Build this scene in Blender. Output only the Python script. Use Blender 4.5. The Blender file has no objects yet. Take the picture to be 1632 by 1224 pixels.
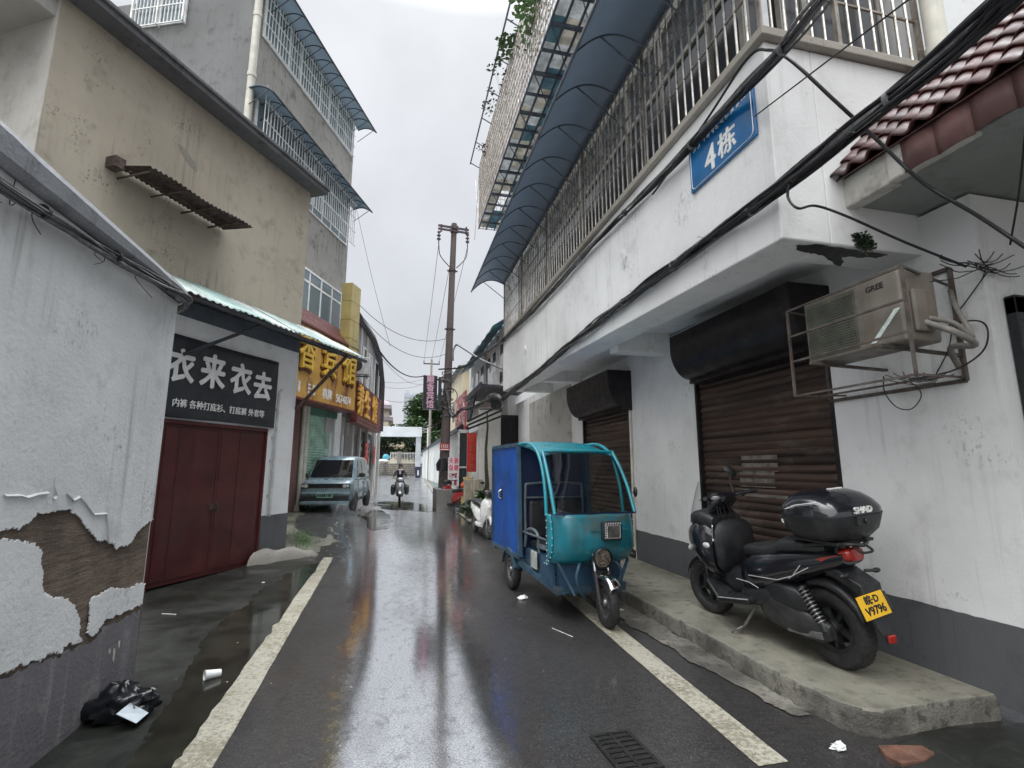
import bpy, bmesh, math, random, mathutils, mathutils.geometry
from mathutils import Vector, Matrix, noise
R = math.radians
rnd = random.Random(7)
sc = bpy.context.scene
C = sc.collection
# ---------------------------------------------------------------- camera, sky, sun, exposure
PITCH, YAW, CAMH, FPX = R(9.63), R(13.08), 1.6, 790.0
cd = bpy.data.cameras.new('camera')
cd.lens = FPX / 1632 * 36.0
cd.clip_start = 0.05
cd.clip_end = 2000
cam = bpy.data.objects.new('camera', cd)
C.objects.link(cam)
cam.location = (0, 0, CAMH)
cam.rotation_euler = (R(90) + PITCH, 0, -YAW)
sc.camera = cam
sc.view_settings.view_transform = 'Standard'
sc.view_settings.look = 'None'
sc.view_settings.exposure = 0.4
sc.view_settings.gamma = 1.0
SUN_EL, SUN_AZ = R(44), R(218)
W = bpy.data.worlds.new('World')
sc.world = W
W.use_nodes = True
wn, wl = W.node_tree.nodes, W.node_tree.links
bg = wn['Background']
sky = wn.new('ShaderNodeTexSky')
sky.sky_type = 'NISHITA'
sky.sun_disc = False
sky.sun_elevation = SUN_EL
sky.sun_rotation = SUN_AZ
sky.dust_density = 5.0
tc = wn.new('ShaderNodeTexCoord')
sep = wn.new('ShaderNodeSeparateXYZ')
wl.new(tc.outputs['Generated'], sep.inputs[0])
mr = wn.new('ShaderNodeValToRGB')            # overcast sky: brighter towards the zenith
mr.color_ramp.elements[0].position = 0.0
mr.color_ramp.elements[0].color = (0.54, 0.565, 0.605, 1)
mr.color_ramp.elements[1].position = 1.0
mr.color_ramp.elements[1].color = (7.0, 7.15, 7.4, 1)
for p_, c_ in ((0.12, (0.58, 0.60, 0.64)), (0.55, (0.625, 0.645, 0.68)), (0.72, (0.72, 0.74, 0.77)), (0.82, (2.5, 2.56, 2.65))):
    e_ = mr.color_ramp.elements.new(p_)
    e_.color = (*c_, 1)
wl.new(sep.outputs[2], mr.inputs[0])
nz = wn.new('ShaderNodeTexNoise')
nz.inputs['Scale'].default_value = 2.4
nz.inputs['Detail'].default_value = 5
nz.inputs['Roughness'].default_value = 0.5
wl.new(tc.outputs['Generated'], nz.inputs['Vector'])
nr = wn.new('ShaderNodeMapRange')
nr.inputs[1].default_value = 0.3
nr.inputs[2].default_value = 0.7
nr.inputs[3].default_value = 8.0
nr.inputs[4].default_value = 11.0
wl.new(nz.outputs[0], nr.inputs[0])
mul = wn.new('ShaderNodeVectorMath')
mul.operation = 'SCALE'
wl.new(mr.outputs[0], mul.inputs[0])
wl.new(nr.outputs[0], mul.inputs['Scale'])
mx = wn.new('ShaderNodeMix')
mx.data_type = 'RGBA'
mx.inputs[0].default_value = 0.94
wl.new(sky.outputs[0], mx.inputs[6])
wl.new(mul.outputs[0], mx.inputs[7])
wl.new(mx.outputs[2], bg.inputs[0])
bg.inputs[1].default_value = 0.1
sd = bpy.data.lights.new('sun', 'SUN')
sd.energy = 1.4
sd.angle = R(70)
sd.color = (1.0, 0.98, 0.95)
so = bpy.data.objects.new('sun', sd)
C.objects.link(so)
so.location = (0, -10, 30)
so.rotation_euler = (R(90) - SUN_EL, 0, R(180) - SUN_AZ + R(0))

# ---------------------------------------------------------------- pixel helpers (photo pixels, 1632 wide) -> points in the world
_cp, _sp, _cy, _sy = math.cos(PITCH), math.sin(PITCH), math.cos(YAW), math.sin(YAW)
_fw = Vector((_sy * _cp, _cy * _cp, _sp))
_rt = Vector((_cy, -_sy, 0))
_up = _rt.cross(_fw)
def ray(x, y):
    return _fw + _rt * ((x - 816) / FPX) - _up * ((y - 612) / FPX)
def AX(x, y, X):
    d = ray(x, y); return Vector((0, 0, CAMH)) + d * (X / d.x)
def AY(x, y, Y):
    d = ray(x, y); return Vector((0, 0, CAMH)) + d * (Y / d.y)
def AZ(x, y, z=0.0):
    d = ray(x, y); return Vector((0, 0, CAMH)) + d * ((z - CAMH) / d.z)
def sstep(a, b, x):
    t = min(1, max(0, (x - a) / (b - a))); return t * t * (3 - 2 * t)
def gz(x, y):                                    # the lane climbs gently beyond the tricycle, the left forecourt more
    y2 = max(0.0, y - 7.0)
    z = 0.02 * y2 * sstep(0, 4, y2) if y < 52 else 0.9
    return z + 0.2 * sstep(8.5, 14, y) * sstep(-0.9, -1.8, x) * (1 - sstep(26, 36, y))

# ---------------------------------------------------------------- mesh helpers
class MB:
    def __init__(s):
        s.v, s.f, s.m = [], [], []
    def add(s, vs, fs, m=0, M=None):
        b = len(s.v)
        s.v += [(M @ Vector(p)) if M else Vector(p) for p in vs]
        for f in fs:
            s.f.append(tuple(i + b for i in f)); s.m.append(m)
        return s
    def box(s, a, b, m=0, M=None):
        x0, y0, z0 = a; x1, y1, z1 = b
        if x0 > x1: x0, x1 = x1, x0
        if y0 > y1: y0, y1 = y1, y0
        if z0 > z1: z0, z1 = z1, z0
        return s.add([(x0,y0,z0),(x1,y0,z0),(x1,y1,z0),(x0,y1,z0),(x0,y0,z1),(x1,y0,z1),(x1,y1,z1),(x0,y1,z1)],
                     [(0,3,2,1),(4,5,6,7),(0,1,5,4),(1,2,6,5),(2,3,7,6),(3,0,4,7)], m, M)
    def bar(s, p, q, w=.02, h=None, m=0, up=(0,0,1)):
        p, q = Vector(p), Vector(q); h = w if h is None else h
        d = q - p
        if d.length < 1e-6: return s
        d.normalize(); u = Vector(up)
        if abs(d.dot(u)) > .99: u = Vector((1,0,0))
        a = d.cross(u).normalized(); b = a.cross(d)
        vs = [o + a*(w/2*i) + b*(h/2*j) for o in (p, q) for i, j in ((-1,-1),(1,-1),(1,1),(-1,1))]
        return s.add(vs, [(3,2,1,0),(4,5,6,7),(0,1,5,4),(1,2,6,5),(2,3,7,6),(3,0,4,7)], m)
    def tube(s, pts, r=.01, n=8, m=0, caps=True):
        pts = [Vector(p) for p in pts]; k = len(pts)
        rs = list(r) if isinstance(r, (list, tuple)) else [r]*k
        prev = None; vs = []
        for i, p in enumerate(pts):
            d = (pts[min(i+1,k-1)] - pts[max(i-1,0)])
            if d.length < 1e-9: d = Vector((0,0,1))
            d.normalize()
            if prev is None:
                u = Vector((0,0,1)) if abs(d.z) < .9 else Vector((1,0,0))
                a = d.cross(u).normalized()
            else:
                a = (prev - d*prev.dot(d))
                a = a.normalized() if a.length > 1e-6 else d.orthogonal().normalized()
            prev = a; b = d.cross(a)
            for j in range(n):
                t = 2*math.pi*j/n
                vs.append(p + (a*math.cos(t) + b*math.sin(t))*rs[i])
        fs = [(i*n+j, i*n+(j+1)%n, (i+1)*n+(j+1)%n, (i+1)*n+j) for i in range(k-1) for j in range(n)]
        if caps: fs += [tuple(range(n-1,-1,-1)), tuple((k-1)*n+j for j in range(n))]
        return s.add(vs, fs, m)
    def loft(s, rings, m=0, closed=True, caps=True, M=None):
        n = len(rings[0]); vs = [p for r in rings for p in r]
        fs = []
        for i in range(len(rings)-1):
            for j in range(n if closed else n-1):
                fs.append((i*n+j, i*n+(j+1)%n, (i+1)*n+(j+1)%n, (i+1)*n+j))
        if caps and closed: fs += [tuple(range(n-1,-1,-1)), tuple((len(rings)-1)*n+j for j in range(n))]
        return s.add(vs, fs, m, M)
    def lathe(s, prof, n=20, m=0, M=None, caps=True):    # prof (r, h) about local z
        rings = [[(r*math.cos(2*math.pi*j/n), r*math.sin(2*math.pi*j/n), h) for j in range(n)] for r, h in prof]
        return s.loft(rings, m, True, caps, M)
    def prism(s, poly, d0, d1, ax='y', m=0, M=None):     # 2D polygon extruded along an axis
        def P(a, b, d):
            return {'y': (a, d, b), 'x': (d, a, b), 'z': (a, b, d)}[ax]
        return s.loft([[P(a, b, d0) for a, b in poly], [P(a, b, d1) for a, b in poly]], m, True, True, M)
    def grid(s, fn, nu, nv, m=0):
        vs = [fn(i/nu, j/nv) for j in range(nv+1) for i in range(nu+1)]
        fs = [(j*(nu+1)+i, j*(nu+1)+i+1, (j+1)*(nu+1)+i+1, (j+1)*(nu+1)+i) for j in range(nv) for i in range(nu)]
        return s.add(vs, fs, m)
    def ball(s, c, r, m=0, n=12, k=8, M=None):
        rx, ry, rz = r if isinstance(r, (tuple, list)) else (r, r, r)
        rings = []
        for i in range(k+1):
            t = math.pi*i/k; q = max(math.sin(t), 1e-3)
            rings.append([(c[0]+rx*q*math.cos(2*math.pi*j/n), c[1]+ry*q*math.sin(2*math.pi*j/n), c[2]-rz*math.cos(t)) for j in range(n)])
        return s.loft(rings, m, True, True, M)
    def build(s, name, mats, parent=None, smooth=None, bevel=0, world=True, seg=2, thick=0, sub=0):
        me = bpy.data.meshes.new(name)
        me.from_pydata([tuple(v) for v in s.v], [], s.f)
        if not isinstance(mats, (list, tuple)): mats = [mats]
        for mt in mats: me.materials.append(mt)
        if len(mats) > 1: me.polygons.foreach_set('material_index', s.m)
        bm = bmesh.new(); bm.from_mesh(me)
        bmesh.ops.recalc_face_normals(bm, faces=bm.faces)
        bm.to_mesh(me); bm.free()
        if smooth:
            me.polygons.foreach_set('use_smooth', [True]*len(me.polygons))
            me.set_sharp_from_angle(angle=R(smooth))
        me.update()
        o = bpy.data.objects.new(name, me); C.objects.link(o)
        if parent is not None:
            o.parent = parent
            if world: o.matrix_parent_inverse = wmat(parent).inverted()
        if thick:
            t = o.modifiers.new('solid', 'SOLIDIFY'); t.thickness = thick; t.offset = 0
        if bevel:
            b = o.modifiers.new('bevel', 'BEVEL'); b.width = bevel; b.segments = seg; b.limit_method = 'ANGLE'; b.angle_limit = R(35)
            b.harden_normals = False
        if sub:
            q = o.modifiers.new('sub', 'SUBSURF'); q.levels = sub; q.render_levels = sub
        return o
def wmat(o):
    m = Matrix.LocRotScale(o.location, o.rotation_euler, o.scale)
    if o.parent: m = wmat(o.parent) @ o.matrix_parent_inverse @ m
    return m
def tag(o, label=None, cat=None, group=None, kind=None):
    if label: o['label'] = label
    if cat: o['category'] = cat
    if group: o['group'] = group
    if kind: o['kind'] = kind
    return o
def thing(name, label, cat, loc=(0,0,0), rz=0, group=None):
    o = bpy.data.objects.new(name, None); C.objects.link(o)
    o.empty_display_size = .1
    o.location = loc; o.rotation_euler = (0, 0, rz)
    return tag(o, label, cat, group)
def copy_tree(o, parent=None):
    c = o.copy(); C.objects.link(c)
    if parent is not None: c.parent = parent
    for ch in [x for x in list(C.objects) if x.parent == o]: copy_tree(ch, c)
    return c
def curve_fill(loops, depth, M=None, mb=None, m=0, res=1):     # flat outline(s) with holes -> extruded mesh in the local xy plane (thickness along z)
    cu = bpy.data.curves.new('outline', 'CURVE'); cu.dimensions = '2D'; cu.fill_mode = 'BOTH'; cu.extrude = depth/2
    for lp in loops:
        sp = cu.splines.new('POLY'); sp.points.add(len(lp)-1)
        for p, q in zip(sp.points, lp): p.co = (q[0], q[1], 0, 1)
        sp.use_cyclic_u = True
    return _conv(cu, M, mb, m)
def _conv(cu, M, mb, m):
    o = bpy.data.objects.new('outline', cu); C.objects.link(o)
    me = bpy.data.meshes.new_from_object(o.evaluated_get(bpy.context.evaluated_depsgraph_get()))
    vs = [v.co.copy() for v in me.vertices]; fs = [tuple(p.vertices) for p in me.polygons]
    bpy.data.objects.remove(o); bpy.data.curves.remove(cu); bpy.data.meshes.remove(me)
    mb = mb or MB()
    mb.add(vs, fs, m, M)
    return mb
def text(body, size, M, depth=.004, mb=None, m=0, bold=0.0, sx=1.0, space=1.0, align='CENTER', shear=0):
    mb = mb or MB()
    sh = [(0,0)] + ([(bold,0),(-bold,0),(0,bold),(0,-bold),(bold*.7,bold*.7),(-bold*.7,-bold*.7)] if bold else [])
    for k, (dx, dy) in enumerate(sh):                # heavier strokes: slightly shifted copies
        cu = bpy.data.curves.new('lettering', 'FONT'); cu.body = body; cu.size = size; cu.extrude = depth/2
        cu.align_x = align; cu.align_y = 'CENTER'; cu.space_character = space; cu.resolution_u = 3; cu.shear = shear
        _conv(cu, M @ Matrix.Translation((dx, dy, -.0003*k)) @ Matrix.Diagonal((sx, 1, 1, 1)), mb, m)
    return mb
def frame(o, x, y):                              # matrix whose local x, y, z = x, y, x cross y
    x = Vector(x).normalized(); y = Vector(y); z = x.cross(y).normalized(); y = z.cross(x)
    return Matrix(((x.x,y.x,z.x,o[0]),(x.y,y.y,z.y,o[1]),(x.z,y.z,z.z,o[2]),(0,0,0,1)))
def wob(pts, a, f=1.5, seed=0):
    return [Vector(p) + noise.noise_vector(Vector(p)*f + Vector((seed*7.1, seed*3.3, 0)))*a for p in pts]
def lerp_pts(pts, n):
    pts = [Vector(p) for p in pts]; L = [0]
    for a, b in zip(pts, pts[1:]): L.append(L[-1] + (b-a).length)
    out = []
    for i in range(n+1):
        d = L[-1]*i/n; k = 0
        while k < len(L)-2 and L[k+1] < d: k += 1
        t = (d-L[k])/max(1e-9, L[k+1]-L[k]); out.append(pts[k].lerp(pts[k+1], t))
    return out
def spline(pts, n=8):                            # Catmull-Rom
    P = [Vector(p) for p in pts]; P = [P[0]*2-P[1]] + P + [P[-1]*2-P[-2]]; out = []
    for i in range(1, len(P)-2):
        for k in range(n):
            t = k/n; a, b, c, d = P[i-1], P[i], P[i+1], P[i+2]
            out.append(.5*((2*b)+(c-a)*t+(2*a-5*b+4*c-d)*t*t+(3*b-a-3*c+d)*t**3))
    out.append(P[-2]); return out
def sag(a, b, s, n=14):
    a, b = Vector(a), Vector(b)
    return [a.lerp(b, i/n) - Vector((0,0,4*s*(i/n)*(1-i/n))) for i in range(n+1)]

# ---------------------------------------------------------------- materials
class NT:
    def __init__(s, name):
        s.mat = bpy.data.materials.new(name); s.mat.use_nodes = True
        s.n, s.l = s.mat.node_tree.nodes, s.mat.node_tree.links
        s.b = s.n['Principled BSDF']; s.tc = s.n.new('ShaderNodeTexCoord')
        s.co = s.tc.outputs['Object']
    def world(s):
        s.co = s.n.new('ShaderNodeNewGeometry').outputs['Position']; return s
    def noise(s, scale, detail=4, rough=.55, stretch=None, off=0, dist=0):
        t = s.n.new('ShaderNodeTexNoise'); t.inputs['Scale'].default_value = scale; t.inputs['Detail'].default_value = detail
        t.inputs['Roughness'].default_value = rough; t.inputs['Distortion'].default_value = dist
        mp = s.n.new('ShaderNodeMapping'); s.l.new(s.co, mp.inputs[0])
        if stretch: mp.inputs['Scale'].default_value = stretch
        mp.inputs['Location'].default_value = (off, off*1.7, off*.6)
        s.l.new(mp.outputs[0], t.inputs['Vector']); return t.outputs[0]
    def ramp(s, x, lo, hi, a=0., b=1.):
        r = s.n.new('ShaderNodeMapRange'); r.interpolation_type = 'SMOOTHSTEP'
        for i, v in zip((1,2,3,4), (lo, hi, a, b)): r.inputs[i].default_value = v
        s.l.new(x, r.inputs[0]); return r.outputs[0]
    def math(s, op, a, b):
        r = s.n.new('ShaderNodeMath'); r.operation = op
        for i, v in ((0, a), (1, b)):
            if isinstance(v, (int, float)): r.inputs[i].default_value = v
            else: s.l.new(v, r.inputs[i])
        return r.outputs[0]
    def mix(s, f, a, b, mode='MIX'):
        r = s.n.new('ShaderNodeMix'); r.data_type = 'RGBA'; r.blend_type = mode
        for i, v in ((0, f), (6, a), (7, b)):
            if isinstance(v, (int, float)): r.inputs[i].default_value = v
            elif isinstance(v, (tuple, list)): r.inputs[i].default_value = (*v[:3], 1)
            else: s.l.new(v, r.inputs[i])
        return r.outputs[2]
    def set(s, inp, v):
        i = s.b.inputs[inp]
        if isinstance(v, (int, float)): i.default_value = v
        elif isinstance(v, (tuple, list)): i.default_value = (*v[:3], 1)
        else: s.l.new(v, i)
        return s
    def bump(s, h, strength=.3, dist=.01):
        b = s.n.new('ShaderNodeBump'); b.inputs['Strength'].default_value = strength; b.inputs['Distance'].default_value = dist
        s.l.new(h, b.inputs['Height']); s.l.new(b.outputs[0], s.b.inputs['Normal']); return s
def plain(name, col, rough=.5, metal=0., var=.25, scale=6, bump=0., bscale=60, dirt=None, dirt_amt=.5, coat=0., spec=None, streak=None, streak_amt=.5):
    t = NT(name)
    n = t.noise(scale, 5)
    c = t.mix(t.ramp(n, .3, .7), tuple(x*(1-var) for x in col), tuple(min(1, x*(1+var)) for x in col))
    if streak:
        k = t.noise(1.0, 5, .6, (7, 7, .35), 3)
        c = t.mix(t.math('MULTIPLY', t.ramp(k, .5, .68), streak_amt), c, streak)
    if dirt:
        d = t.noise(scale*.7, 8, .68, None, 11)
        c = t.mix(t.math('MULTIPLY', t.ramp(d, .5, .66), dirt_amt), c, dirt)
    t.set('Base Color', c)
    r = t.ramp(t.noise(scale*2.3, 4, .6, None, 5), .3, .7, max(.02, rough*.75), min(1, rough*1.25))
    t.set('Roughness', r).set('Metallic', metal)
    if coat: t.set('Coat Weight', coat).set('Coat Roughness', .08)
    if spec is not None: t.set('Specular IOR Level', spec)
    if bump: t.bump(t.noise(bscale, 4, .6), bump, .01)
    return t.mat
def glass(name, col=(.05,.06,.07), rough=.05, alpha=None, trans=0.):
    t = NT(name); t.set('Base Color', col).set('Roughness', rough).set('Specular IOR Level', .6)
    if trans: t.set('Transmission Weight', trans)
    if alpha is not None: t.set('Alpha', alpha)
    return t.mat
def plaster(name, col, stain, amt=.5, streak_amt=.35, bump=.25, rough=.85, moss=None):
    """weathered render: broad blotches, rain streaks, fine grain, optional damp rising from the foot"""
    t = NT(name).world()
    big = t.noise(.55, 5, .6); mid = t.noise(3.1, 7, .65, None, 4)
    c = t.mix(t.ramp(big, .3, .7), tuple(x*.86 for x in col), tuple(min(1, x*1.08) for x in col))
    c = t.mix(t.math('MULTIPLY', t.ramp(mid, .52, .75), amt), c, stain)
    st = t.noise(1.0, 7, .68, (13, 13, .55), 9)
    c = t.mix(t.math('MULTIPLY', t.math('MULTIPLY', t.ramp(st, .5, .7), t.ramp(t.noise(.9, 3, .5, None, 17), .4, .62)), streak_amt), c, stain)
    sp = t.noise(22, 3, .6, None, 2)
    c = t.mix(t.math('MULTIPLY', t.ramp(sp, .66, .74), .35*amt), c, tuple(x*.4 for x in stain))
    gm = t.math('MULTIPLY', t.ramp(t.noise(1.9, 4, .6, None, 23), .56, .68), t.ramp(t.noise(34, 7, .75, (1,1,.6), 27), .53, .6))
    c = t.mix(t.math('MULTIPLY', gm, min(1, amt*1.15)), c, tuple(x*.3 for x in stain))
    t.set('Base Color', c).set('Roughness', rough).set('Specular IOR Level', .3)
    h = t.math('ADD', t.noise(38, 4, .6), t.math('MULTIPLY', t.noise(6, 4, .55, None, 6), 1.2))
    t.bump(h, bump, .012)
    return t.mat

def trans(m, f):                                  # thin sheet that lets part of the daylight through
    n, l = m.node_tree.nodes, m.node_tree.links; b = n['Principled BSDF']
    tl = n.new('ShaderNodeBsdfTranslucent'); ms = n.new('ShaderNodeMixShader'); ms.inputs[0].default_value = f
    l.new(b.inputs['Base Color'].links[0].from_socket, tl.inputs[0]); l.new(b.outputs[0], ms.inputs[1]); l.new(tl.outputs[0], ms.inputs[2])
    l.new(ms.outputs[0], n['Material Output'].inputs[0]); return m
# ---------------------------------------------------------------- shared materials
M = {}
M['white_wall'] = plaster('white_wall', (.755,.765,.765), (.36,.36,.33), .34, .36, .3)
M['old_white'] = plaster('old_white_wall', (.62,.635,.635), (.29,.295,.285), .5, .8, .45)
M['soffit'] = plaster('soffit_paint', (.66,.67,.67), (.34,.34,.33), .3, .0, .2)
M['dado'] = plaster('grey_dado', (.105,.11,.118), (.05,.05,.05), .5, .35, .25, .6)
M['dado_old'] = plaster('faded_dado', (.14,.135,.145), (.34,.33,.33), .8, .5, .5)
t = NT('brown_render').world()
a1 = t.noise(2.2, 7, .68); a2 = t.noise(1.0, 6, .7, (1, 3, 26), 6); a3 = t.noise(45, 5, .7, None, 2)
c = t.mix(t.ramp(a1, .32, .66), (.095,.07,.052), (.205,.155,.115)); c = t.mix(t.math('MULTIPLY', t.ramp(a2, .5, .64), .6), c, (.075,.058,.045)); c = t.mix(t.math('MULTIPLY', t.ramp(a3, .56, .7), .5), c, (.27,.23,.19))
t.set('Base Color', c).set('Roughness', .9).bump(t.math('ADD', t.math('MULTIPLY', a2, 2.5), t.math('ADD', a3, t.math('MULTIPLY', a1, 2))), .9, .02)
M['render_brown'] = t.mat
M['tan_wall'] = plaster('tan_render', (.41,.365,.295), (.2,.18,.145), .6, .6, .35)
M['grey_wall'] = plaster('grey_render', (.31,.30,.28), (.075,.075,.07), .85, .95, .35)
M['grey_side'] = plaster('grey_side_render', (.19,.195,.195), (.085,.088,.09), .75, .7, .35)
M['pale_wall'] = plaster('pale_render', (.5,.49,.46), (.26,.25,.23), .45, .3, .3)
M['conc'] = plaster('old_concrete', (.29,.275,.245), (.12,.115,.1), .6, .3, .6, .7)
M['conc_dark'] = plaster('dark_concrete', (.17,.165,.155), (.06,.06,.055), .6, .4, .6, .75)
M['conc_wet'] = plaster('wet_concrete', (.2,.2,.18), (.08,.085,.07), .7, .0, .5, .42)
M['coping'] = plaster('mossy_coping', (.24,.25,.265), (.06,.06,.062), .6, .9, .6, .6)
M['black_iron'] = plain('black_iron', (.02,.021,.024), .5, .3, .3, 12)
M['dark_metal'] = plain('dark_metal', (.05,.055,.065), .45, .6, .3, 10, dirt=(.09,.05,.03), dirt_amt=.5)
M['rust'] = plain('rusty_iron', (.08,.058,.048), .8, .3, .4, 9, .3, 50, dirt=(.03,.025,.022))
M['steel'] = plain('stainless_bar', (.58,.56,.53), .35, .75, .2, 9, dirt=(.2,.16,.11), dirt_amt=.6)
M['alu'] = plain('pale_aluminium', (.55,.56,.56), .45, .3, .15, 6)
M['white_frame'] = plain('white_window_frame', (.78,.79,.79), .4, 0, .12, 5, dirt=(.3,.28,.25), dirt_amt=.4)
M['cable'] = plain('cable_rubber', (.012,.012,.015), .42, 0, .3, 20)
M['cable_grey'] = plain('grey_cable', (.12,.12,.12), .6, 0, .4, 20)
M['win'] = glass('window_glass', (.035,.045,.05), .04)
M['win_blue'] = glass('blue_window_glass', (.15,.20,.225), .12)
M['rubber'] = plain('tyre_rubber', (.016,.016,.017), .72, 0, .3, 14, .2, 90, dirt=(.07,.065,.055), dirt_amt=.35)
M['black_plastic'] = plain('black_plastic', (.016,.017,.019), .42, 0, .25, 9, .08, 120, dirt=(.06,.058,.053), dirt_amt=.25)
M['black_gloss'] = plain('black_gloss_paint', (.008,.009,.013), .2, 0, .2, 6, coat=.7, dirt=(.05,.05,.05), dirt_amt=.12)
M['chrome'] = plain('chrome', (.72,.72,.73), .14, 1., .1, 9, dirt=(.2,.17,.14), dirt_amt=.4)
M['grey_metal'] = plain('cast_alloy', (.22,.22,.22), .42, .7, .25, 14, dirt=(.05,.045,.04), dirt_amt=.5)
M['red_lens'] = plain('red_lens', (.32,.02,.012), .12, 0, .2, 10, spec=.7)
M['amber_lens'] = plain('amber_lens', (.6,.2,.03), .15, 0, .1, 10, spec=.7)
M['clear_lens'] = plain('clear_lens', (.55,.57,.58), .1, .3, .1, 10, spec=.8)
M['white_paint'] = plain('white_sign_paint', (.72,.73,.71), .5, 0, .08, 9)
M['pipe'] = plain('old_pvc_pipe', (.58,.57,.5), .5, 0, .12, 5, streak=(.25,.22,.17), streak_amt=.5)
M['paper'] = plain('wet_paper', (.75,.76,.74), .6, 0, .1, 9)

# wet asphalt: fine aggregate, smooth water film in broad irregular patches
t = NT('wet_asphalt').world()
fine = t.noise(75, 4, .8); med = t.noise(22, 5, .65, None, 3); big = t.noise(.75, 6, .62, (1.0, .55, 1), 5)
c = t.mix(t.ramp(med, .3, .7), (.017,.016,.0165), (.031,.029,.029))
c = t.mix(t.math('MULTIPLY', t.ramp(fine, .53, .66), .8), c, (.15,.145,.135))
c = t.mix(t.math('MULTIPLY', t.ramp(t.noise(1.6, 6, .6, (1,.35,1), 12), .52, .66), .4), c, (.032,.023,.016))
film = t.ramp(t.math('ADD', big, t.math('MULTIPLY', t.math('SUBTRACT', med, .5), .2)), .36, .66)
t.set('Base Color', c)
t.set('Roughness', t.math('ADD', t.math('MULTIPLY', t.math('SUBTRACT', 1, film), .2), .28))
t.set('IOR', 1.4).set('Specular IOR Level', .5)
t.set('Coat Weight', 0.0)
t.set('Coat Roughness', t.math('ADD', t.math('MULTIPLY', t.math('SUBTRACT', 1, film), .09), .05))
h = t.math('ADD', fine, t.math('MULTIPLY', med, 1.6))
b = t.n.new('ShaderNodeBump'); b.inputs['Distance'].default_value = .004
t.l.new(h, b.inputs['Height']); t.l.new(t.math('ADD', t.math('MULTIPLY', t.math('SUBTRACT', 1, film), .5), .2), b.inputs['Strength'])
t.l.new(b.outputs[0], t.b.inputs['Normal'])
b2 = t.n.new('ShaderNodeBump'); b2.inputs['Distance'].default_value = .003; b2.inputs['Strength'].default_value = .25
t.l.new(med, b2.inputs['Height']); t.l.new(b2.outputs[0], t.b.inputs['Coat Normal'])
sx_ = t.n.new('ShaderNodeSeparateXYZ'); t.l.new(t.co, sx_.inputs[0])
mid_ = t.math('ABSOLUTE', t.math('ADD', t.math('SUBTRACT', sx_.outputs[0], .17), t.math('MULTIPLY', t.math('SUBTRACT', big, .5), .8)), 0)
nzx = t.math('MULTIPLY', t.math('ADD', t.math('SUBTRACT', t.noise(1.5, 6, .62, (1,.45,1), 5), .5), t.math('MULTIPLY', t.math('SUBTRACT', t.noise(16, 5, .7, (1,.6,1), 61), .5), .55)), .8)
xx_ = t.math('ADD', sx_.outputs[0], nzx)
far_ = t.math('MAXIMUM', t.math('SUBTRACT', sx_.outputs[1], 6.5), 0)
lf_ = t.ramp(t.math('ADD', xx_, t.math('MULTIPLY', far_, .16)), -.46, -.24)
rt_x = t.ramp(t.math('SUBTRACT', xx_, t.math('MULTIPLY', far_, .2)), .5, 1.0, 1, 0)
wet = t.math('ADD', t.math('MULTIPLY', t.math('MULTIPLY', lf_, rt_x), .8), .05)   # water film; strip drawn to the sky's bright reflection, widening with distance
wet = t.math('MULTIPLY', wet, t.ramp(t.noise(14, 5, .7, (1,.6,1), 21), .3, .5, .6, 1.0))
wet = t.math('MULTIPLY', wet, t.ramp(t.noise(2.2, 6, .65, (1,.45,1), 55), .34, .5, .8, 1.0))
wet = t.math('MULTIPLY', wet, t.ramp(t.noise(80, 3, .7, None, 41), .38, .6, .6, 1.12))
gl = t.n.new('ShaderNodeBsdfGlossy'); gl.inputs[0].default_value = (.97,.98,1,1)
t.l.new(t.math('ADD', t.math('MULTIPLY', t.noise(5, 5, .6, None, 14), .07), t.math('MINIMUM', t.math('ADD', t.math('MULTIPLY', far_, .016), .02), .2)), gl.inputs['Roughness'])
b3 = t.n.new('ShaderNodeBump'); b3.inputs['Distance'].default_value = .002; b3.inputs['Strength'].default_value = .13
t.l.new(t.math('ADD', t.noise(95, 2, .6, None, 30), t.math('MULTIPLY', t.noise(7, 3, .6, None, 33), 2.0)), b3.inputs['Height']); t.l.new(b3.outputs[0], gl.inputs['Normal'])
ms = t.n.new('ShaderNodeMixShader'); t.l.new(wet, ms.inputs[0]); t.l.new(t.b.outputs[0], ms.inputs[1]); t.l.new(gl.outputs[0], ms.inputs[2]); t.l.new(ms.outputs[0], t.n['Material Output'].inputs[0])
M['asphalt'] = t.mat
t = NT('puddle_water').world()
t.set('Base Color', t.mix(t.ramp(t.noise(2.5, 6, .65), .35, .65), (.012,.013,.010), (.026,.026,.02))).set('Roughness', t.ramp(t.noise(3, 5, .6, None, 7), .35, .65, .05, .14)).set('IOR', 1.36)
t.bump(t.noise(9, 3, .5), .05, .004)
M['puddle'] = t.mat
t = NT('worn_road_paint').world()
w = t.noise(30, 7, .72); w2 = t.noise(2.2, 5, .6, None, 8)
w3 = t.noise(70, 5, .75, None, 31)
c = t.mix(t.ramp(t.math('ADD', w, t.math('MULTIPLY', t.math('SUBTRACT', w2, .5), .6)), .44, .62), (.38,.365,.30), (.19,.175,.13))
c = t.mix(t.math('MULTIPLY', t.ramp(w3, .54, .66), .75), c, (.07,.063,.045))
t.set('Base Color', c).set('Roughness', t.ramp(w2, .3, .7, .25, .5)).set('Specular IOR Level', .45)
t.bump(w, .25, .004)
M['line'] = t.mat
t = NT('platform_concrete').world()
a1 = t.noise(1.1, 6, .62, (1,.6,1)); a2 = t.noise(7, 6, .66, None, 4); a3 = t.noise(60, 4, .6, None, 2)
c = t.mix(t.ramp(a1, .32, .68), (.13,.126,.10), (.285,.275,.225))
c = t.mix(t.math('MULTIPLY', t.ramp(a2, .5, .66), .65), c, (.085,.083,.066))
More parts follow.
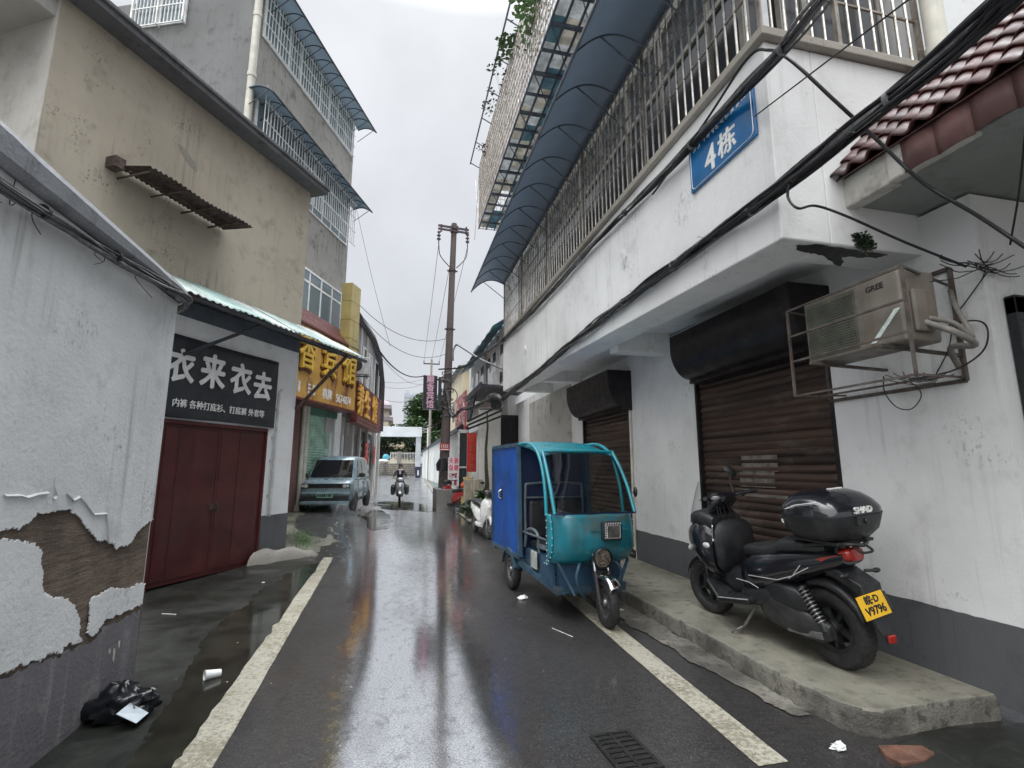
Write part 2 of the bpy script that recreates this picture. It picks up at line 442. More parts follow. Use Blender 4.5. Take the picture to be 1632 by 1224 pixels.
c = t.mix(t.math('MULTIPLY', t.ramp(a3, .58, .7), .45), c, (.33,.32,.28))
t.set('Base Color', c).set('Roughness', t.ramp(a1, .3, .7, .38, .62)).set('Specular IOR Level', .35)
t.bump(t.math('ADD', a3, t.math('MULTIPLY', a2, 2)), .6, .008)
M['platform'] = t.mat
t = NT('kerb_mortar').world()
a1 = t.noise(1.7, 7, .66); a2 = t.noise(13, 7, .7, None, 4); a3 = t.noise(70, 4, .65, None, 2)
c = t.mix(t.ramp(a1, .36, .64), (.085,.08,.068), (.235,.225,.19)); c = t.mix(t.math('MULTIPLY', t.ramp(a2, .5, .64), .75), c, (.05,.048,.042)); c = t.mix(t.math('MULTIPLY', t.ramp(a3, .6, .7), .5), c, (.3,.29,.26))
t.set('Base Color', c).set('Roughness', t.ramp(a1, .3, .7, .35, .7)).bump(t.math('ADD', a3, t.math('MULTIPLY', a2, 3)), .8, .012)
M['kerb'] = t.mat
t = NT('damp_earth').world()
c = t.mix(t.ramp(t.noise(2, 6, .65), .3, .7), (.035,.033,.026), (.085,.078,.062))
t.set('Base Color', c).set('Roughness', .6).bump(t.noise(25, 6, .7), .6, .02)
M['earth'] = t.mat
t = NT('forecourt_concrete').world()
a1 = t.noise(.8, 6, .65); a2 = t.noise(5, 7, .68, None, 4)
c = t.mix(t.ramp(a1, .35, .65), (.10,.106,.084), (.18,.183,.15))
c = t.mix(t.math('MULTIPLY', t.ramp(a2, .5, .66), .6), c, (.055,.07,.035))
t.set('Base Color', c).set('Roughness', t.ramp(a1, .35, .65, .2, .55)).set('Specular IOR Level', .5)
t.bump(t.noise(40, 5, .65), .4, .008)
M['forecourt'] = t.mat

# ---------------------------------------------------------------- ground, lane, markings
def sheet(name, x0, x1, y0, y1, nx, ny, dz, m, jag=0, kind='structure'):
    xs = [x0+(x1-x0)*i/nx for i in range(nx+1)]; ys = [y0+(y1-y0)*j/ny for j in range(ny+1)]
    mb = MB(); vs = []
    for j, y in enumerate(ys):
        for i, x in enumerate(xs):
            xx, yy = x, y
            if jag and i in (0, nx): xx += jag*noise.noise(Vector((y*2.3, i*5.1, 1)))
            if jag and j in (0, ny): yy += jag*noise.noise(Vector((x*2.3, j*3.7, 4)))
            vs.append((xx, yy, gz(xx, yy)+dz))
    fs = [(j*(nx+1)+i, j*(nx+1)+i+1, (j+1)*(nx+1)+i+1, (j+1)*(nx+1)+i) for j in range(ny) for i in range(nx)]
    mb.add(vs, fs)
    return tag(mb.build(name, m, smooth=40), kind=kind)
def sheet_lr(name, pts, dz, m, sub=6, jag=0.0, seed=0):
    """strip from stations (y, x_left, x_right), subdivided to follow the ground"""
    mb = MB(); vs = []; st = []
    for (y0, l0, r0), (y1, l1, r1) in zip(pts, pts[1:]):
        for k in range(sub):
            q = k/sub; st.append((y0+(y1-y0)*q, l0+(l1-l0)*q, r0+(r1-r0)*q))
    st.append(pts[-1]); NX = 4
    for y, l, r_ in st:
        for i in range(NX+1):
            x = l+(r_-l)*i/NX
            if i == 0: x += jag*(noise.noise(Vector((y*3.1, seed, 0)))+.5*noise.noise(Vector((y*14, seed, 3)))+.3*noise.noise(Vector((y*41, seed, 3))))
            if i == NX: x += jag*(noise.noise(Vector((y*3.1, seed+9, 0)))+.5*noise.noise(Vector((y*14, seed+9, 3))))
            vs.append((x, y, gz(x, y)+dz))
    fs = [(j*(NX+1)+i, j*(NX+1)+i+1, (j+1)*(NX+1)+i+1, (j+1)*(NX+1)+i) for j in range(len(st)-1) for i in range(NX)]
    mb.add(vs, fs)
    return tag(mb.build(name, m, smooth=40), kind='structure')
g = MB()
XS = [-600,-200,-60,-25,-12]+[-8+.5*i for i in range(33)]+[12,25,60,200,600]
YS = [-300,-60,-20,-8]+[-4+1.0*i for i in range(60)]+[70,110,250,700]
vs = [(x, y, gz(max(-8,min(8,x)), y)-.004-(.02 if abs(x) < 9 and y < 60 else 0)) for y in YS for x in XS]
nx = len(XS)
g.add(vs, [(j*nx+i, j*nx+i+1, (j+1)*nx+i+1, (j+1)*nx+i) for j in range(len(YS)-1) for i in range(nx-1)])
tag(g.build('ground', M['earth'], smooth=40), kind='structure')
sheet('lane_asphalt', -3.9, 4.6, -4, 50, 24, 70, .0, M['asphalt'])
sheet_lr('forecourt', [(9.2,-2.5,-2.0),(9.9,-2.6,-1.35),(11.2,-3.2,-1.15),(12.5,-5,-1.35),(14,-6,-1.35),(17,-6,-1.1),(20,-6,-1.0),(24,-6,-1.0),(34,-6,-1.2)], .006, M['forecourt'], 6, .22, 3)
sheet_lr('road_marking', [(2.2,-1.17,-.885),(3.34,-1.15,-.90),(6.5,-1.165,-.965),(9.64,-1.17,-1.01)], .005, M['line'], 30, .005, 1)
sheet_lr('road_marking', [(2.62,1.985,2.175),(4.1,2.04,2.24),(5.6,2.10,2.31),(6.9,2.15,2.34)], .005, M['line'], 24, .005, 2)
e0, e1 = AZ(1545,1226), AZ(1640,1208)
sheet_lr('road_marking', [(e1.y-.35,e0.x-.12,e1.x+.8),(e0.y-.02,e0.x-.05,e1.x+.8),(e1.y,e1.x-.02,e1.x+.8)], .005, M['line'], 3, .01, 5)
sheet_lr('kerb_strip', [(3.03,2.62,2.735),(3.25,2.56,2.735),(4.2,2.47,2.735),(5.2,2.42,2.735),(6.2,2.42,2.735),(8,2.42,2.735),(10,2.4,2.735),(12.5,2.4,2.735)], .009, M['kerb'], 24, .06, 7)
sheet_lr('kerb_strip', [(13,2.05,2.2),(16,1.95,2.12),(18,1.6,1.75),(22,1.75,1.9),(30,2.0,2.2),(42,2.3,2.5)], .03, M['conc'], 6, .03, 8)
def blob(name, cx, cy, rx, ry, rot, dz, m, seed, n=40, amp=.35):
    mb = MB(); vs = [(cx, cy, gz(cx, cy)+dz)]
    for i in range(n):
        t = 2*math.pi*i/n; q = 1+amp*(noise.noise(Vector((math.cos(t)*1.7, math.sin(t)*1.7, seed)))*1.3+.45*noise.noise(Vector((math.cos(t)*5, math.sin(t)*5, seed+4))))
        a, b_ = rx*q*math.cos(t), ry*q*math.sin(t)
        x, y = cx+a*math.cos(rot)-b_*math.sin(rot), cy+a*math.sin(rot)+b_*math.cos(rot)
        vs.append((x, y, gz(x, y)+dz))
    mb.add(vs, [(0, i+1, (i+1) % n+1) for i in range(n)])
    return tag(mb.build(name, m), kind='structure')
t = NT('wet_apron').world()
a1 = t.noise(1.3, 6, .65); a2 = t.noise(9, 6, .68, None, 4); a3 = t.noise(80, 4, .65, None, 2)
c = t.mix(t.ramp(a1, .35, .65), (.010,.0115,.0095), (.022,.024,.02)); c = t.mix(t.math('MULTIPLY', t.ramp(a2, .55, .68), .5), c, (.04,.042,.036))
t.set('Base Color', c).set('Roughness', t.ramp(a1, .3, .7, .28, .55)).set('Specular IOR Level', .38).bump(t.math('ADD', a3, t.math('MULTIPLY', a2, 2)), .5, .006)
M['apron'] = t.mat
sheet_lr('apron_concrete', [(1.6,-1.95,-1.28),(3.3,-1.95,-1.27),(4.7,-2.3,-1.28),(6.5,-3.1,-1.32),(8,-3.4,-1.34),(9.4,-2.6,-1.3)], .003, M['apron'], 6, .05, 4)
_q = random.Random(3)
pp_ = [AZ(a+(c-a)*k/6+_q.uniform(-3.5,3.5)*(k > 0), b+(d-b)*k/6+_q.uniform(-2,2)*(k > 0)) for (a, b), (c, d) in (lambda L: zip(L, L[1:]+L[:1]))([(345,1000),(358,988),(372,975),(398,962),(404,948),(420,935),(436,933),(452,918),(490,903),(508,900),(455,975),(420,1024),(360,1105),(300,1190),(262,1240),(190,1240),(228,1180),(262,1128),(290,1092),(300,1062),(318,1040),(322,1022)]) for k in range(6)]
mb = MB(); cx = sum((p for p in pp_), Vector())/len(pp_)
import mathutils
tri = mathutils.geometry.tessellate_polygon([[Vector((p.x,p.y,0)) for p in pp_]])
mb.add([(p.x, p.y, gz(p.x,p.y)+.0062) for p in pp_], [tuple(q) for q in tri])
tag(mb.build('puddle', M['puddle']), kind='structure')
blob('puddle', -.5, 15.5, .5, 2.2, .1, .004, M['puddle'], 6)
blob('puddle', .3, 19, .9, 2.0, .4, .004, M['puddle'], 12)
# raised concrete platform along building 4, rounded near corner
pf = MB()
out = [(3.86,2.70),(3.5,2.72),(3.1,2.70),(2.93,2.69),(2.83,2.74),(2.765,2.86),(2.75,3.1)]
out += [(2.74+.006*noise.noise(Vector((y*2,0,0))), y) for y in [3.1+.06*i for i in range(1, 200)]] + [(2.74,15.2),(3.86,15.2)]
rings = [[(x, y, -.05) for x, y in out]]
for dz, ins in ((.06,0),(.11,.001),(.138,.002),(.148,.008),(.153,.02)):
    rings.append([(x+ins*(1 if x < 3.4 else 0)+(.012*max(0,noise.noise(Vector((x*7,y*7,dz*20)))-.1) if x < 3.4 and dz > .1 else 0), y+ins*(1 if y < 3 and x > 2.77 else 0), dz+.006*noise.noise(Vector((x*3,y*3,0)))*(dz > .13)-.012*max(0,noise.noise(Vector((x*9,y*9,2)))-.2)*(dz > .13)) for x, y in out])
pf.loft(rings, 0)
ppo = tag(pf.build('raised_pavement', [M['platform'], M['kerb']], smooth=50), kind='structure')
for p_ in ppo.data.polygons:
    if abs(p_.normal.z) < .6: p_.material_index = 1
# broken ramp of mortar at the foot of the near corner of the platform
blob('pavement_patch', 3.35, 2.45, .62, .2, .05, .012, M['apron'], 15, 60, .4)
# ---------------------------------------------------------------- BUILDING 4 (right): ground-floor wall, overhanging storey, cages
def ribs(y0, y1, z0, z1, x, depth=.02, pitch=.082):  # corrugated roller curtain in the plane x
    prof = []; n = int((z1-z0)/pitch)
    for k in range(n):
        zb = z0+(z1-z0)*k/n; q = (z1-z0)/n
        for f, dd in ((0,0),(.12,.35),(.3,.9),(.5,1),(.7,.9),(.88,.35)):
            prof.append((zb+q*f, x-depth*dd))
    prof.append((z1, x))
    vs = []
    for z, xx in prof: vs += [(xx, y0, z), (xx, y1, z)]
    mb = MB(); mb.add(vs, [(2*i, 2*i+1, 2*i+3, 2*i+2) for i in range(len(prof)-1)])
    return mb
t = NT('brown_shutter').world()
s3 = t.n.new('ShaderNodeSeparateXYZ'); t.l.new(t.co, s3.inputs[0])
sl = t.noise(1.0, 3, .5, (.25,.5,13.3), 2)
c = t.mix(t.ramp(sl, .35, .65), (.032,.021,.018), (.085,.053,.04))
c = t.mix(t.math('MULTIPLY', t.ramp(t.noise(2.2, 6, .7, (1,1,2.4), 5), .54, .66), .4), c, (.15,.13,.11))
t.set('Base Color', c).set('Roughness', .55).set('Metallic', .25).bump(t.noise(60,4,.6), .15, .004)
M['shutter'] = t.mat
M['shutter_box'] = plain('shutter_box_steel', (.018,.015,.018), .42, .4, .35, 5, dirt=(.06,.045,.04), dirt_amt=.5)
M['poster_ghost'] = plain('torn_notice_paper', (.15,.135,.12), .75, 0, .25, 9, dirt=(.07,.05,.04), dirt_amt=.9)
b4 = thing('apartment_building', 'white overhanging apartment block with two brown roller shutters below and barred windows above', 'building', (3.85, 2.7, 0))
XW, XF = 3.85, 2.6
lw = MB()
for y0, y1, z0, z1 in ((2.4,3.70,.1,3.5),(3.70,5.78,2.78,3.5),(5.78,7.72,.1,3.5),(7.72,9.88,2.7,3.5),(9.88,16.2,.1,3.7)):
    lw.box((XW, y0, z0), (XW+.3, y1, z1))
lw.box((XW+.3, 2.4, -.05), (7.5, 2.65, 3.5))
lw.build('wall', M['white_wall'], b4)
for y0, y1 in ((2.405,3.66),(5.82,7.66),(9.95,12.0)):
    dd = MB(); n = 60; vs = []
    for i in range(n+1):
        y = y0+(y1-y0)*i/n
        zt = .615+.014*noise.noise(Vector((y*4,1,0)))+.006*noise.noise(Vector((y*19,1,0)))
        vs += [(XW-.004, y, .1), (XW-.004, y, zt)]
    dd.add(vs, [(2*i, 2*i+2, 2*i+3, 2*i+1) for i in range(n)]); dd.build('dado', M['dado'], b4)
dd = MB(); dd.box((XW-.004,2.396,-.04),(7.4,2.4,.6))
dd.build('dado', M['dado'], b4)
# stained grey panel and jamb between the second shutter and the far gate
sp = MB(); sp.box((XW-.02,10.6,.2),(XW,14.2,3.5)); sp.build('stained_panel', plaster('stained_panel_paint', (.46,.45,.42), (.16,.15,.14), .75, .5, .4), b4)
# roller shutters with their housing
for i, (y0, y1, zt, bx0, bx1, zb0, zb1, xb) in enumerate(((3.72,5.76,2.8,3.6,5.62,2.72,3.27,3.4),(7.74,9.86,2.7,7.62,9.7,2.62,3.24,3.42))):
    cu = ribs(y0, y1, .13, zt, XW+.06).build('roller_shutter', M['shutter'], b4, smooth=60)
    for yy in (y0-.04, y1):
        rl = MB(); rl.box((XW-.012,yy,.17),(XW+.07,yy+.04,zt)); rl.build('guide_rail', M['shutter_box'], cu)
    hb = MB(); D = XW-xb
    pr_ = [(XW+.02, zb1),(xb, zb1)] + [(xb+.06*D*(1-math.cos(a)) + D*.52*(a/1.571)**1.6, zb1-.22-(zb1-.22-zb0)*math.sin(a)) for a in [R(90)*k/7 for k in range(8)]] + [(XW-.2, zb0-.05),(XW+.02, zb0-.06)]
    hb.prism(pr_, bx0, bx1, 'y')
    hb.build('shutter_housing', M['shutter_box'], cu, smooth=40, bevel=.006)
    if i == 0:
        nt = MB()
        for (pa, pb) in (((1180,724),(1240,752)),((1178,752),(1236,778)),((1172,778),(1256,796))):
            a_, b_ = AX(*pa, XW+.04), AX(*pb, XW+.04)
            nt.box((XW+.044, b_.y, b_.z), (XW+.047, a_.y, a_.z))
        nt.build('torn_notice', M['poster_ghost'], cu)
# first-floor slab, edge beam, parapet (the edge dips a little towards the near end)
def zb(y): return 3.2+.034*(y-2.76)
up = MB()
Y0, Y1 = 2.76, 12.2
def slabbox(x0, x1, y0, y1, za, zb_, m=0):        # bottom follows zb(y)
    n = 12; r_ = []
    for i in range(n+1):
        y = y0+(y1-y0)*i/n
        r_.append([(x0,y,zb(y)+za),(x1,y,zb(y)+za),(x1,y,zb_),(x0,y,zb_)])
    up.loft(r_, m)
slabbox(XF, XF+.42, Y0, Y1, 0, 4.80)                       # edge beam + parapet
slabbox(XF+.42, 4.6, Y0+.35, Y1-.3, .22, 4.0)              # soffit slab behind it
slabbox(XF+.42, 7.4, Y0, Y0+.35, 0.0, 4.80)                # end beam, street-end face
slabbox(XF+.42, 4.6, Y1-.3, Y1, 0, 4.8)
slabbox(XF+.42, XW, 6.35, 6.62, -.08, 3.7)                 # cross beams
slabbox(XF+.42, XW, 9.9, 10.2, -.02, 3.8)
up.build('overhanging_floor', M['white_wall'], b4, bevel=.012)
hz = MB()                                                    # upper wall body behind the cages
hz.box((3.35, 3.3, 4.0), (9.5, 12.2, 11.5)); hz.box((4.35, 2.9, 4.82), (9.5, 3.3, 11.5))
hz.build('upper_wall', M['white_wall'], b4)
# moulded diamond ornaments on the parapet
for px, py, h_ in ((995,413,.13),(838,558,.12)):
    p = AX(px, py, XF); dm = MB()
    for q, dx in ((1.0,.022),(.72,.034)):
        pts = [(p.y+q*h_*.62*a, p.z+q*h_*b_) for a, b_ in ((0,1),(1,0),(0,-1),(-1,0))]
        dm.prism(pts, XF-dx, XF+.01, 'x')
    dm.build('diamond_ornament', M['white_wall'], b4)
# sill ledge, security bars and windows of the first floor
si = MB()
si.box((XF-.06, Y0-.06, 4.802), (XF+.5, Y1+.03, 4.875)); si.box((XF+.5, Y0-.06, 4.802), (4.25, Y0+.3, 4.875))
si.build('sill', plaster('sill_concrete', (.34,.32,.28), (.14,.12,.1), .7, .2, .4), b4, bevel=.008)
ZA, ZT = 4.90, 6.42
bars = MB(); n = 0; y = Y0+.05
while y < Y1-.05:
    bars.tube([(XF+.02, y, ZA-.02), (XF+.02, y, ZT)], .0125, 6); y += .125
y = XF+.12
while y < 4.2:
    bars.tube([(y, Y0+.03, ZA-.02), (y, Y0+.03, ZT)], .0125, 6); y += .125
b_o = bars.build('security_bars', M['steel'], b4, smooth=60)
rails = MB()
for z in (4.92, 5.36, 5.84, 6.38):
    rails.bar((XF+.02, Y0, z), (XF+.02, Y1, z), .018, .018); rails.bar((XF, Y0+.03, z), (4.22, Y0+.03, z), .018, .018)
for y in (Y0+.03, 4.6, 6.5, 8.4, 10.3, Y1-.03): rails.bar((XF+.02, y, ZA-.03), (XF+.02, y, ZT), .03, .03)
for x in (3.35, 4.2): rails.bar((x, Y0+.03, ZA-.03), (x, Y0+.03, ZT), .035, .035)
y = Y0+.4
while y < Y1-.3:                                             # scroll work in the upper band
    cx = XF+.02
    rails.tube([(cx, y+.15*math.cos(a)*(1-a/14), 6.10+.2*math.sin(a)*(1-a/14)) for a in [k*.6 for k in range(16)]], .0045, 5)
    rails.tube([(cx, y-.2, 5.86), (cx, y+.2, 6.34)], .0045, 5); y += .42
rails.build('cage_rail', plain('tarnished_steel', (.3,.27,.235), .5, .5, .3, 8, dirt=(.12,.08,.055), dirt_amt=.6), b4)
wi = MB()
k = 0; y = 3.0
while y < 11.9:
    wi.box((XF+.42, y+.03, 4.93), (XF+.44, y+.86, 6.9)); y += .92
wi.box((2.75, Y0+.30, 4.93), (3.3, Y0+.32, 6.9)); wi.box((3.4, Y0+.30, 4.93), (4.15, Y0+.32, 6.9))
wo = wi.build('window_pane', glass('dim_window_glass', (.05,.055,.06), .12), b4)
wf = MB(); y = 3.0
for j in range(11):
    wf.box((XF+.40, y-.025, 4.88), (XF+.46, y+.025, 6.95)); y += .92
wf.box((XF+.39, 3.0, 4.877), (XF+.46, 12.1, 4.94)); wf.box((XF+.39, 3.0, 6.2), (XF+.455, 12.1, 6.26)); wf.box((XF+.39, 3.0, 6.88), (XF+.46, 12.1, 6.97))
for x in (2.72, 3.34, 4.18): wf.box((x-.035, Y0+.285, 4.88), (x+.035, Y0+.34, 6.95))
wf.box((2.7, Y0+.28, 4.877), (4.2, Y0+.335, 4.94))
wf.build('window_frame', plain('cream_window_frame', (.3,.29,.26), .5, 0, .2, 5, dirt=(.22,.2,.16)), b4)
bk = MB(); bk.box((XF+.6, 3.2, 4.87), (XF+.62, 12.1, 7.0)); bk.build('curtain', plain('drawn_curtain', (.32,.32,.3), .9, 0, .5, 1.3), b4)
cp = MB(); cp.box((XF+.015, Y0+.0, 4.875), (XF+.07, Y0+.06, 6.4)); cp.build('corner_post', M['alu'], b4)
dn = MB(); a_ = AY(1497,60,2.66); dn.tube([(a_.x, 2.68, 4.2), (a_.x, 2.68, 11)], .075, 14)
for z in (4.95, 6.3): dn.tube([(a_.x, 2.68, z), (a_.x, 2.68, z+.08)], .088, 14)
dn.build('drain_pipe', M['pipe'], b4, smooth=50)
# curved blue awning over the first-floor windows
t = NT('blue_awning_sheet').world()
c = t.mix(t.ramp(t.noise(1.2, 5, .6), .3, .7), (.11,.132,.158), (.145,.168,.193))
c = t.mix(t.math('MULTIPLY', t.ramp(t.noise(3, 7, .7, (1,.5,1), 4), .55, .7), .4), c, (.05,.055,.06))
t.set('Base Color', c).set('Roughness', .38)
tl = t.n.new('ShaderNodeBsdfTranslucent'); tl.inputs[0].default_value = (.33,.385,.445,1)
ms = t.n.new('ShaderNodeMixShader'); ms.inputs[0].default_value = .5
t.l.new(t.b.outputs[0], ms.inputs[1]); t.l.new(tl.outputs[0], ms.inputs[2]); t.l.new(ms.outputs[0], t.n['Material Output'].inputs[0])
M['awning'] = t.mat
def aw(u):                                                   # profile from the wall (0) to the lip (1)
    return XF+.02-.88*u, 6.40-.28*u**2.2+.13*math.sin(u*3.14159)
am = MB(); na = 10
am.grid(lambda i, j: (aw(j)[0], 2.0+(Y1+.02-2.0)*i, aw(j)[1]+.004*math.sin(i*170)), 120, na)
a_o = am.build('awning', M['awning'], b4, smooth=60, thick=.006)
ar = MB()
y = 2.2
while y < Y1+.05:
    ar.tube([(aw(j/na)[0], y, aw(j/na)[1]-.014) for j in range(na+1)], .011, 6)
    ar.bar((XF+.02, y, 6.0), (aw(.62)[0], y, aw(.62)[1]-.02), .014)
    y += .77
for u in (.985,): ar.bar((aw(u)[0], 2.0, aw(u)[1]-.02), (aw(u)[0], Y1+.02, aw(u)[1]-.02), .028)
ar.build('awning_frame', plain('awning_frame_steel', (.13,.15,.175), .5, .4), a_o)
# second-floor plant cage hanging out over the lane
cz0, cz1, cx0, cx1, cy1 = 7.92, 9.75, 1.93, 3.34, 12.25
cg = MB()
y = 3.0
while y <= cy1:
    cg.tube([(cx0, y, cz0), (cx0, y, cz1)], .011, 5); y += .115
for x in [cx0+.12*k for k in range(1, 12)]: cg.tube([(x, cy1, cz0), (x, cy1, cz1)], .011, 5)
for z in [cz0+.183*k for k in range(11)]:
    cg.bar((cx0, 3.0, z), (cx0, cy1, z), .016); cg.bar((cx0, cy1, z), (cx1, cy1, z), .016)
y = 3.2
while y < cy1:
    cg.bar((cx0, y, cz0), (cx0, y+.75, cz1), .012); cg.bar((cx0, y+.75, cz0), (cx0, y, cz1), .012); y += .75
M['cage'] = plain('weathered_cage_bars', (.42,.385,.35), .5, .45, .25, 8, dirt=(.14,.09,.06), dirt_amt=.6)
cgo = cg.build('plant_cage', M['cage'], b4, smooth=60)
jf = MB()
y = 3.1; k = 0
while y < cy1+.01:
    jf.bar((cx0-.01, y, cz0-.03), (cx1, y, cz0-.03), .035 if k % 2 else .06, .04); y += .46; k += 1
for x in (cx0, cx0+.2, cx0+.42, cx0+.62): jf.bar((x, 3.0, cz0-.01), (x, cy1, cz0-.01), .03, .03)
y = 3.1
while y < cy1-.9:
    jf.bar((cx0, y, cz0-.02), (cx0+.62, y+.92, cz0-.02), .014); y += .92
jf.bar((cx0-.25, 3, cz1+.02), (cx0-.25, cy1, cz1+.02), .03); 
y = 3.2
while y < cy1: jf.bar((cx0-.25, y, cz1+.02), (cx0, y, cz1-.1), .02); y += .9
jf.build('cage_floor_frame', plain('cage_joist_steel', (.13,.15,.19), .55, .4, .3, 8), cgo)
fl = MB(); y = 3.0; k = 0; rr = random.Random(3)
while y < cy1-.1:
    for x0 in (cx0+.02, cx0+.22, cx0+.44):
        if rr.random() < .97: fl.box((x0, y, cz0+.02), (x0+.21, y+.455, cz0+.03), rr.choice((0,0,1,1,2)))
    y += .46
fl.box((cx0+.62, 3, cz0+.02), (cx1, cy1, cz0+.035), 0)
fl.build('cage_floor_panel', [trans(q_, .5) for q_ in (plain('floor_board_cream', (.55,.535,.49), .7, 0, .25, 7), plain('floor_board_pale', (.6,.62,.62), .6, 0, .2, 7), plain('floor_board_teal', (.2,.3,.34), .5, 0, .2, 7))], cgo)
# potted plants in the cage: each its own thing
M['leaf'] = plain('leaf_green', (.055,.11,.035), .5, 0, .45, 3)
M['leaf_light'] = plain('leaf_light_green', (.10,.19,.06), .5, 0, .4, 3)
M['leaf_dark'] = plain('leaf_dark_green', (.028,.055,.025), .55, 0, .45, 3)
M['twig'] = plain('twig_bark', (.07,.055,.04), .8, 0, .3, 12)
def leaves(mb, c, rad, n, size, rr, flat=.75, m=0):
    for _ in range(n):
        while True:
            p = Vector((rr.uniform(-1,1), rr.uniform(-1,1), rr.uniform(-1,1)))
            if .12 < p.length < 1: break
        p = p*(.55+.45*p.length)
        q = Vector(c)+Vector((p.x*rad[0], p.y*rad[1], p.z*rad[2]))
        s_ = size*rr.uniform(.6,1.35); a = rr.uniform(0, 6.28)
        d = Vector((math.cos(a), math.sin(a), rr.uniform(-.7,.5))).normalized()
        w_ = d.cross(Vector((rr.uniform(-.5,.5), rr.uniform(-.5,.5), 1))).normalized()*s_*.38
        nrm = d.cross(w_).normalized()*s_*.12
        mb.add([q-d*s_*.5, q+w_-nrm, q+d*s_*.55, q-w_-nrm, q+d*s_*.05+nrm*.6], [(0,4,1),(1,4,2),(2,4,3),(3,4,0)], m)
def shrub(name, label, cat, base, rad, n, size, seed, group=None, mat='leaf', pot=None, stems=6, bare=False):
    rr = random.Random(seed); base = Vector(base)
    r_ = thing(name, label, cat, base, 0, group)
    st = MB(); lf = MB()
    top = base+Vector((0,0,rad[2]*1.2))
    for k in range(stems):
        tip = base+Vector((rr.uniform(-1,1)*rad[0], rr.uniform(-1,1)*rad[1], rad[2]*rr.uniform(1.0,2.0)))
        pts = spline([base, base.lerp(tip,.5)+Vector((rr.uniform(-.1,.1),rr.uniform(-.1,.1),.05))*rad[2], tip], 4)
        st.tube(pts, [max(.002, .011*rad[2]*(1-.8*i/len(pts))) for i in range(len(pts))], 5)
        leaves(lf, tip-Vector((0,0,rad[2]*.25)), (rad[0]*.5, rad[1]*.5, rad[2]*.5), max(4, n//stems), size, rr)
    if not bare: leaves(lf, top, rad, n, size, rr)
    st.build('stem', M['twig'], r_, smooth=60)
    lf.build('foliage', M[mat], r_)
    if pot:
        p = MB(); p.lathe([(pot*.7,0),(pot,pot*1.4),(pot*1.08,pot*1.4),(pot*1.08,pot*1.6),(pot*.92,pot*1.6),(pot*.9,pot*1.45)], 16, M=Matrix.Translation(base-Vector((0,0,pot*1.5))))
        p.build('pot', plain('plant_pot', (.18,.1,.07), .7, 0, .2, 6), r_, smooth=40)
    return r_
G_ = None
for i, (px, py, Y, rad, n, s_, mt_, lb) in enumerate((
    (845,18,7.2,(.35,.5,.34),95,.11,'leaf_light','bushy bright green climber spilling over the upper cage at the top edge'),
    (812,72,9.3,(.22,.3,.2),60,.10,'leaf','small dark leafed plant leaning out of the upper cage below the climber'),
    (797,128,10.4,(.25,.3,.26),46,.085,'leaf_dark','thin twiggy plant with sparse leaves at middle of the upper cage'),
    (783,165,11.0,(.2,.25,.22),34,.08,'leaf_dark','low sparse plant on the upper cage just above its far corner'),
    (772,235,12.0,(.14,.16,.2),22,.06,'twig','nearly bare twigs at the far end of the upper cage'))):
    p = AX(px, py, cx0-.08)
    shrub('potted_plant', lb, 'plant', p-Vector((0,0,rad[2]*1.2)), rad, n, s_, 40+i, 'plants growing out of the upper cage', mt_, None, 7, i > 1)

# ---------------------------------------------------------------- tiled canopy over the neighbouring entrance (right edge)
M['tile'] = plain('red_glazed_tile', (.05,.0125,.011), .5, 0, .5, 5, coat=.08, dirt=(.085,.065,.055), dirt_amt=.5)
M['tile_skirt'] = plain('faded_tile_skirt', (.13,.065,.06), .6, 0, .3, 4, streak=(.09,.06,.055), streak_amt=.8)
cn = thing('tiled_canopy', 'red glazed tile canopy projecting from the white end wall above the steel door', 'canopy', (3.2, 2.7, 3.55))
cs = MB()
cs.box((3.22, -1.2, 3.52), (7.4, 2.758, 3.64)); cs.box((3.24, -1.2, 3.64), (3.5, 2.758, 3.80))
cs.build('canopy_slab', plaster('canopy_concrete', (.24,.26,.245), (.1,.11,.1), .6, .3, .4), cn, bevel=.01)
ex = MB(); ex.box((3.185, 2.42, 3.50), (3.30, 2.775, 3.735)); ex.box((3.17, 1.9, 3.50), (3.25, 2.42, 3.735))
ex.build('bare_edge', plaster('bare_edge_mortar', (.5,.49,.45), (.14,.13,.11), .8, .3, .6), cn, bevel=.015)
sk = MB(); y = 2.3
while y > -1.2:
    y0 = y; y1 = y-.2
    pts = [(3.175-.018*math.sin(math.pi*k/5), y0+(y1-y0)*k/5) for k in range(6)]
    zt = 3.74; zb_ = 3.50+.01*rnd.uniform(-1,1)
    sk.add([(x, yy, zb_) for x, yy in pts]+[(x-.012, yy, zt) for x, yy in pts], [(k, k+1, k+7, k+6) for k in range(5)])
    y = y1-.004
sk.build('tile_skirt', M['tile_skirt'], cn, smooth=40, thick=.012)
ti = MB(); rows = 9
for r_ in range(rows):
    u0, u1 = r_/rows-.02, (r_+1)/rows+.03
    def tile(i, j, u0=u0, u1=u1, r_=r_):
        y = 2.775-3.9*i; u = u0+(u1-u0)*j
        x = 3.12+1.0*u; z = 3.72+1.17*u+.03*(1-j)
        ph = (y/.15) % 1.0
        return (x-.016*math.sin(2*math.pi*ph)-.016*(1-j), y, z+.016*math.sin(2*math.pi*ph)+.006*noise.noise(Vector((y*4,r_*3,0))))
    ti.grid(tile, 240, 3)
bkp = MB(); bkp.grid(lambda i, j: (3.125+1.02*j, 2.77-3.9*i, 3.705+1.19*j), 4, 2); bkp.build('tile_underlay', M['tile'], cn, thick=.01)
ti.build('roof_tiles', M['tile'], cn, smooth=60, thick=.014)
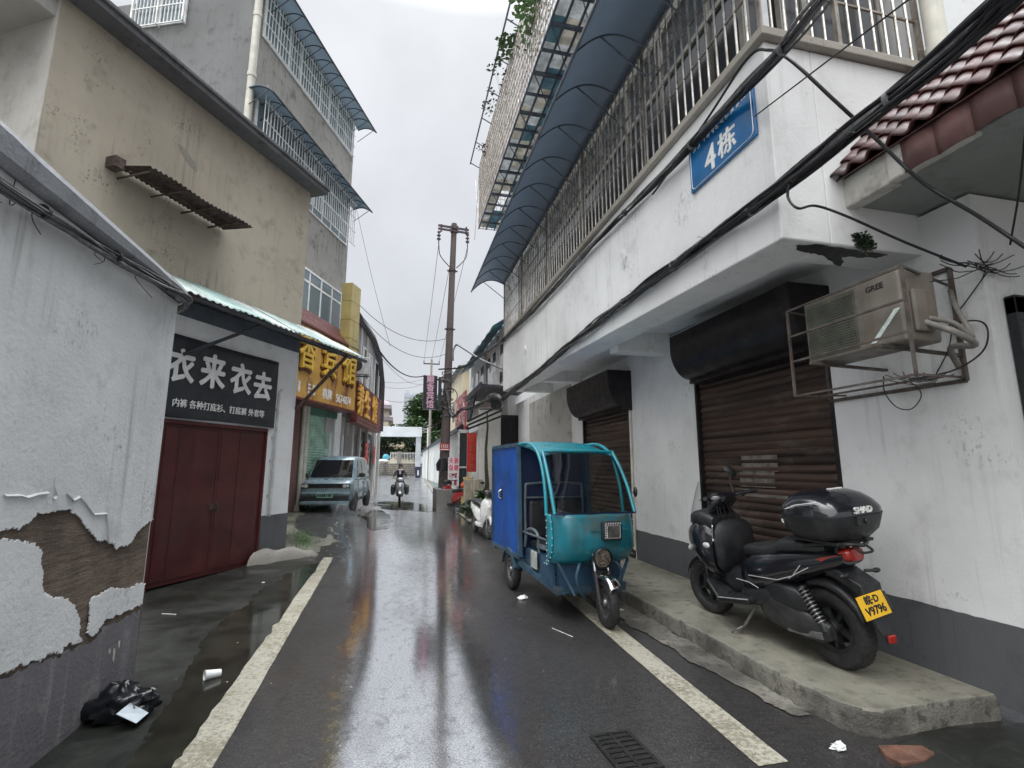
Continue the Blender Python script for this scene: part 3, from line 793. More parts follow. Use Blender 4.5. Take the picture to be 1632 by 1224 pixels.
# entrance behind the canopy: dark steel door in the end wall of building 4
er = thing('steel_door', 'dark steel door in the shaded wall under the tiled canopy', 'door', (4.3, 2.38, 0))
ed = MB(); d0 = AY(1606,508,2.4).x
ed.box((d0+.06, 2.36, .02), (d0+1.25, 2.392, 2.62)); ed.build('door_leaf', M['black_iron'], er)
ef = MB(); ef.box((d0-.02, 2.33, -.02), (d0+.07, 2.394, 2.74)); ef.box((d0-.02, 2.33, 2.62), (d0+1.3, 2.394, 2.75)); ef.build('door_frame', M['black_iron'], er, bevel=.006)
eh = MB(); eh.box((d0+.1, 2.32, 1.9), (d0+.2, 2.36, 2.2)); eh.build('lock_plate', M['dark_metal'], er, bevel=.01)

# ---------------------------------------------------------------- blue address plate
ad = thing('address_plate', 'blue enamel address plate with white number four on the white parapet', 'sign', (2.58, 3.3, 4.3))
q0, q1 = AX(1102,250,2.57), AX(1103,307,2.57)
q2, q3 = AX(1208,213,2.57), AX(1197,138,2.57)
A = MB()
c00, c10, c11, c01 = Vector((2.57,3.745,4.115)), Vector((2.57,2.885,4.10)), Vector((2.57,2.885,4.55)), Vector((2.57,3.745,4.56))
A.box((2.575, 2.885, 4.10), (2.597, 3.745, 4.56))
M['enamel_blue'] = plain('blue_enamel', (.008,.125,.33), .22, 0, .2, 3, coat=.4)
A.build('plate', M['enamel_blue'], ad, bevel=.004)
L = MB(); FM = lambda u, v, x=2.571: frame((x, 3.315-u, 4.33+v), (0,-1,0), (0,0,1))
text('4', .33, FM(-.12, -.08), .006, L, 0, .005, .95)
text('栋', .235, FM(.10, -.075), .006, L, 0, .005, 1.0)
rr4 = random.Random(2)
for k in range(11):
    u4 = -.33+.066*k
    for j in range(5): L.bar((2.571,3.315-u4-rr4.uniform(-.02,.02),4.49+rr4.uniform(-.03,.03)),(2.571,3.315-u4-rr4.uniform(-.024,.024),4.49+rr4.uniform(-.03,.03)),.006)
L.build('lettering', M['white_paint'], ad)
bo = MB(); pts = []
for cx_, cy_, a0 in ((.36,.165,0),(-.36,.165,90),(-.36,-.165,180),(.36,-.165,270)):
    pts += [(cx_+.045*math.cos(R(a0+k*18)), cy_+.045*math.sin(R(a0+k*18))) for k in range(6)]
pts.append(pts[0])
bo.tube([(2.573, 3.315-u, 4.33+v) for u, v in pts], .004, 4, 0, False)
bo.build('border_line', M['white_paint'], ad)
# ---------------------------------------------------------------- air conditioner in its rusty cage
ac = thing('air_conditioner', 'grimy beige air conditioner unit inside a rusty cage on the white wall', 'air conditioner', (3.25, 2.78, 2.38))
ax0, ax1, ay0, ay1, az0, az1 = 3.12, 3.42, 2.40, 3.17, 2.40, 2.88
M['ac_shell'] = plain('ac_shell', (.15,.135,.115), .5, 0, .25, 4, streak=(.13,.1,.07), streak_amt=.7, dirt=(.13,.1,.075), dirt_amt=.6)
s_ = MB(); s_.box((ax0, ay0, az0), (ax1, ay1, az1)); s_.build('casing', M['ac_shell'], ac, bevel=.018, seg=3)
g_ = MB(); g_.box((ax0-.008, 2.72, az0+.03), (ax0+.02, ay1-.03, az1-.03))
for k in range(21): g_.box((ax0-.014, 2.73, az0+.045+.0185*k), (ax0-.006, ay1-.04, az0+.053+.0185*k))
for k in range(10): g_.box((ax0-.012, 2.74+.042*k, az0+.04), (ax0-.006, 2.744+.042*k, az1-.04))
g_.build('fan_grille', plain('grille_dark', (.085,.09,.07), .6, 0, .25, 8), ac)
l_ = MB(); text('GREE', .055, frame((ax0-.001, 2.57, az1-.075), (0,-1,0), (0,0,1)), .003, l_, 0, .002); l_.build('lettering', M['black_plastic'], ac)
st_ = MB(); st_.prism([(2.72-.12, az0+.03),(2.72-.08, az0+.03),(2.55-.10, az0+.22),(2.55-.14, az0+.22)], ax0-.003, ax0, 'x'); st_.build('sticker', plain('green_white_sticker', (.5,.58,.55), .5, 0, .35, 14), ac)
sv = MB(); sv.box((3.19, ay0-.03, az0+.06), (3.34, ay0, az0+.34)); sv.build('service_cover', M['ac_shell'], ac, bevel=.012)
pp = MB()
pp.tube(spline([(3.3,ay0-.02,2.55),(3.38,2.30,2.5),(3.52,2.3,2.42),(3.6,2.42,2.66),(3.84,2.6,2.86)], 6), .016, 8)
pp.tube(spline([(3.26,ay0-.02,2.52),(3.34,2.27,2.43),(3.5,2.28,2.36),(3.62,2.5,2.4),(3.84,2.62,2.3)], 6), .02, 8)
pp.build('insulated_pipe', plain('pipe_wrap', (.2,.19,.17), .8, 0, .2, 12), ac, smooth=60)
cgx = thing('cage_bracket', 'rusty square-tube cage around the air conditioner on the wall', 'cage', (3.85, 2.78, 2.15))
cb = MB(); fy0, fy1, fz0, fz1, fx = 2.28, 3.21, 2.15, 2.83, 3.0
for z in (fz0, 2.42, 2.62, fz1): cb.bar((fx, fy0, z), (fx, fy1, z), .014)
for y in (fy0, fy1):
    cb.bar((fx, y, fz0), (fx, y, fz1), .016)
    for z in (fz0, fz1): cb.bar((fx, y, z), (XW-.01, y+.34, z+.08), .014)
for z in (fz0, fz1): cb.bar((fx+.38, fy0+.14, z+.03), (fx+.38, fy1+.14, z+.03), .014)
for y in (2.5, 3.05): cb.bar((fx+.02, y, az0-.02), (XW-.01, y+.1, az0-.02), .03, .02)
M['cage_grey'] = plain('grey_rusty_angle', (.105,.09,.08), .7, .4, .35, 11, dirt=(.16,.09,.06), dirt_amt=.4); cb.build('cage_frame', M['cage_grey'], cgx)
nb = MB()                                                    # raised border on the wall round the cage
for a_, b_ in (((2.585,2.2),(2.585,3.02)),((3.7,2.2),(3.7,3.02)),((2.585,3.02),(3.7,3.02)),((2.585,2.2),(3.7,2.2))):
    nb.bar((XW-.012, a_[0], a_[1]), (XW-.012, b_[0], b_[1]), .026, .026)
nb.build('wall_border', M['cage_grey'], cgx)
# loose wires round the air conditioner
def wire(label, pts, r_=.004, mat='cable', name='loose_wire', cat='wire', group=None, n=8, seed=0, w=.0):
    mb = MB(); p = spline(pts, n) if len(pts) > 2 else pts
    mb.tube(wob(p, w, 2, seed) if w else p, r_, 6)
    o = mb.build(name, M[mat], None, smooth=60)
    return tag(o, label, cat, group)
x = XW-.02
wire('black wire looping out from the wall behind the air conditioner', [AX(1450,605,3.4),AX(1520,590,3.7),AX(1566,560,3.75),AX(1574,525,3.75),AX(1555,511,3.8),AX(1510,520,x),AX(1480,545,x)], .006)
wire('thin wire drooping in a loop below the air conditioner cage', [AX(1408,600,3.2),AX(1410,625,3.3),AX(1428,648,3.4),AX(1452,652,3.5),AX(1468,632,3.6),AX(1460,615,3.7),AX(1440,606,3.6)], .004)
wire('thin wire running up the wall beside the air conditioner', [AX(1490,600,x),AX(1512,555,x),AX(1520,510,x),AX(1540,480,x),AX(1575,432,x)], .004)
tw = MB()
for k in range(9):
    a_ = AX(1410+6*k,598+rnd.uniform(-4,6),3.25); b_ = AX(1500+rnd.uniform(-30,25),603+rnd.uniform(-14,12),3.7)
    tw.tube(wob(sag(a_, b_, .03, 8), .03, 4, k), .003, 5)
tag(tw.build('wire_tangle', M['cable'], None), 'tangle of thin black wires under the air conditioner cage', 'wires')
tw = MB()
for k in range(22):
    c_ = AY(1565+rnd.uniform(-22,22),425+rnd.uniform(-8,8),2.36); e_ = AY(1565+rnd.uniform(-90,75),425+rnd.uniform(-26,26),2.36)
    tw.tube(wob(sag(c_, e_, .02, 7), .03, 5, k), .0035, 5)
tag(tw.build('wire_tangle', M['cable'], None), 'knot of thin wires where the canopy soffit meets the wall', 'wires')
# ---------------------------------------------------------------- cable bundles along the facade
def bundle(label, path, n, r0, rs, seed, name='cable_bundle', twigs=0, mats=('cable','cable_grey')):
    rr = random.Random(seed); mb = MB(); base = lerp_pts(spline(path, 10), 90)
    for k in range(n):
        a = rr.uniform(0, 6.28); q = r0*math.sqrt(rr.random())
        pts = []
        for i, p in enumerate(base):
            tt = i/len(base)
            aa = a+tt*rr.choice((-1,1))*.0+1.6*math.sin(tt*7+k)
            o_ = Vector((math.cos(aa)*q, 0, math.sin(aa)*q))
            pts.append(p+o_+noise.noise_vector(p*1.6+Vector((k*3.7,0,0)))*r0*.7)
        mb.tube(pts, rs*rr.uniform(.6,1.3), 6, 1 if rr.random() < .22 else 0)
    for i in range(6, len(base)-6, 9):
        d = (base[i+1]-base[i]).normalized(); mb.tube([base[i]-d*.012, base[i]+d*.012], r0*1.02+rs*.6, 10, 1)
    for k in range(twigs):
        i = rr.randrange(5, len(base)-5); p = base[i]
        mb.tube(spline([p, p+Vector((-.03,rr.uniform(-.1,.1),-.05)), p+Vector((-.02,rr.uniform(-.2,.2),rr.uniform(-.14,.1)))], 4), .0025, 4, 1)
    o = mb.build(name, [M[mats[0]], M[mats[1]]], None, smooth=60)
    return tag(o, label, 'cables')
low = [(1640,-38,2.35),(1600,0,2.4),(1480,110,2.5),(1360,205,2.53),(1245,298,2.52),(1100,405,2.54),(950,515,2.54),(860,590,2.55),(800,637,2.55)]
bundle('thick black cable bundle running along the bottom of the white parapet', [AX(px,py,X) for px,py,X in low], 26, .043, .0105, 5, twigs=26)
upb = [(1330,-25,1.9),(1250,75,2.3),(1165,165,2.5),(1060,275,2.53),(940,395,2.54),(860,485,2.54),(801,541,2.55),(775,560,2.7)]
bundle('black cable bundle stretched across the blue address plate', [AX(px,py,X) for px,py,X in upb], 11, .034, .0095, 6)
wire('single black cable arching over the parapet corner down to the canopy', [AX(1040,310,2.5),AX(1120,200,2.5),AX(1190,95,2.5),AX(1225,80,2.5),AX(1260,96,2.4),AX(1330,160,2.6),AX(1400,225,2.9),AX(1470,290,3.1),AX(1560,345,3.3),AX(1640,398,3.4)], .011)
wire('thin taut wire from the address plate corner up past the tile canopy', [AX(1202,186,2.55),AX(1500,-40,2.3)], .005)
wire('thin cable hanging from the canopy soffit before the steel door', [AX(1636,190,3.4),AX(1625,300,3.6),AX(1610,390,3.8)], .006)
wire('black cable hooked below the parapet corner towards the canopy', [AX(1258,290,2.5),AX(1256,315,2.5),AX(1272,332,2.52),AX(1300,328,2.7),AX(1350,345,2.9),AX(1440,385,3.3),AX(1540,425,3.7)], .009)
wire('white conduit pipe fixed vertically beside the second roller shutter', [(XW-.03,7.66,.3),(XW-.03,7.66,2.6),(XW-.03,7.66,3.3)], .02, 'pipe', 'conduit_pipe', 'pipe')
# black tar stain and moss on the underside near the corner
def stain(name, label, pts3, n, m, cat='stain'):
    mb = MB(); mb.add(pts3, [tuple(range(len(pts3)))]); return mb
tr = MB(); rj = random.Random(6)
o1 = [(1268,392),(1300,389),(1350,397),(1415,406),(1400,411),(1375,412),(1340,410),(1346,420),(1335,426),(1310,408),(1285,404),(1268,400)]
pj = []
for (a0, b0), (a1, b1) in zip(o1, o1[1:]+o1[:1]):
    for k in range(5): pj.append((a0+(a1-a0)*k/5+rj.uniform(-3,3)*(k > 0), b0+(b1-b0)*k/5+rj.uniform(-1.6,1.6)*(k > 0)))
pj = [AZ(a, b_, 3.197) for a, b_ in pj]; pj = [p for p in pj if p.y > 2.765 or True]
tri_ = mathutils.geometry.tessellate_polygon([[Vector((p.x,p.y,0)) for p in pj]])
tr.add([(p.x, max(p.y,2.765), zb(max(p.y,2.765))-.003) for p in pj], [tuple(q) for q in tri_])
tr.build('peeling_tar', plain('peeling_tar', (.03,.03,.03), .5, 0, .4, 9), b4)
shrub('moss_clump', 'dark moss and weed clump growing from the corner under the canopy edge', 'moss', AY(1380,396,2.74)-Vector((0,0,.06)), (.085,.025,.09), 220, .026, 77, None, 'leaf_dark', None, 5)
# ---------------------------------------------------------------- LEFT SIDE
def onp(root, px, py, v=0.0):                     # photo pixel -> (u, z) on the plane local y = v of a facade
    Wm = wmat(root).inverted(); o_ = Wm @ Vector((0,0,CAMH)); d = Wm.to_3x3() @ ray(px, py)
    p = o_+d*((v-o_.y)/d.y); return p.x, p.z
def onpx(root, px, py, u=0.0):                    # -> (v, z) on the plane local x = u
    Wm = wmat(root).inverted(); o_ = Wm @ Vector((0,0,CAMH)); d = Wm.to_3x3() @ ray(px, py)
    p = o_+d*((u-o_.x)/d.x); return p.y, p.z
def scribble(mb, u0, u1, z, h, v, n, rr, m=0, w=.12):   # rows of unreadable little painted characters
    s_ = (u1-u0)/n
    for k in range(n):
        c_ = u0+s_*(k+.5); q = s_*.38
        for j in range(3): mb.box((c_-q, v-.004, z-h/2+h*(.12+.36*j)), (c_+q*rr.uniform(.5,1), v, z-h/2+h*(.12+.36*j+w)))
        for j in range(2): mb.box((c_+q*rr.uniform(-.9,.6)-.01, v-.004, z-h/2), (c_+q*rr.uniform(-.9,.6)+s_*.06, v, z+h/2))
# --- peeling boundary wall
XL = -1.875
bw = thing('boundary_wall', 'peeling white plaster wall with exposed brown render beside the red doors', 'wall', (-2.0, 3.0, 0))
w_ = MB(); w_.box((-2.3, -1.6, -.1), (XL, 4.6, 3.0)); w_.build('wall_core', M['render_brown'], bw)
def pz(zx, zy): p = AX(zx*.3792, 760+zy*.379, XL); return (p.y, p.z)
top_edge = [(0,225),(20,216),(45,214),(62,222),(90,205),(112,188),(130,168),(150,150),(175,152),(200,146),(240,141),(285,138),(312,160),(335,182),(352,208),(372,230),(392,255),(408,270),(432,266),(452,276),(470,280),(478,302),(500,293),(528,288),(548,268),(566,238),(590,212),(612,196),(645,172)]
low_edge = [(606,452),(575,450),(548,462),(520,474),(492,470),(462,464),(445,474),(420,488),(398,500),(376,510),(368,540),(370,580),(362,620),(358,655)]
low_edge2 = [(320,668),(326,628),(322,590),(310,560),(292,535),(270,515),(240,505),(212,512),(195,500),(172,494),(166,460),(170,410),(160,360),(166,320),(150,292),(126,282),(105,276),(60,268),(30,270),(0,262)]
bot_edge_r = [(600,528),(560,548),(520,566),(470,588),(430,606),(408,636),(396,660),(372,672)]
bot_edge_l = [(340,690),(312,690),(300,705),(280,700),(258,716),(240,745),(215,735),(190,742),(170,765),(150,770),(128,768),(105,790),(80,788),(50,802),(20,818),(0,824)]
def jit(L, a=.009):
    out = []
    for (x0, y0), (x1, y1) in zip(L, L[1:]):
        for k in range(7):
            t_ = k/7; out.append((x0+(x1-x0)*t_+a*rnd.uniform(-1,1)*(k > 0), y0+(y1-y0)*t_+a*rnd.uniform(-1,1)*(k > 0)))
    out.append(L[-1]); return out
FMx = frame((XL+.011, 0, 0), (0,1,0), (0,0,1))
T = jit([pz(*p) for p in top_edge]); T[-1] = (4.597, T[-1][1])
yl = -1.58
pl_ = MB()
curve_fill([[(yl, T[0][1]-.1)]+[(T[0][0]-.5, T[0][1]+.06), (T[0][0]-.2, T[0][1]-.03)]+T+[(4.597, 2.99), (yl, 2.99)]], .008, FMx, pl_)
LB = jit([pz(*p) for p in low_edge2]); BL = jit([pz(*p) for p in bot_edge_l], .012)
curve_fill([BL+[(BL[-1][0]-.5,BL[-1][1]-.06),(yl,.42),(yl,T[0][1]-.22),(LB[-1][0]-.6,LB[-1][1]-.1)]+LB[::-1]], .008, FMx, pl_)
LR = jit([pz(*p) for p in low_edge]); BR = jit([pz(*p) for p in bot_edge_r], .01); LR[0] = (4.597, LR[0][1]); BR[0] = (4.597, BR[0][1])
curve_fill([LR+BR[::-1]], .008, FMx, pl_)
pl_.build('plaster_layer', M['old_white'], bw)
cr_ = MB()                                         # lifted flake edges along the crack
for L_ in ([(0,75),(60,72),(95,82),(130,70),(185,62)],[(215,0),(212,40),(222,75),(208,88)],[(265,68),(290,95),(318,80),(345,110),(378,155),(432,150),(440,215),(440,268)]):
    pts = [pz(*p) for p in L_]
    for (a, b_), (c, d) in zip(pts, pts[1:]):
        cr_.add([(XL+.016,a,b_),(XL+.016,c,d),(XL+.028,c+.004,d-.011),(XL+.026,a+.004,b_-.009)], [(0,1,2,3)])
cr_.build('lifted_flake', M['old_white'], bw, thick=.004)
dd = MB()
D_ = [(4.598, BR[0][1]-.02)]+[(y, z-.045-.02*noise.noise(Vector((y*5,0,0)))) for y, z in BR[1:]]+[(y, z-.03-.03*noise.noise(Vector((y*6,2,0)))) for y, z in BL]+[(yl,.36),(yl,-.06),(4.598,-.06)]
curve_fill([D_], .008, frame((XL+.006,0,0),(0,1,0),(0,0,1)), dd)
for q in ((470,750,5,20),(492,705,5,12),(452,735,4,8)):
    c_ = pz(q[0], q[1]); poly = [(c_[0]+q[2]*.0021*math.cos(a)*(1+.5*noise.noise(Vector((a*2,q[0],0)))), c_[1]+q[3]*.0021*math.sin(a)*(1+.6*noise.noise(Vector((a*2,q[1],0))))) for a in [k*.35 for k in range(18)]]
    curve_fill([poly], .006, frame((XL+.011,0,0),(0,1,0),(0,0,1)), dd, 1)
dd.build('dado', [M['dado_old'], plaster('flaking_patch', (.42,.41,.37), (.2,.19,.17), .6, .2, .4)], bw)
cpg = MB()
n = 30; rg = []
for k in range(n+1):
    y = -1.6+6.25*k/n; a = .012*noise.noise(Vector((y*2.2,0,3))); hz_ = 3.22-.02*max(0, y-1)
    zz = 2.955+.018*max(0,y-1)
    rg.append([(-2.35,y,zz),(XL+.03+a,y,zz+a),(XL+.075+a,y,zz+.035),(XL+.08+a*1.4,y,hz_-.07+a),(XL+.03,y,hz_+a),(-2.35,y,hz_+.06)])
cpg.loft(rg); cpg.build('coping', M['coping'], bw, smooth=30)
pathL = [(XL+.06,-1.6,2.86),(XL+.06,1.0,2.90),(XL+.065,2.0,2.88),(XL+.07,2.6,2.88),(XL+.075,3.3,2.93),(XL+.09,4.0,2.97),(XL+.10,4.5,3.02),(XL+.02,4.72,3.0),(-2.1,4.9,2.98)]
bundle('old grey and black cable bundle sagging under the coping of the peeling wall', pathL, 14, .032, .008, 21, twigs=14, mats=('cable_grey','cable'))
# --- brown house behind
A1 = 29.0
bh = thing('plastered_house', 'blank tan plastered house behind the lean-to, rusty awning on its wall', 'house', (-3.40, 8.2, 0), R(90-A1))
u0, _ = onp(bh, 58, 232); u1, zt1 = onp(bh, 520, 330, -.3); ur, _ = onp(bh, 486, 430)
H1 = 7.5
b_ = MB(); b_.box((u0, 0, -.1), (ur, 7, H1)); b_.build('wall', M['tan_wall'], bh, world=False)
sw = MB(); sw.box((u0-.01, .006, 0), (u0+.02, 7, H1-.05)); sw.build('side_wall', M['pale_wall'], bh, world=False)
ev = MB(); ev.box((u0-.3, -.32, H1), (u1, 7.4, H1+.09)); ev.box((u0-.3,-.36,H1+.09),(u1+.04,7.4,H1+.15))
ev.build('eave_slab', plaster('eave_concrete', (.14,.14,.147), (.05,.05,.055), .8, .8, .5), bh, bevel=.01, world=False)
bs = MB(); vz = onpx(bh, 95, 25, u0); bs.box((u0-1.7, .05, vz[1]), (u0, 6, vz[1]+.22)); bs.box((u0-1.7,.03,vz[1]+.22),(u0-1.6,6,vz[1]+1.2)); bs.build('balcony_slab', M['pale_wall'], bh, bevel=.01, world=False)
# rusty corrugated awning
(ua, za), (ub, zb2) = onp(bh, 170, 262), onp(bh, 330, 330)
ca = MB()
def cor(i, j):
    u = ua+.1+(ub-ua+.25)*i; return (u, -.02-.62*j, za-.02-.06*j+.014*math.sin(u*2*math.pi/.075)+.02*math.sin(i*9)*j+.06*(1-i)*(1-j))
ca.grid(cor, 150, 4); ac_ = ca.build('rusty_awning', M['rust'], bh, smooth=60, thick=.004, world=False)
cf = MB(); cf.box((ua-.02,-.18,za-.05),(ua+.12,0,za+.1)); 
for k in range(4): cf.bar((ua+.15+(ub-ua)*k/3.2,0,za-.12),(ua+.15+(ub-ua)*k/3.2,-.6,za-.12),.02)
cf.bar((ua+.1,-.3,za-.09),(ub+.2,-.3,za-.09),.022); cf.build('awning_bracket', M['rust'], ac_, world=True)
for o in (bpy.data.objects['awning_bracket'],): o.matrix_parent_inverse = Matrix.Identity(4)
# hole and small marks in the render
ho = MB(); (uh, zh) = onp(bh, 300, 252)
ho.add([(uh+.17*math.cos(a)*(1+.3*noise.noise(Vector((a,1,0))))-.1*math.sin(a)*.5, -.003, zh+.1*math.sin(a)-.08*math.cos(a)) for a in [k*.45 for k in range(14)]], [tuple(range(14))])
ho.build('render_patch', plaster('dug_out_render', (.3,.28,.25), (.1,.09,.08), .8, 0, .9), bh, world=False)
# --- lean-to shop with red doors
ls = thing('lean_to_shop', 'low white lean-to shop with red metal double doors and a teal corrugated roof', 'shop', (-3.12, 7.71, 0), R(90-A1))
UD, ZD = 1.90, 2.24; UE = onp(ls, 474, 600)[0]
w_ = MB()
w_.box((-1.6, 0, -.1), (-.02, .3, 4.05)); w_.box((UD+.02, 0, -.1), (UE, .45, 4.05)); w_.box((-.02, 0, ZD+.03), (UD+.02, .3, 4.05))
w_.build('wall', M['white_wall'], ls, world=False)
fa = MB(); fa.box((-1.6, -.006, 3.77), (UE+.004, 0, 4.03)); fa.box((UE, -.006, 3.77), (UE+.006, .45, 4.03)); fa.build('painted_fascia', plain('slate_paint', (.085,.10,.12), .7, 0, .15, 4), ls, world=False)
ba = MB(); ba.box((UD+.02, -.006, -.1), (UE+.004, 0, .80)); ba.box((UE, -.006, -.1), (UE+.006, .45, .80)); ba.build('dado', M['dado'], ls, world=False)
M['red_door'] = plain('dark_red_door_paint', (.066,.014,.014), .45, 0, .25, 2.2, .1, 8, dirt=(.05,.02,.018), dirt_amt=.6, streak=(.045,.012,.012), streak_amt=.5)
for k in (0, 1):
    d_ = MB(); a, b2_ = (0+.012, UD/2-.003) if k == 0 else (UD/2+.003, UD-.012)
    d_.box((a, .02, .03), (b2_, .055, ZD-.02))
    wd = b2_-a
    mid = a+wd*(.28 if k == 0 else .42)
    for x0, x1 in ((a+.045, mid-.01), (mid+.01, b2_-.045)):
        d_.box((x0, .012, .09), (x1, .02, ZD-.09))
    do = d_.build('door', M['red_door'], ls, bevel=.005, world=False)
    h_ = MB(); hx = UD/2-.045 if k == 0 else UD/2+.045
    h_.box((hx-.022, -.0, .98), (hx+.022, .02, 1.08)); h_.tube([(hx,0,1.06),(hx,-.035,1.05),(hx,-.035,1.0),(hx,0,.99)], .006, 6)
    h_.build('handle', M['rust'], do, world=False)
df = MB(); df.box((-.02,-.012,0),(.012,.06,ZD+.03)); df.box((UD-.012,-.012,0),(UD+.02,.06,ZD+.03)); df.box((-.02,-.014,ZD-.02),(UD+.02,.06,ZD+.035)); df.build('door_frame', M['red_door'], ls, world=False)
# corrugated roof with its purlin and props
rf = MB()
UR = onp(ls, 586, 583, -.62)[0]
zE = 3.86
rr = random.Random(5)
u = -1.4; k = 0
while u < UR:
    wd = .62; e_ = rr.uniform(-.05,.05); lift = .012*(k % 2)
    x1 = min(UR, u+wd+.05)
    back = .47 if u < 3.0 else .1
    def sh(i, j, u=u, x1=x1, e_=e_, lift=lift, back=back):
        uu = u+(x1-u)*i; v = back+(-.64+e_-back)*j; return (uu, v, zE+.36*(back-v)*-1/(1.1)*1+.36+lift+.016*math.sin(uu*2*math.pi/.12)-.0)
    def sh(i, j, u=u, x1=x1, e_=e_, lift=lift, back=back):
        uu = u+(x1-u)*i; v = back+(-.64+e_-back)*j
        return (uu, v, zE+.03+.60*(v+.64)/1.1+lift+.014*math.sin(uu*2*math.pi/.12))
    rf.grid(sh, 34, 4, k % 3); u += wd; k += 1
ro = rf.build('roof', [plain('roof_teal', (.30,.42,.40), .45, 0, .2, 3, dirt=(.2,.21,.19), dirt_amt=.4), plain('roof_pale', (.52,.57,.56), .45, 0, .15, 3, dirt=(.2,.21,.19), dirt_amt=.5), plain('roof_green', (.40,.50,.47), .45, 0, .2, 3, dirt=(.2,.21,.19), dirt_amt=.5)], ls, smooth=60, thick=.004, world=False)
pu = MB(); pu.bar((-1.4,-.58,zE),(UR,-.58,zE),.05,.05); pu.bar((-1.4,-.2,zE+.1),(UR,-.2,zE+.1),.04,.04)
s1a = onp(ls, 292, 565, -.06); pu.tube([(s1a[0],-.05,s1a[1]),(onp(ls,412,518,-.5)[0],-.55,zE-.03)], .026, 8)
pu.build('roof_purlin', M['dark_metal'], ls, smooth=50, world=False)
prp = MB(); pA = (UE, -.02, onp(ls, 466, 652)[1]); prp.tube([pA, (onp(ls,553,577,-.58)[0], -.58, zE-.02)], .032, 8); prp.build('roof_prop', M['rust'], ls, smooth=50, world=False)
pi = MB(); (up_, z0_), (_, z1_) = onp(ls, 440, 620), onp(ls, 425, 820)
up_ = UD+.16
pi.tube([(up_+.03,-.03,.78),(up_+.03,-.03,2.93),(up_+.09,-.03,3.0)], .018, 8); pi.tube([(up_-.02,-.025,.78),(up_-.02,-.025,2.2)], .010, 6)
for z in (1.1,1.7,2.1,2.6): pi.box((up_-.05,-.02,z),(up_+.07,-.004,z+.05))
pi.build('conduit', plain('weathered_conduit', (.4,.42,.42), .6, 0, .2, 9, dirt=(.15,.13,.1)), ls, smooth=50, world=False)
# shop sign
sg = thing('shop_sign', 'charcoal banner with large white characters above the red doors', 'sign', (-3.12, 7.71, 2.3), R(90-A1))
zS0, zS1 = 2.30-2.3, 3.47-2.3
s_ = MB()
def ban(i, j): u = -.35+(2.02+.35)*i; return (u, -.035-.006*noise.noise(Vector((u*2,j*3,0))), zS0+(zS1-zS0)*j+.012*math.sin(i*8)*(j-.5))
s_.grid(ban, 40, 12); s_.build('banner', plain('charcoal_vinyl', (.022,.026,.032), .5, 0, .25, 3, .1, 20, dirt=(.06,.065,.07), dirt_amt=.4), sg, smooth=60, thick=.006, world=False)
for ch, u, z, s2 in (('衣',.13,3.0,.50),('来',.66,3.01,.54),('衣',1.20,2.99,.52),('去',1.67,2.95,.50)):
    L = MB(); text(ch, s2, frame((u,-.052,z-2.3),(1,0,0),(0,0,1)), .008, L, 0, .016, .84); L.build('lettering', M['white_paint'], sg, world=False)
L = MB()
text('内裤 各种打底衫、打底裤 外套等', .128, frame((.90,-.052,2.50-2.3),(1,0,0),(0,0,1)), .006, L, 0, .0012, .92)
L.build('lettering', M['white_paint'], sg, world=False)
# concrete lump at the foot of the pier
lm = MB(); rg = []
for k in range(13):
    q = k/12; a = onp(ls, 408, 905); c_ = Vector(AZ(408+98*q, 902-12*q, .0)); h_ = .2*(1-q**2)**.5*(1+.15*math.sin(q*14))+.02; w2 = .22*(1-.6*q)
    ring = []
    for j in range(9):
        t_ = math.pi*j/8; nn = noise.noise(Vector((q*6, j*.8, 1)))*.03
        ring.append((c_.x+math.cos(t_)*w2*.4, c_.y+math.cos(t_)*w2, gz(c_.x,c_.y)-.02+math.sin(t_)*(h_+nn)))
    rg.append(ring)
lm.loft(rg); o = lm.build('concrete_lump', M['conc'], None, smooth=50)
tag(o, 'cracked lump of concrete at the foot of the white pier', 'concrete lump')
# --- grey four-storey block
A2 = 21.0
gb = thing('apartment_block', 'weathered grey four storey apartment block with white window grilles behind the tan house', 'building', (-4.03, 12.65, 0), R(90-A2))
UG = onp(gb, 558, 330)[0]
HT = onp(gb, 588, 195, -.7)[1]+.1
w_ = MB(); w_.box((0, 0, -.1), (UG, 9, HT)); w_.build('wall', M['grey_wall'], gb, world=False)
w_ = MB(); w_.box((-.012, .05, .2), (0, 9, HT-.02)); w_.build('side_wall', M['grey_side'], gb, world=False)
bd = MB()
for k, vb in enumerate((onpx(gb, 330, 190)[1], onpx(gb, 300, 210)[1])): bd.box((-.05, .3, vb), (-.012, 4.2, vb+.1))
bd.build('string_course', M['pale_wall'], gb, world=False, bevel=.02)
dp = MB(); dp.tube([(-.06,-.04,.5),(-.06,-.04,HT)], .095, 12)
for z in (9.5, 11.6, 13.4, 15): dp.tube([(-.06,-.04,z),(-.06,-.04,z+.12)], .11, 12)
dp.build('drain_pipe', M['pipe'], gb, smooth=50, world=False)
def grille(parent, u0, u1, z0, z1, v, du, dz, r_=.012, m='white_frame', name='window_grille', sw_=False):
    mb = MB(); k = u0
    while k <= u1+1e-6:
        mb.bar((k,v,z0),(k,v,z1), r_*1.4); k += du
    k = z0
    while k <= z1+1e-6:
        mb.bar((u0,v,k),(u1,v,k), r_*1.8); k += dz
    o = mb.build(name, M[m], parent, world=True); o.matrix_parent_inverse = Matrix.Identity(4); return o
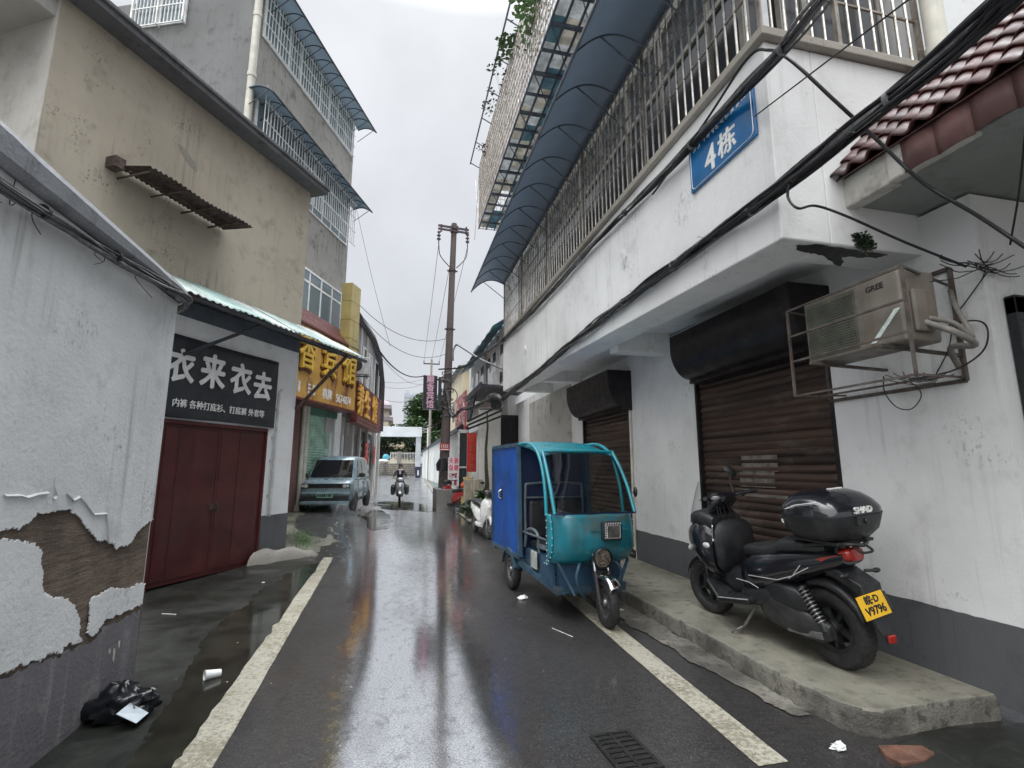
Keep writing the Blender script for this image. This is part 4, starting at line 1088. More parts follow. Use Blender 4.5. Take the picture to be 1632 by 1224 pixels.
def facade_window(root, u0, u1, z0, z1, v, mull, m='win', fw=.05, tr=None, mf='white_frame', name='window'):
    fr = MB()
    fr.box((u0-fw,v-.03,z0-fw),(u1+fw,v+.01,z0)); fr.box((u0-fw,v-.03,z1),(u1+fw,v+.01,z1+fw))
    for i in range(mull+1):
        x_ = u0+(u1-u0)*i/mull; fr.box((x_-fw/2-(fw/2 if i in (0,mull) else 0),v-.028,z0),(x_+fw/2+(fw/2 if i in (0,mull) else 0),v+.01,z1))
    if tr: fr.box((u0,v-.027,tr),(u1,v+.01,tr+fw))
    o = fr.build(name, M[mf], root, world=False)
    p = MB(); p.box((u0,v-.012,z0),(u1,v-.008,z1)); q = p.build('pane', M[m], o); q.matrix_parent_inverse = Matrix.Identity(4)
    return o
# three storeys of grilled balconies on the street side
zs = []
for (pb, pt, vv) in (((553,388),(400,205),-.05),):
    pass
zb3 = onp(gb, 424, 62, -.06)[1]; zb2_ = onp(gb, 553, 392, -.06)[1]; za2 = onp(gb, 578, 322, -.7)[1]; za3 = onp(gb, 588, 195, -.7)[1]
fw_ = []
for (z0, z1, nm) in ((zb3, zb3+1.75, 0), (zb2_, zb2_+1.95, 1)):
    o = facade_window(gb, .25, UG-.2, z0+.05, z1, -.02, 9, 'win_blue')
    grille(o, .2, UG-.1, z0, z1-.2, -.32 if nm else -.1, .135, .42 if not nm else .52)
    if nm:
        sp_ = MB(); k = .2
        while k < UG-.1: sp_.bar((k,-.32,z1-.2),(k-.03,-.36,z1+.05),.012); k += .135
        s2 = sp_.build('grille_spike', M['white_frame'], o); s2.matrix_parent_inverse = Matrix.Identity(4)
t = NT('slate_awning_sheet').world(); c = t.mix(t.ramp(t.noise(1.2, 5, .6), .3, .7), (.09,.12,.14), (.13,.165,.19))
t.set('Base Color', c).set('Roughness', .4); tl = t.n.new('ShaderNodeBsdfTranslucent'); tl.inputs[0].default_value = (.36,.42,.46,1)
ms = t.n.new('ShaderNodeMixShader'); ms.inputs[0].default_value = .5; t.l.new(t.b.outputs[0], ms.inputs[1]); t.l.new(tl.outputs[0], ms.inputs[2]); t.l.new(ms.outputs[0], t.n['Material Output'].inputs[0])
M['teal_awning'] = t.mat
for z_, nm in ((za2, 0), (za3, 1)):
    am = MB(); am.grid(lambda i, j: (-.15+(UG+.45)*i, -.75*j, z_+.16*(1-j**1.7)+.10*math.sin(j*3.14159)), 14, 7)
    o = am.build('window_awning', M['teal_awning'], gb, smooth=60, thick=.02, world=False)
    rb = MB(); k = 0
    for i in range(12):
        u = -.13+(UG+.4)*i/11
        rb.tube([(u, -.75*j/7, z_+.16*(1-(j/7)**1.7)+.10*math.sin(j/7*3.14159)-.025) for j in range(8)], .016, 5); rb.bar((u,0,z_-.35),(u,-.6,z_+.05),.016)
    rb.bar((-.15,-.745,z_-.01),(UG+.3,-.745,z_-.01),.035)
    q = rb.build('awning_rib', M['dark_metal'], o); q.matrix_parent_inverse = Matrix.Identity(4)
# first-floor windows above the gold sign
(wa, wz0), (wb, _) = onp(gb, 484, 500), onp(gb, 540, 520)
wz0 = onp(gb, 512, 528)[1]; wz1 = onp(gb, 500, 440)[1]
facade_window(gb, 1.2, wb, wz0-.15, wz1, -.03, 6, 'win_blue', .07, wz0+1.25)
# side window with grille
(va, zA), (vb, zB) = onpx(gb, 296, 36, -.02), onpx(gb, 213, 50, -.02)
sw_ = MB(); sw_.box((-.05, va, zA), (-.015, vb, zA+1.7))
o = sw_.build('window', M['white_frame'], gb, world=False)
p = MB(); 
for k in range(2): p.box((-.062, va+(vb-va)*(k*.5)+.06, zA+.06), (-.052, va+(vb-va)*(k*.5+.5)-.06, zA+1.64))
q = p.build('pane', M['win_blue'], o); q.matrix_parent_inverse = Matrix.Identity(4)
gm = MB(); k = 0
for k in range(15):
    v = va+(vb-va)*k/14; gm.bar((-.14,v,zA-.05),(-.14,v,zA+1.75),.018)
for z in (-.05,.5,1.1,1.75): gm.bar((-.14,va,zA+z),(-.14,vb,zA+z),.03)
for v in (va, vb, (va+vb)/2): gm.bar((-.14,v,zA-.05),(-.14,v,zA+1.75),.05); gm.bar((-.14,v,zA-.05),(-.02,v,zA-.05),.03)
q = gm.build('window_grille', M['white_frame'], o); q.matrix_parent_inverse = Matrix.Identity(4)
# ground floor: brick jamb, downpipes, green shutter
br = MB(); (ub0, _), (ub1, _) = onp(gb, 458, 700), onp(gb, 470, 700)
t = NT('painted_brick'); bt = t.n.new('ShaderNodeTexBrick'); mp = t.n.new('ShaderNodeMapping'); mp.inputs['Rotation'].default_value = (R(90),0,0)
t.l.new(t.co, mp.inputs[0]); t.l.new(mp.outputs[0], bt.inputs['Vector']); bt.inputs['Scale'].default_value = 4.2
for nm_, cc in (('Color1',(.12,.045,.04)),('Color2',(.17,.07,.06)),('Mortar',(.2,.17,.16))): bt.inputs[nm_].default_value = (*cc,1)
t.l.new(bt.outputs[0], t.b.inputs['Base Color']); t.set('Roughness', .8); M['brick'] = t.mat
br.box((ub0-.9, -.12, .2), (ub1, 0, 3.6)); br.build('brick_pier', M['brick'], gb, world=False)
us0, us1 = onp(gb, 481, 760)[0], onp(gb, 525, 740)[0]
zf = gz(-3,16)+.02
vs = []; mb = MB(); n = 34; zt = onp(gb, 500, 662)[1]
prof = []
for k in range(n):
    for f, d_ in ((0,0),(.3,.018),(.75,.018)): prof.append((zf+(zt-zf)*(k+f)/n, -.02-d_))
prof.append((zt,-.02))
for z, v in prof: vs += [(us0,v,z),(us1,v,z)]
mb.add(vs, [(2*i,2*i+1,2*i+3,2*i+2) for i in range(len(prof)-1)])
mb.build('roller_shutter', plain('green_shutter_paint', (.42,.64,.52), .45, .1, .2, 3, dirt=(.05,.12,.09), dirt_amt=.5), gb, world=False)
cg2 = MB(); cg2.box((us0-.05,-.16,zt),(us1+.05,0,zt+.42)); cg2.build('shutter_housing', plain('green_box', (.07,.22,.17), .4, .2, .2, 4), gb, world=False, bevel=.01)
pp = MB(); pp.tube([(us0-.10,-.1,zf-.05),(us0-.10,-.1,3.6)], .075, 12); pp.tube([(us0-.28,-.1,zf-.05),(us0-.28,-.1,3.6)], .06, 12)
pp.box((us0-.36,-.2,zf-.05),(us0+.0,.0,zf+.14)); pp.build('downpipe', M['pipe'], gb, smooth=50, world=False)
wp = MB(); ux0 = us1+.03
wp.box((ux0,-.1,0),(ux0+.42,0,3.6)); wp.build('pilaster', M['white_wall'], gb, world=False)
# --- gold hotel sign
hs = thing('hotel_sign', 'large gold signboard with raised yellow characters and brown weather stains', 'sign', wmat(gb) @ Vector((0,0,3.2)), R(90-A2))
def og(px, py, v=-.75): u, z = onp(hs, px, py, v); return u, z
(sa, _), (sb, _), (_, z0_), (_, z1_) = og(466,600), og(568,600), og(520,640), og(520,551)
zlo = .5*(og(480,632)[1]+og(560,655)[1]); zhi = zlo+2.05
s_ = MB(); s_.box((sa-.6,-.75,zlo),(sb,-.62,zhi))
t = NT('gold_panel'); n1 = t.noise(1.3, 5, .6); n2 = t.noise(1.2, 6, .65, (1.2,1,.5), 8)
c = t.mix(t.ramp(n1,.3,.7), (.42,.235,.05), (.56,.33,.08)); c = t.mix(t.math('MULTIPLY', t.ramp(n2,.48,.6), .85), c, (.16,.05,.025))
t.set('Base Color', c).set('Roughness', .5); M['gold_panel'] = t.mat
s_.build('board', M['gold_panel'], hs, world=False, bevel=.01)
M['maroon_brown'] = plain('letter_shadow_brown', (.10,.035,.02), .6, 0, .3, 4); M['gold_letter'] = plain('gold_letter', (.62,.40,.06), .4, .1, .2, 4)
W1 = sb-sa
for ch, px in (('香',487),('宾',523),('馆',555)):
    u, z = og(px, 588+ (px-487)*.38, -.80); L = MB(); text(ch, 1.10, frame((u+.04,-.765,zlo+1.18),(1,0,0),(0,0,1)), .02, L, 0, .06, .80); L.build('painted_character_shadow', M['maroon_brown'], hs, world=False); L = MB(); text(ch, 1.08, frame((u,-.82,zlo+1.22),(1,0,0),(0,0,1)), .1, L, 0, .010, .80); L.build('raised_character', M['gold_letter'], hs, world=False)  # offset brown copies paint the shadow and outline behind each character
L = MB(); rr = random.Random(4)
for (pa, pb, n) in ((472,478,1),(488,503,2)): L = MB(); scribble(L, og(pa,640)[0], og(pb,640)[0], zlo+.30, .3, -.752, n, rr); L.build('lettering', M['white_paint'], hs, world=False)
L = MB(); text('棋牌', .34, frame(((og(513,640)[0]+og(528,645)[0])/2,-.754,zlo+.27),(1,0,0),(0,0,1)), .008, L, 0, .006, .85); L.build('lettering', M['white_paint'], hs, world=False)
L = MB(); text('5674874', .36, frame(((og(534,640)[0]+og(559,650)[0])/2,-.754,zlo+.25),(1,0,0),(0,0,1)), .008, L, 0, .005, .8)
L.build('lettering', M['white_paint'], hs, world=False)
ca = MB(); M['maroon'] = plain('maroon_sheet', (.12,.03,.028), .45, .1, .2, 3)
ca.box((sa-.6,-.78,zlo-.06),(sb,0,zlo)); ca.box((sa-.6,-.80,zhi),(sb+.02,-.0,zhi+.06)); ca.prism([(-.78,zhi+.06),(-.2,zhi+.75),(-.1,zhi+.75),(-.1,zhi+.06)], sa-.6, sb+.02, 'x')
ca.build('sign_casing', M['maroon'], hs, world=False)
# yellow clad column standing at the end of the sign
yc = thing('clad_column', 'yellow panel clad column rising above the gold sign', 'column', wmat(gb) @ Vector((UG+.1,-.5,3.4)), R(90-A2))
(ya, yt), (yb, _) = onp(yc, 562, 450, -.3), onp(yc, 575.5, 462, -.3); yv = onpx(yc, 543, 500, ya)[0]
c_ = MB(); M['yellow_panel'] = plain('yellow_panel', (.42,.34,.13), .45, 0, .12, 2, streak=(.24,.2,.1), streak_amt=.5)
z0_ = 5.2-3.4; hh = (yt-z0_)/4
for k in range(4): c_.box((ya,-.3,z0_+hh*k+.008),(yb,yv,z0_+hh*(k+1)-.008))
c_.box((ya+.02,-.28,z0_),(yb-.02,yv-.02,yt-.01)); c_.build('cladding', M['yellow_panel'], yc, world=False)
# --- wellness shop (next building): red slatted sign, low block with curved roof
A3 = 7.0
nb_ = thing('low_block', 'low grey block with curved dark roof edge beyond the yellow column', 'building', (-1.72, 19.3, 0), R(90-A3))
(e0, _), (e1, ez1) = onp(nb_, 566, 560), onp(nb_, 606, 560)
u_end = e1
hN = onp(nb_, 575, 520)[1]
w_ = MB(); w_.box((-.6,.0,0),(u_end,7,hN)); w_.build('wall', plaster('greyish_render', (.33,.32,.32), (.17,.16,.16), .5, .6, .3), nb_, world=False)
rf = MB(); rf.loft([[(-.7,-.25,hN+.02),(-.7,-.2,hN+.2),(-.7,7,hN+.3),(-.7,7,hN+.02)],[(u_end*.55,-.28,hN),(u_end*.55,-.22,hN+.2),(u_end*.55,7,hN+.3),(u_end*.55,7,hN)],[(u_end*.85,-.28,hN-.45),(u_end*.85,-.22,hN-.2),(u_end*.85,7,hN),(u_end*.85,7,hN-.4)],[(u_end+.15,-.28,hN-1.5),(u_end+.15,-.22,hN-1.2),(u_end+.15,7,hN-.6),(u_end+.15,7,hN-1.5)],[(u_end+.22,-.28,3.4),(u_end+.22,-.22,3.4),(u_end+.22,7,3.4),(u_end+.2,7,3.4)]])
rf.build('roof', plain('dark_roof_edge', (.09,.085,.10), .6, 0, .25, 3), nb_, smooth=50, world=False)
for (pa, pb, pt, pm) in (((574,640),(579,640),548,0),((583,640),(588,640),560,0),((594,640),(600,640),585,0)):
    u0_, u1_ = onp(nb_, *pa)[0], onp(nb_, *pb)[0]; z0_ = onp(nb_, pa[0], 628)[1]; z1_ = onp(nb_, pa[0], pt)[1]
    facade_window(nb_, u0_, u1_, max(4.9,z0_), max(z1_,z0_+1.6), -.02, 1, 'win', .06)
pil = MB()
for px in (571,581,591,602): pil = MB(); u = onp(nb_, px, 600)[0]; pil.box((u-.12,-.08,4.6),(u+.12,0,hN-.1 if px < 590 else hN-1.2)); pil.build('pilaster', M['pale_wall'], nb_, world=False)
ws = thing('wellness_sign', 'red slatted signboard with golden characters next to the gold hotel sign', 'sign', (-1.72, 19.3, 3.4), R(90-A3))
(ra, rz0), (rb, rz1) = onp(ws, 569, 645, -.5), onp(ws, 605, 690, -.5)
zz0 = onp(ws, 590, 681, -.5)[1]; zz1 = onp(ws, 590, 627, -.5)[1]
s_ = MB(); n = 16
for k in range(n): s_.box((ra,-.5-.02*(k % 2),zz0+(zz1-zz0)*k/n),(rb,-.3,zz0+(zz1-zz0)*(k+.94)/n))
s_.build('slat_board', plain('red_slat_paint', (.19,.035,.035), .5, 0, .2, 3, dirt=(.12,.06,.05), dirt_amt=.4), ws, world=False)
amber_ = plain('amber_letter', (.72,.40,.06), .4, 0, .15, 4)
for ch, px in (('养',574),('生',585),('馆',597)):
    u = onp(ws, px, 655, -.55)[0]; L = MB(); text(ch, 1.12, frame((u,-.56,(zz0+zz1)/2),(1,0,0),(0,0,1)), .06, L, 0, .018, .95); L.build('raised_character', amber_, ws, world=False)
tr_ = MB(); tr_.box((ra-.05,-.54,zz1),(rb+.05,-.2,zz1+.08)); tr_.box((ra-.05,-.54,zz0-.06),(rb+.05,-.2,zz0)); tr_.build('sign_frame', M['maroon'], ws, world=False)
# shopfront below
sf = MB(); 
for px in (531,556,568,580,592,600):
    u = onp(nb_, px, 730)[0]
    if u < -.55: continue
    sf = MB(); sf.box((u-.14,-.12,0),(u+.14,-.0,3.5)); sf.build('shop_pillar', M['pale_wall'], nb_, world=False)
sd_ = MB(); sd_.box((onp(nb_,560,730)[0],-.03,.1),(onp(nb_,566,730)[0]+.8,-.005,2.9)); sd_.build('door', M['dark_metal'], nb_, world=False)
sg2 = MB(); u0_ = onp(nb_, 572, 722)[0]; sg2.box((onp(nb_,567,722)[0],-.02,.7),(u_end-.3,-.008,3.1)); sg2.build('shop_window', M['win'], nb_, world=False)
L = MB()
for ch, px, s2 in (('东',578,.95),('肆',591,.8)):
    if ch == '肆':
        rr = random.Random(8); u = onp(nb_, px, 722)[0]; scribble(L, u-.35, u+.35, 2.15, .8, -.16, 1, rr, 0, .24)
    else:
        u = onp(nb_, px, 722)[0]; text(ch, s2, frame((u,-.16,2.2),(1,0,0),(0,0,1)), .03, L, 0, .03)
tag(L.build('red_lettering', plain('red_vinyl_letter', (.62,.04,.025), .45, 0, .1, 5), nb_, world=False))
# AC unit and dark doorway between the car and the wellness shop: infill wall
iw = thing('shop_passage', 'grey shop bay with dark open doorway between green shutter and wellness shop', 'shop', (-1.9, 18.6, 0), R(90-14))
w_ = MB(); a = -1.5
w_.box((-1.6,.25,0),(.6,.4,3.3)); w_.box((-1.6,-.05,2.75),(.6,.25,3.4)); w_.build('wall', M['pale_wall'], iw, world=False)
w_ = MB(); w_.box((-.9,.23,.1),(-.1,.25,2.5)); w_.build('doorway', M['black_iron'], iw, world=False)  # black panel stands in for the shade inside the open doorway
for x0_, x1_ in ((-.1,.3),(-1.25,-.9)): w_ = MB(); w_.box((x0_,-.05,.1),(x1_,.24,2.75)); w_.build('pilaster', M['white_wall'], iw, world=False)
lp = MB(); lp.ball((-.75,.0,2.4), (.16,.1,.2), 0, 10, 6); lp.build('meter_box', M['dark_metal'], iw, smooth=50, world=False)
# small AC condenser under the yellow column
ac2 = thing('air_conditioner', 'pale air conditioner box mounted above the red signboard', 'air conditioner', AY(574,578,20.6))
p = AY(576,580,19.6)
s_ = MB(); s_.box((p.x-.55,p.y-.1,p.z-.42),(p.x+.32,p.y+.2,p.z+.25)); s_.build('casing', M['alu'], ac2, bevel=.02)
f_ = MB(); f_.lathe([(.02,0),(.24,0),(.25,.02),(.02,.02)], 18, M=frame((p.x-.2,p.y-.1,p.z-.08),(1,0,0),(0,0,1))); f_.build('fan_grille', M['dark_metal'], ac2, smooth=40)
bk2 = MB(); bk2.bar((p.x-.5,p.y+.3,p.z-.44),(p.x+.3,p.y+.3,p.z-.44),.04); bk2.bar((p.x-.4,p.y+.6,p.z-.46),(p.x-.4,p.y-.1,p.z-.44),.04); bk2.bar((p.x+.2,p.y+.6,p.z-.46),(p.x+.2,p.y-.1,p.z-.44),.04); bk2.build('bracket', M['dark_metal'], ac2)
# ---------------------------------------------------------------- FAR END OF THE LANE
def tree(name, label, base, h, rad, n, size, seed, mat='leaf', group=None, trunk=.18):
    rr = random.Random(seed); base = Vector(base); r_ = thing(name, label, 'tree', base, 0, group)
    tk = MB(); cr = MB(); top = base+Vector((0,0,h))
    tk.tube(wob([base-Vector((0,0,.2)), base+Vector((0,0,h*.3)), base+Vector((0,0,h*.6)), top-Vector((0,0,h*.12))], .25, .4, seed), [trunk, trunk*.8, trunk*.5, trunk*.15], 8)
    for k in range(16):
        a = rr.uniform(0,6.28); q = rr.uniform(.35,1); z = h*rr.uniform(.42,.97)
        w_ = rad*q*(1-.75*max(0,(z/h-.6)/.4)**1.5)
        tip = base+Vector((math.cos(a)*w_, math.sin(a)*w_, z)); st_ = base+Vector((0,0,max(h*.25, z-h*.22)))
        tk.tube(spline([st_, st_.lerp(tip,.55)+Vector((0,0,.2)), tip], 4), [trunk*.35*(1-.8*i/8) for i in range(9)], 5)
        leaves(cr, tip, (rad*.36, rad*.36, h*.13), n//16, size, rr)
    tk.build('trunk', M['twig'], r_, smooth=50); cr.build('crown', M[mat], r_); return r_
g_ = 'trees beyond the gate'
tree('broadleaf_tree', 'tall broad green tree rising behind the white gate beam', (AX(672,735,3.2).x+.3, 56, .8), 8.6, 4.0, 9000, .34, 1, 'leaf', g_)
tree('broadleaf_tree', 'dark tree behind the dark vertical hotel sign', (6.6, 58, .8), 10.4, 3.4, 7000, .34, 2, 'leaf_dark', g_)
tree('broadleaf_tree', 'small dark tree seen under the gate beam above the cyan tarpaulin', (-1.2, 57, .8), 4.6, 2.6, 4200, .26, 3, 'leaf_dark', g_)
tree('broadleaf_tree', 'dark rounded tree seen under the gate beam above the wheelie bin', (2.3, 57.5, .8), 4.6, 1.8, 2600, .26, 4, 'leaf_dark', g_)
# gate portal
Yg = 48.0
gt = thing('gateway', 'white beam gateway on two grey posts across the end of the lane', 'gateway', (.3, Yg, .8))
for a, b2_ in ((594.5,602.5),(663,671)):
    p_ = MB(); x0, x1 = AY(a,700,Yg).x, AY(b2_,700,Yg).x; p_.box((x0,Yg-.25,.6),(x1,Yg+.25,AY(630,688,Yg).z)); p_.build('gate_post', plain('grey_post_paint', (.36,.39,.42), .5, 0, .12, 2), gt, bevel=.02)
bm_ = MB(); x0, x1 = AY(595,700,Yg).x, AY(671,700,Yg).x
bm_.box((x0-.05,Yg-.32,AY(630,696,Yg).z),(x1+.05,Yg+.32,AY(630,680.5,Yg).z)); bm_.build('beam', plain('white_panel_paint', (.56,.6,.63), .4, 0, .06, 1), gt, bevel=.03)
pz_ = AY(682,682,40)
lp = thing('height_post', 'thin white steel post with two short braces beside the gateway', 'post', (pz_.x, 40, .65))
m_ = MB(); m_.tube([(pz_.x,40,.6),(pz_.x,40,pz_.z)], .045, 8); m_.build('pole', M['white_paint'], lp, smooth=50)
m_ = MB(); xa = AY(665,684,40).x
for z in (pz_.z-.06, pz_.z-.34): m_.bar((xa,40,z),(pz_.x,40,z),.03)
m_.bar((xa,40,pz_.z-.34),(pz_.x,40,pz_.z-.06),.022); m_.bar((xa,40,pz_.z-.06),(pz_.x,40,pz_.z-.34),.022); m_.build('brace', M['alu'], lp)
# stone wall and fence beyond
sw = thing('stone_wall', 'low wall of stacked grey stone courses under the white fence', 'wall', (.5, 53, .85))
m_ = MB(); rr = random.Random(2); x0, x1 = AY(596,750,53).x-2, AY(668,750,53).x+1.5
z = .7; top = AY(630,739,53).z
k = 0
while z < top:
    h_ = .2; x = x0+rr.uniform(-.3,0)
    while x < x1:
        w2 = rr.uniform(.4,.8); m_.box((x,53+.14*k+rr.uniform(0,.06),z),(x+w2-.03,54.2,z+h_-.025)); x += w2
    z += h_; k += 1
m_.build('stone_course', M['conc_dark'], sw, bevel=.02)
fn = thing('picket_fence', 'white picket fence with stone pillar on top of the stone wall', 'fence', (1, 54.6, top))
m_ = MB(); xa, xb, zt_ = AY(622,730,54.6).x, AY(672,730,54.6).x+1.5, AY(640,721,54.6).z
x = xa
while x < xb: m_.box((x,54.58,top-.1),(x+.05,54.63,zt_+.04)); x += .16
for z in (top+.1, zt_-.12): m_.box((xa,54.6,z),(xb,54.65,z+.06))
m_.build('picket', M['white_paint'], fn)
m_ = MB(); xs_, xe = AY(632.5,730,54.4).x, AY(639.5,730,54.4).x
for k in range(7): m_.box((xs_+.02*(k%2),54.3,top-.1+.2*k),(xe-.02*(k%2),54.56,top-.1+.2*k+.18))
m_.build('pillar', M['conc'], fn, bevel=.01)
cb_ = thing('cream_house', 'cream house glimpsed under the gateway beyond the picket fence', 'house', (1.2, 64, .8))
m_ = MB(); m_.box((AY(620,700,64).x,64,.5),(AY(664,700,64).x,70,AY(630,712,64).z)); m_.build('wall', plaster('cream_paint', (.62,.55,.38), (.4,.35,.25), .3, .3, .2), cb_)
m_ = MB(); xm = AY(636,700,64).x; m_.prism([(xm-1.6,AY(630,712,64).z),(xm+1.6,AY(630,712,64).z),(xm,AY(630,704,64).z+.3)],63.9,70.1,'y'); m_.build('roof', plain('cream_gable', (.55,.5,.36), .7), cb_)
hp = thing('tarpaulin', 'crumpled cyan tarpaulin on a pale heap before the stone wall', 'tarpaulin', AY(616,737,52.4))
m_ = MB(); p = AY(615,727,52.6); m_.ball((p.x,p.y,p.z-.1), (.38,.25,.3), 0, 14, 8); m_.v = wob(m_.v, .16, 2.6, 3)
m_.build('sheet', plain('cyan_tarp', (.05,.27,.36), .4, 0, .25, 4), hp, smooth=25)
m_ = MB(); p = AY(611,733,52.3); m_.ball((p.x,p.y,p.z-.1), (.6,.3,.2), 0, 14, 8); m_.v = wob(m_.v, .1, 2, 1); m_.build('pale_heap', plain('pale_heap', (.6,.62,.6), .7), hp, smooth=40)
p = AY(665.5,758.5,43)
bn = thing('wheelie_bin', 'dark navy wheelie bin standing at the gate post by the compound wall', 'bin', (p.x, 43, gz(p.x,43)))
z0 = gz(p.x,43); m_ = MB(); m_.loft([[(p.x-.2,42.8,z0+.05),(p.x+.2,42.8,z0+.05),(p.x+.2,43.25,z0+.05),(p.x-.2,43.25,z0+.05)],[(p.x-.25,42.75,z0+.92),(p.x+.25,42.75,z0+.92),(p.x+.25,43.3,z0+.92),(p.x-.25,43.3,z0+.92)]])
M['navy'] = plain('navy_plastic', (.02,.025,.06), .45, 0, .2, 4); m_.build('bin_body', M['navy'], bn, bevel=.02)
m_ = MB(); m_.box((p.x-.28,42.7,z0+.92),(p.x+.28,43.34,z0+1.0)); m_.build('lid', M['navy'], bn, bevel=.02)
m_ = MB(); m_.box((p.x-.03,42.755,z0+.3),(p.x+.03,42.78,z0+.7)); m_.box((p.x+.05,42.755,z0+.3),(p.x+.08,42.78,z0+.7)); m_.build('bin_mark', M['white_paint'], bn)
# far tower blocks and houses
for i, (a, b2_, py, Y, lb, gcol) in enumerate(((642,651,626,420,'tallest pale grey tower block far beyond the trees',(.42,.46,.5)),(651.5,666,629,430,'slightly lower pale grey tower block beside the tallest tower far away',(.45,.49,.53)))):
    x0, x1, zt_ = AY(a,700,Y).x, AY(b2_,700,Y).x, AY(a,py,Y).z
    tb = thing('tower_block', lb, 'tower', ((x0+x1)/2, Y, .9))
    m_ = MB(); m_.box((x0,Y,0),(x1,Y+12,zt_)); m_.box((x0+1,Y+1,zt_),(x1-1,Y+8,zt_+2.2)); m_.build('wall', plain('hazed_tower_render_%d' % i, gcol, .8, 0, .06, .2), tb)  # pale blue-grey wall colour stands in for the haze of distance
    m_ = MB(); z = 6.
    while z < zt_-2:
        for k in range(3): xx = x0+(x1-x0)*(k+.2)/3; m_.box((xx,Y-.06,z),(xx+(x1-x0)*.2,Y-.005,z+1.5))
        z += 3.1
    m_.build('window', plain('tower_window', (.28,.31,.35), .4), tb)
p0, p1 = AY(598,700,66), AY(622,700,66)
fh = thing('distant_house', 'beige stepped house with overhanging roof beyond the red signboard', 'house', (p0.x, 66, .8))
m_ = MB(); zt_ = AY(610,652,66).z; m_.box((p0.x-2,66,.5),(AY(618,700,66).x,74,zt_)); m_.box((p0.x-2,66.5,.5),(AY(622,700,66).x,74,AY(620,668,66).z)); m_.build('wall', plaster('beige_tile', (.5,.46,.38), (.35,.32,.27), .3, .3, .1), fh)
m_ = MB(); m_.box((p0.x-2,65.3,zt_),(AY(622,700,66).x,74,zt_+.5)); m_.loft([[(p0.x-2,65.3,zt_+.5),(AY(621,700,66).x,65.3,zt_+.5),(AY(621,700,66).x,74,zt_+.5),(p0.x-2,74,zt_+.5)],[(p0.x-2,68,zt_+1.8),(AY(608,700,66).x,68,zt_+1.8),(AY(608,700,66).x,72,zt_+1.8),(p0.x-2,72,zt_+1.8)]]); zz = AY(620,668,66).z; m_.box((p0.x-2,65.9,zz-.2),(AY(625,700,66).x,74,zz+.3)); m_.build('roof', plain('faded_roof', (.28,.25,.26), .7, 0, .2, 1), fh)
m_ = MB(); z = 2.
while z < zt_-1: m_.box((p0.x-2,65.98,z),(AY(618,700,66).x,65.995,z+.12)); z += 1.1
m_.build('tile_band', plain('tile_band', (.3,.28,.25), .7), fh)
# ---------------------------------------------------------------- right side beyond building 4
cw = thing('compound_wall', 'long white compound wall with dark coping along the lane behind the utility pole', 'wall', (2.45, 33, .4))
m_ = MB(); xw = 2.42
m_.box((xw,19.5,-.2),(xw+.25,47,3.05)); m_.build('wall', plaster('compound_white', (.6,.63,.62), (.25,.27,.26), .5, .5, .4), cw)
m_ = MB(); m_.box((xw-.12,19.4,3.05),(xw+.35,47.1,3.15)); m_.loft([[(xw-.14,19.4,3.15),(xw+.38,19.4,3.15),(xw+.38,47.1,3.15),(xw-.14,47.1,3.15)],[(xw+.1,19.4,3.34),(xw+.14,19.4,3.34),(xw+.14,47.1,3.34),(xw+.1,47.1,3.34)]]); m_.build('coping', M['dark_metal'], cw)
m_ = MB()
for k in range(20): m_.box((xw-.006,20.6+1.3*k,.3+gz(2,20+1.3*k)),(xw,20.68+1.3*k,2.5)) if k % 3 == 0 else None
m_.box((xw-.008,19.5,-.1),(xw,47,.75)); m_.build('dado', plaster('faded_green_dado', (.3,.34,.32), (.16,.18,.17), .6, .5, .3), cw)
# utility pole
Yp = 18.0; pb = AY(705.5,795,Yp); pt = AY(724,357,Yp)
PX = pb.x
up_ = thing('utility_pole', 'concrete utility pole with steel crossarm beside the lane', 'pole', (PX, Yp, gz(PX,Yp)))
xt = pt.x
def pol(z): return PX+(xt-PX)*(z-.2)/(pt.z-.2)
m_ = MB(); zs_ = [0,2,4,6,8,pt.z]; m_.tube([(pol(z),Yp,z) for z in zs_], [.19,.175,.155,.135,.12,.105], 16)
m_.build('shaft', plaster('pole_concrete', (.115,.095,.092), (.06,.05,.05), .6, .5, .3), up_, smooth=50)
M['crossarm'] = plain('crossarm_steel', (.07,.05,.06), .6, .4)
zc = AY(724,366,Yp).z
m_ = MB()
for dz in (0,-.13): m_.bar((pol(zc)-.62,Yp-.12,zc+dz+.05),(pol(zc)+.56,Yp-.12,zc+dz-.02),.06,.07)
m_.build('crossarm', M['crossarm'], up_)
m_ = MB()
for dx in (-.5,-.12,.12,.46): m_.box((pol(zc)+dx-.03,Yp-.18,zc-.18),(pol(zc)+dx+.03,Yp-.06,zc+.08))
for z in (zc-1.7, zc-4.0): m_.tube([(pol(z)-.2,Yp,z),(pol(z)+.2,Yp,z)], .03, 6); m_.lathe([(.15,z-.03),(.15,z+.03)], 12, M=Matrix.Translation((pol(z),Yp,0)))
m_.build('pole_clamp', M['crossarm'], up_)
for dx in (-.58,.52):
    m_ = MB(); zz = zc-.2; m_.lathe([(.02,0),(.075,-.05),(.03,-.08),(.03,-.12),(.085,-.19),(.03,-.22),(.03,-.26),(.085,-.33),(.02,-.4),(.02,-.52)], 12, M=Matrix.Translation((pol(zz)+dx,Yp-.12,zz+.02))); m_.build('insulator', plain('insulator_glaze', (.07,.05,.06), .25), up_, smooth=40)
m_ = MB(); 
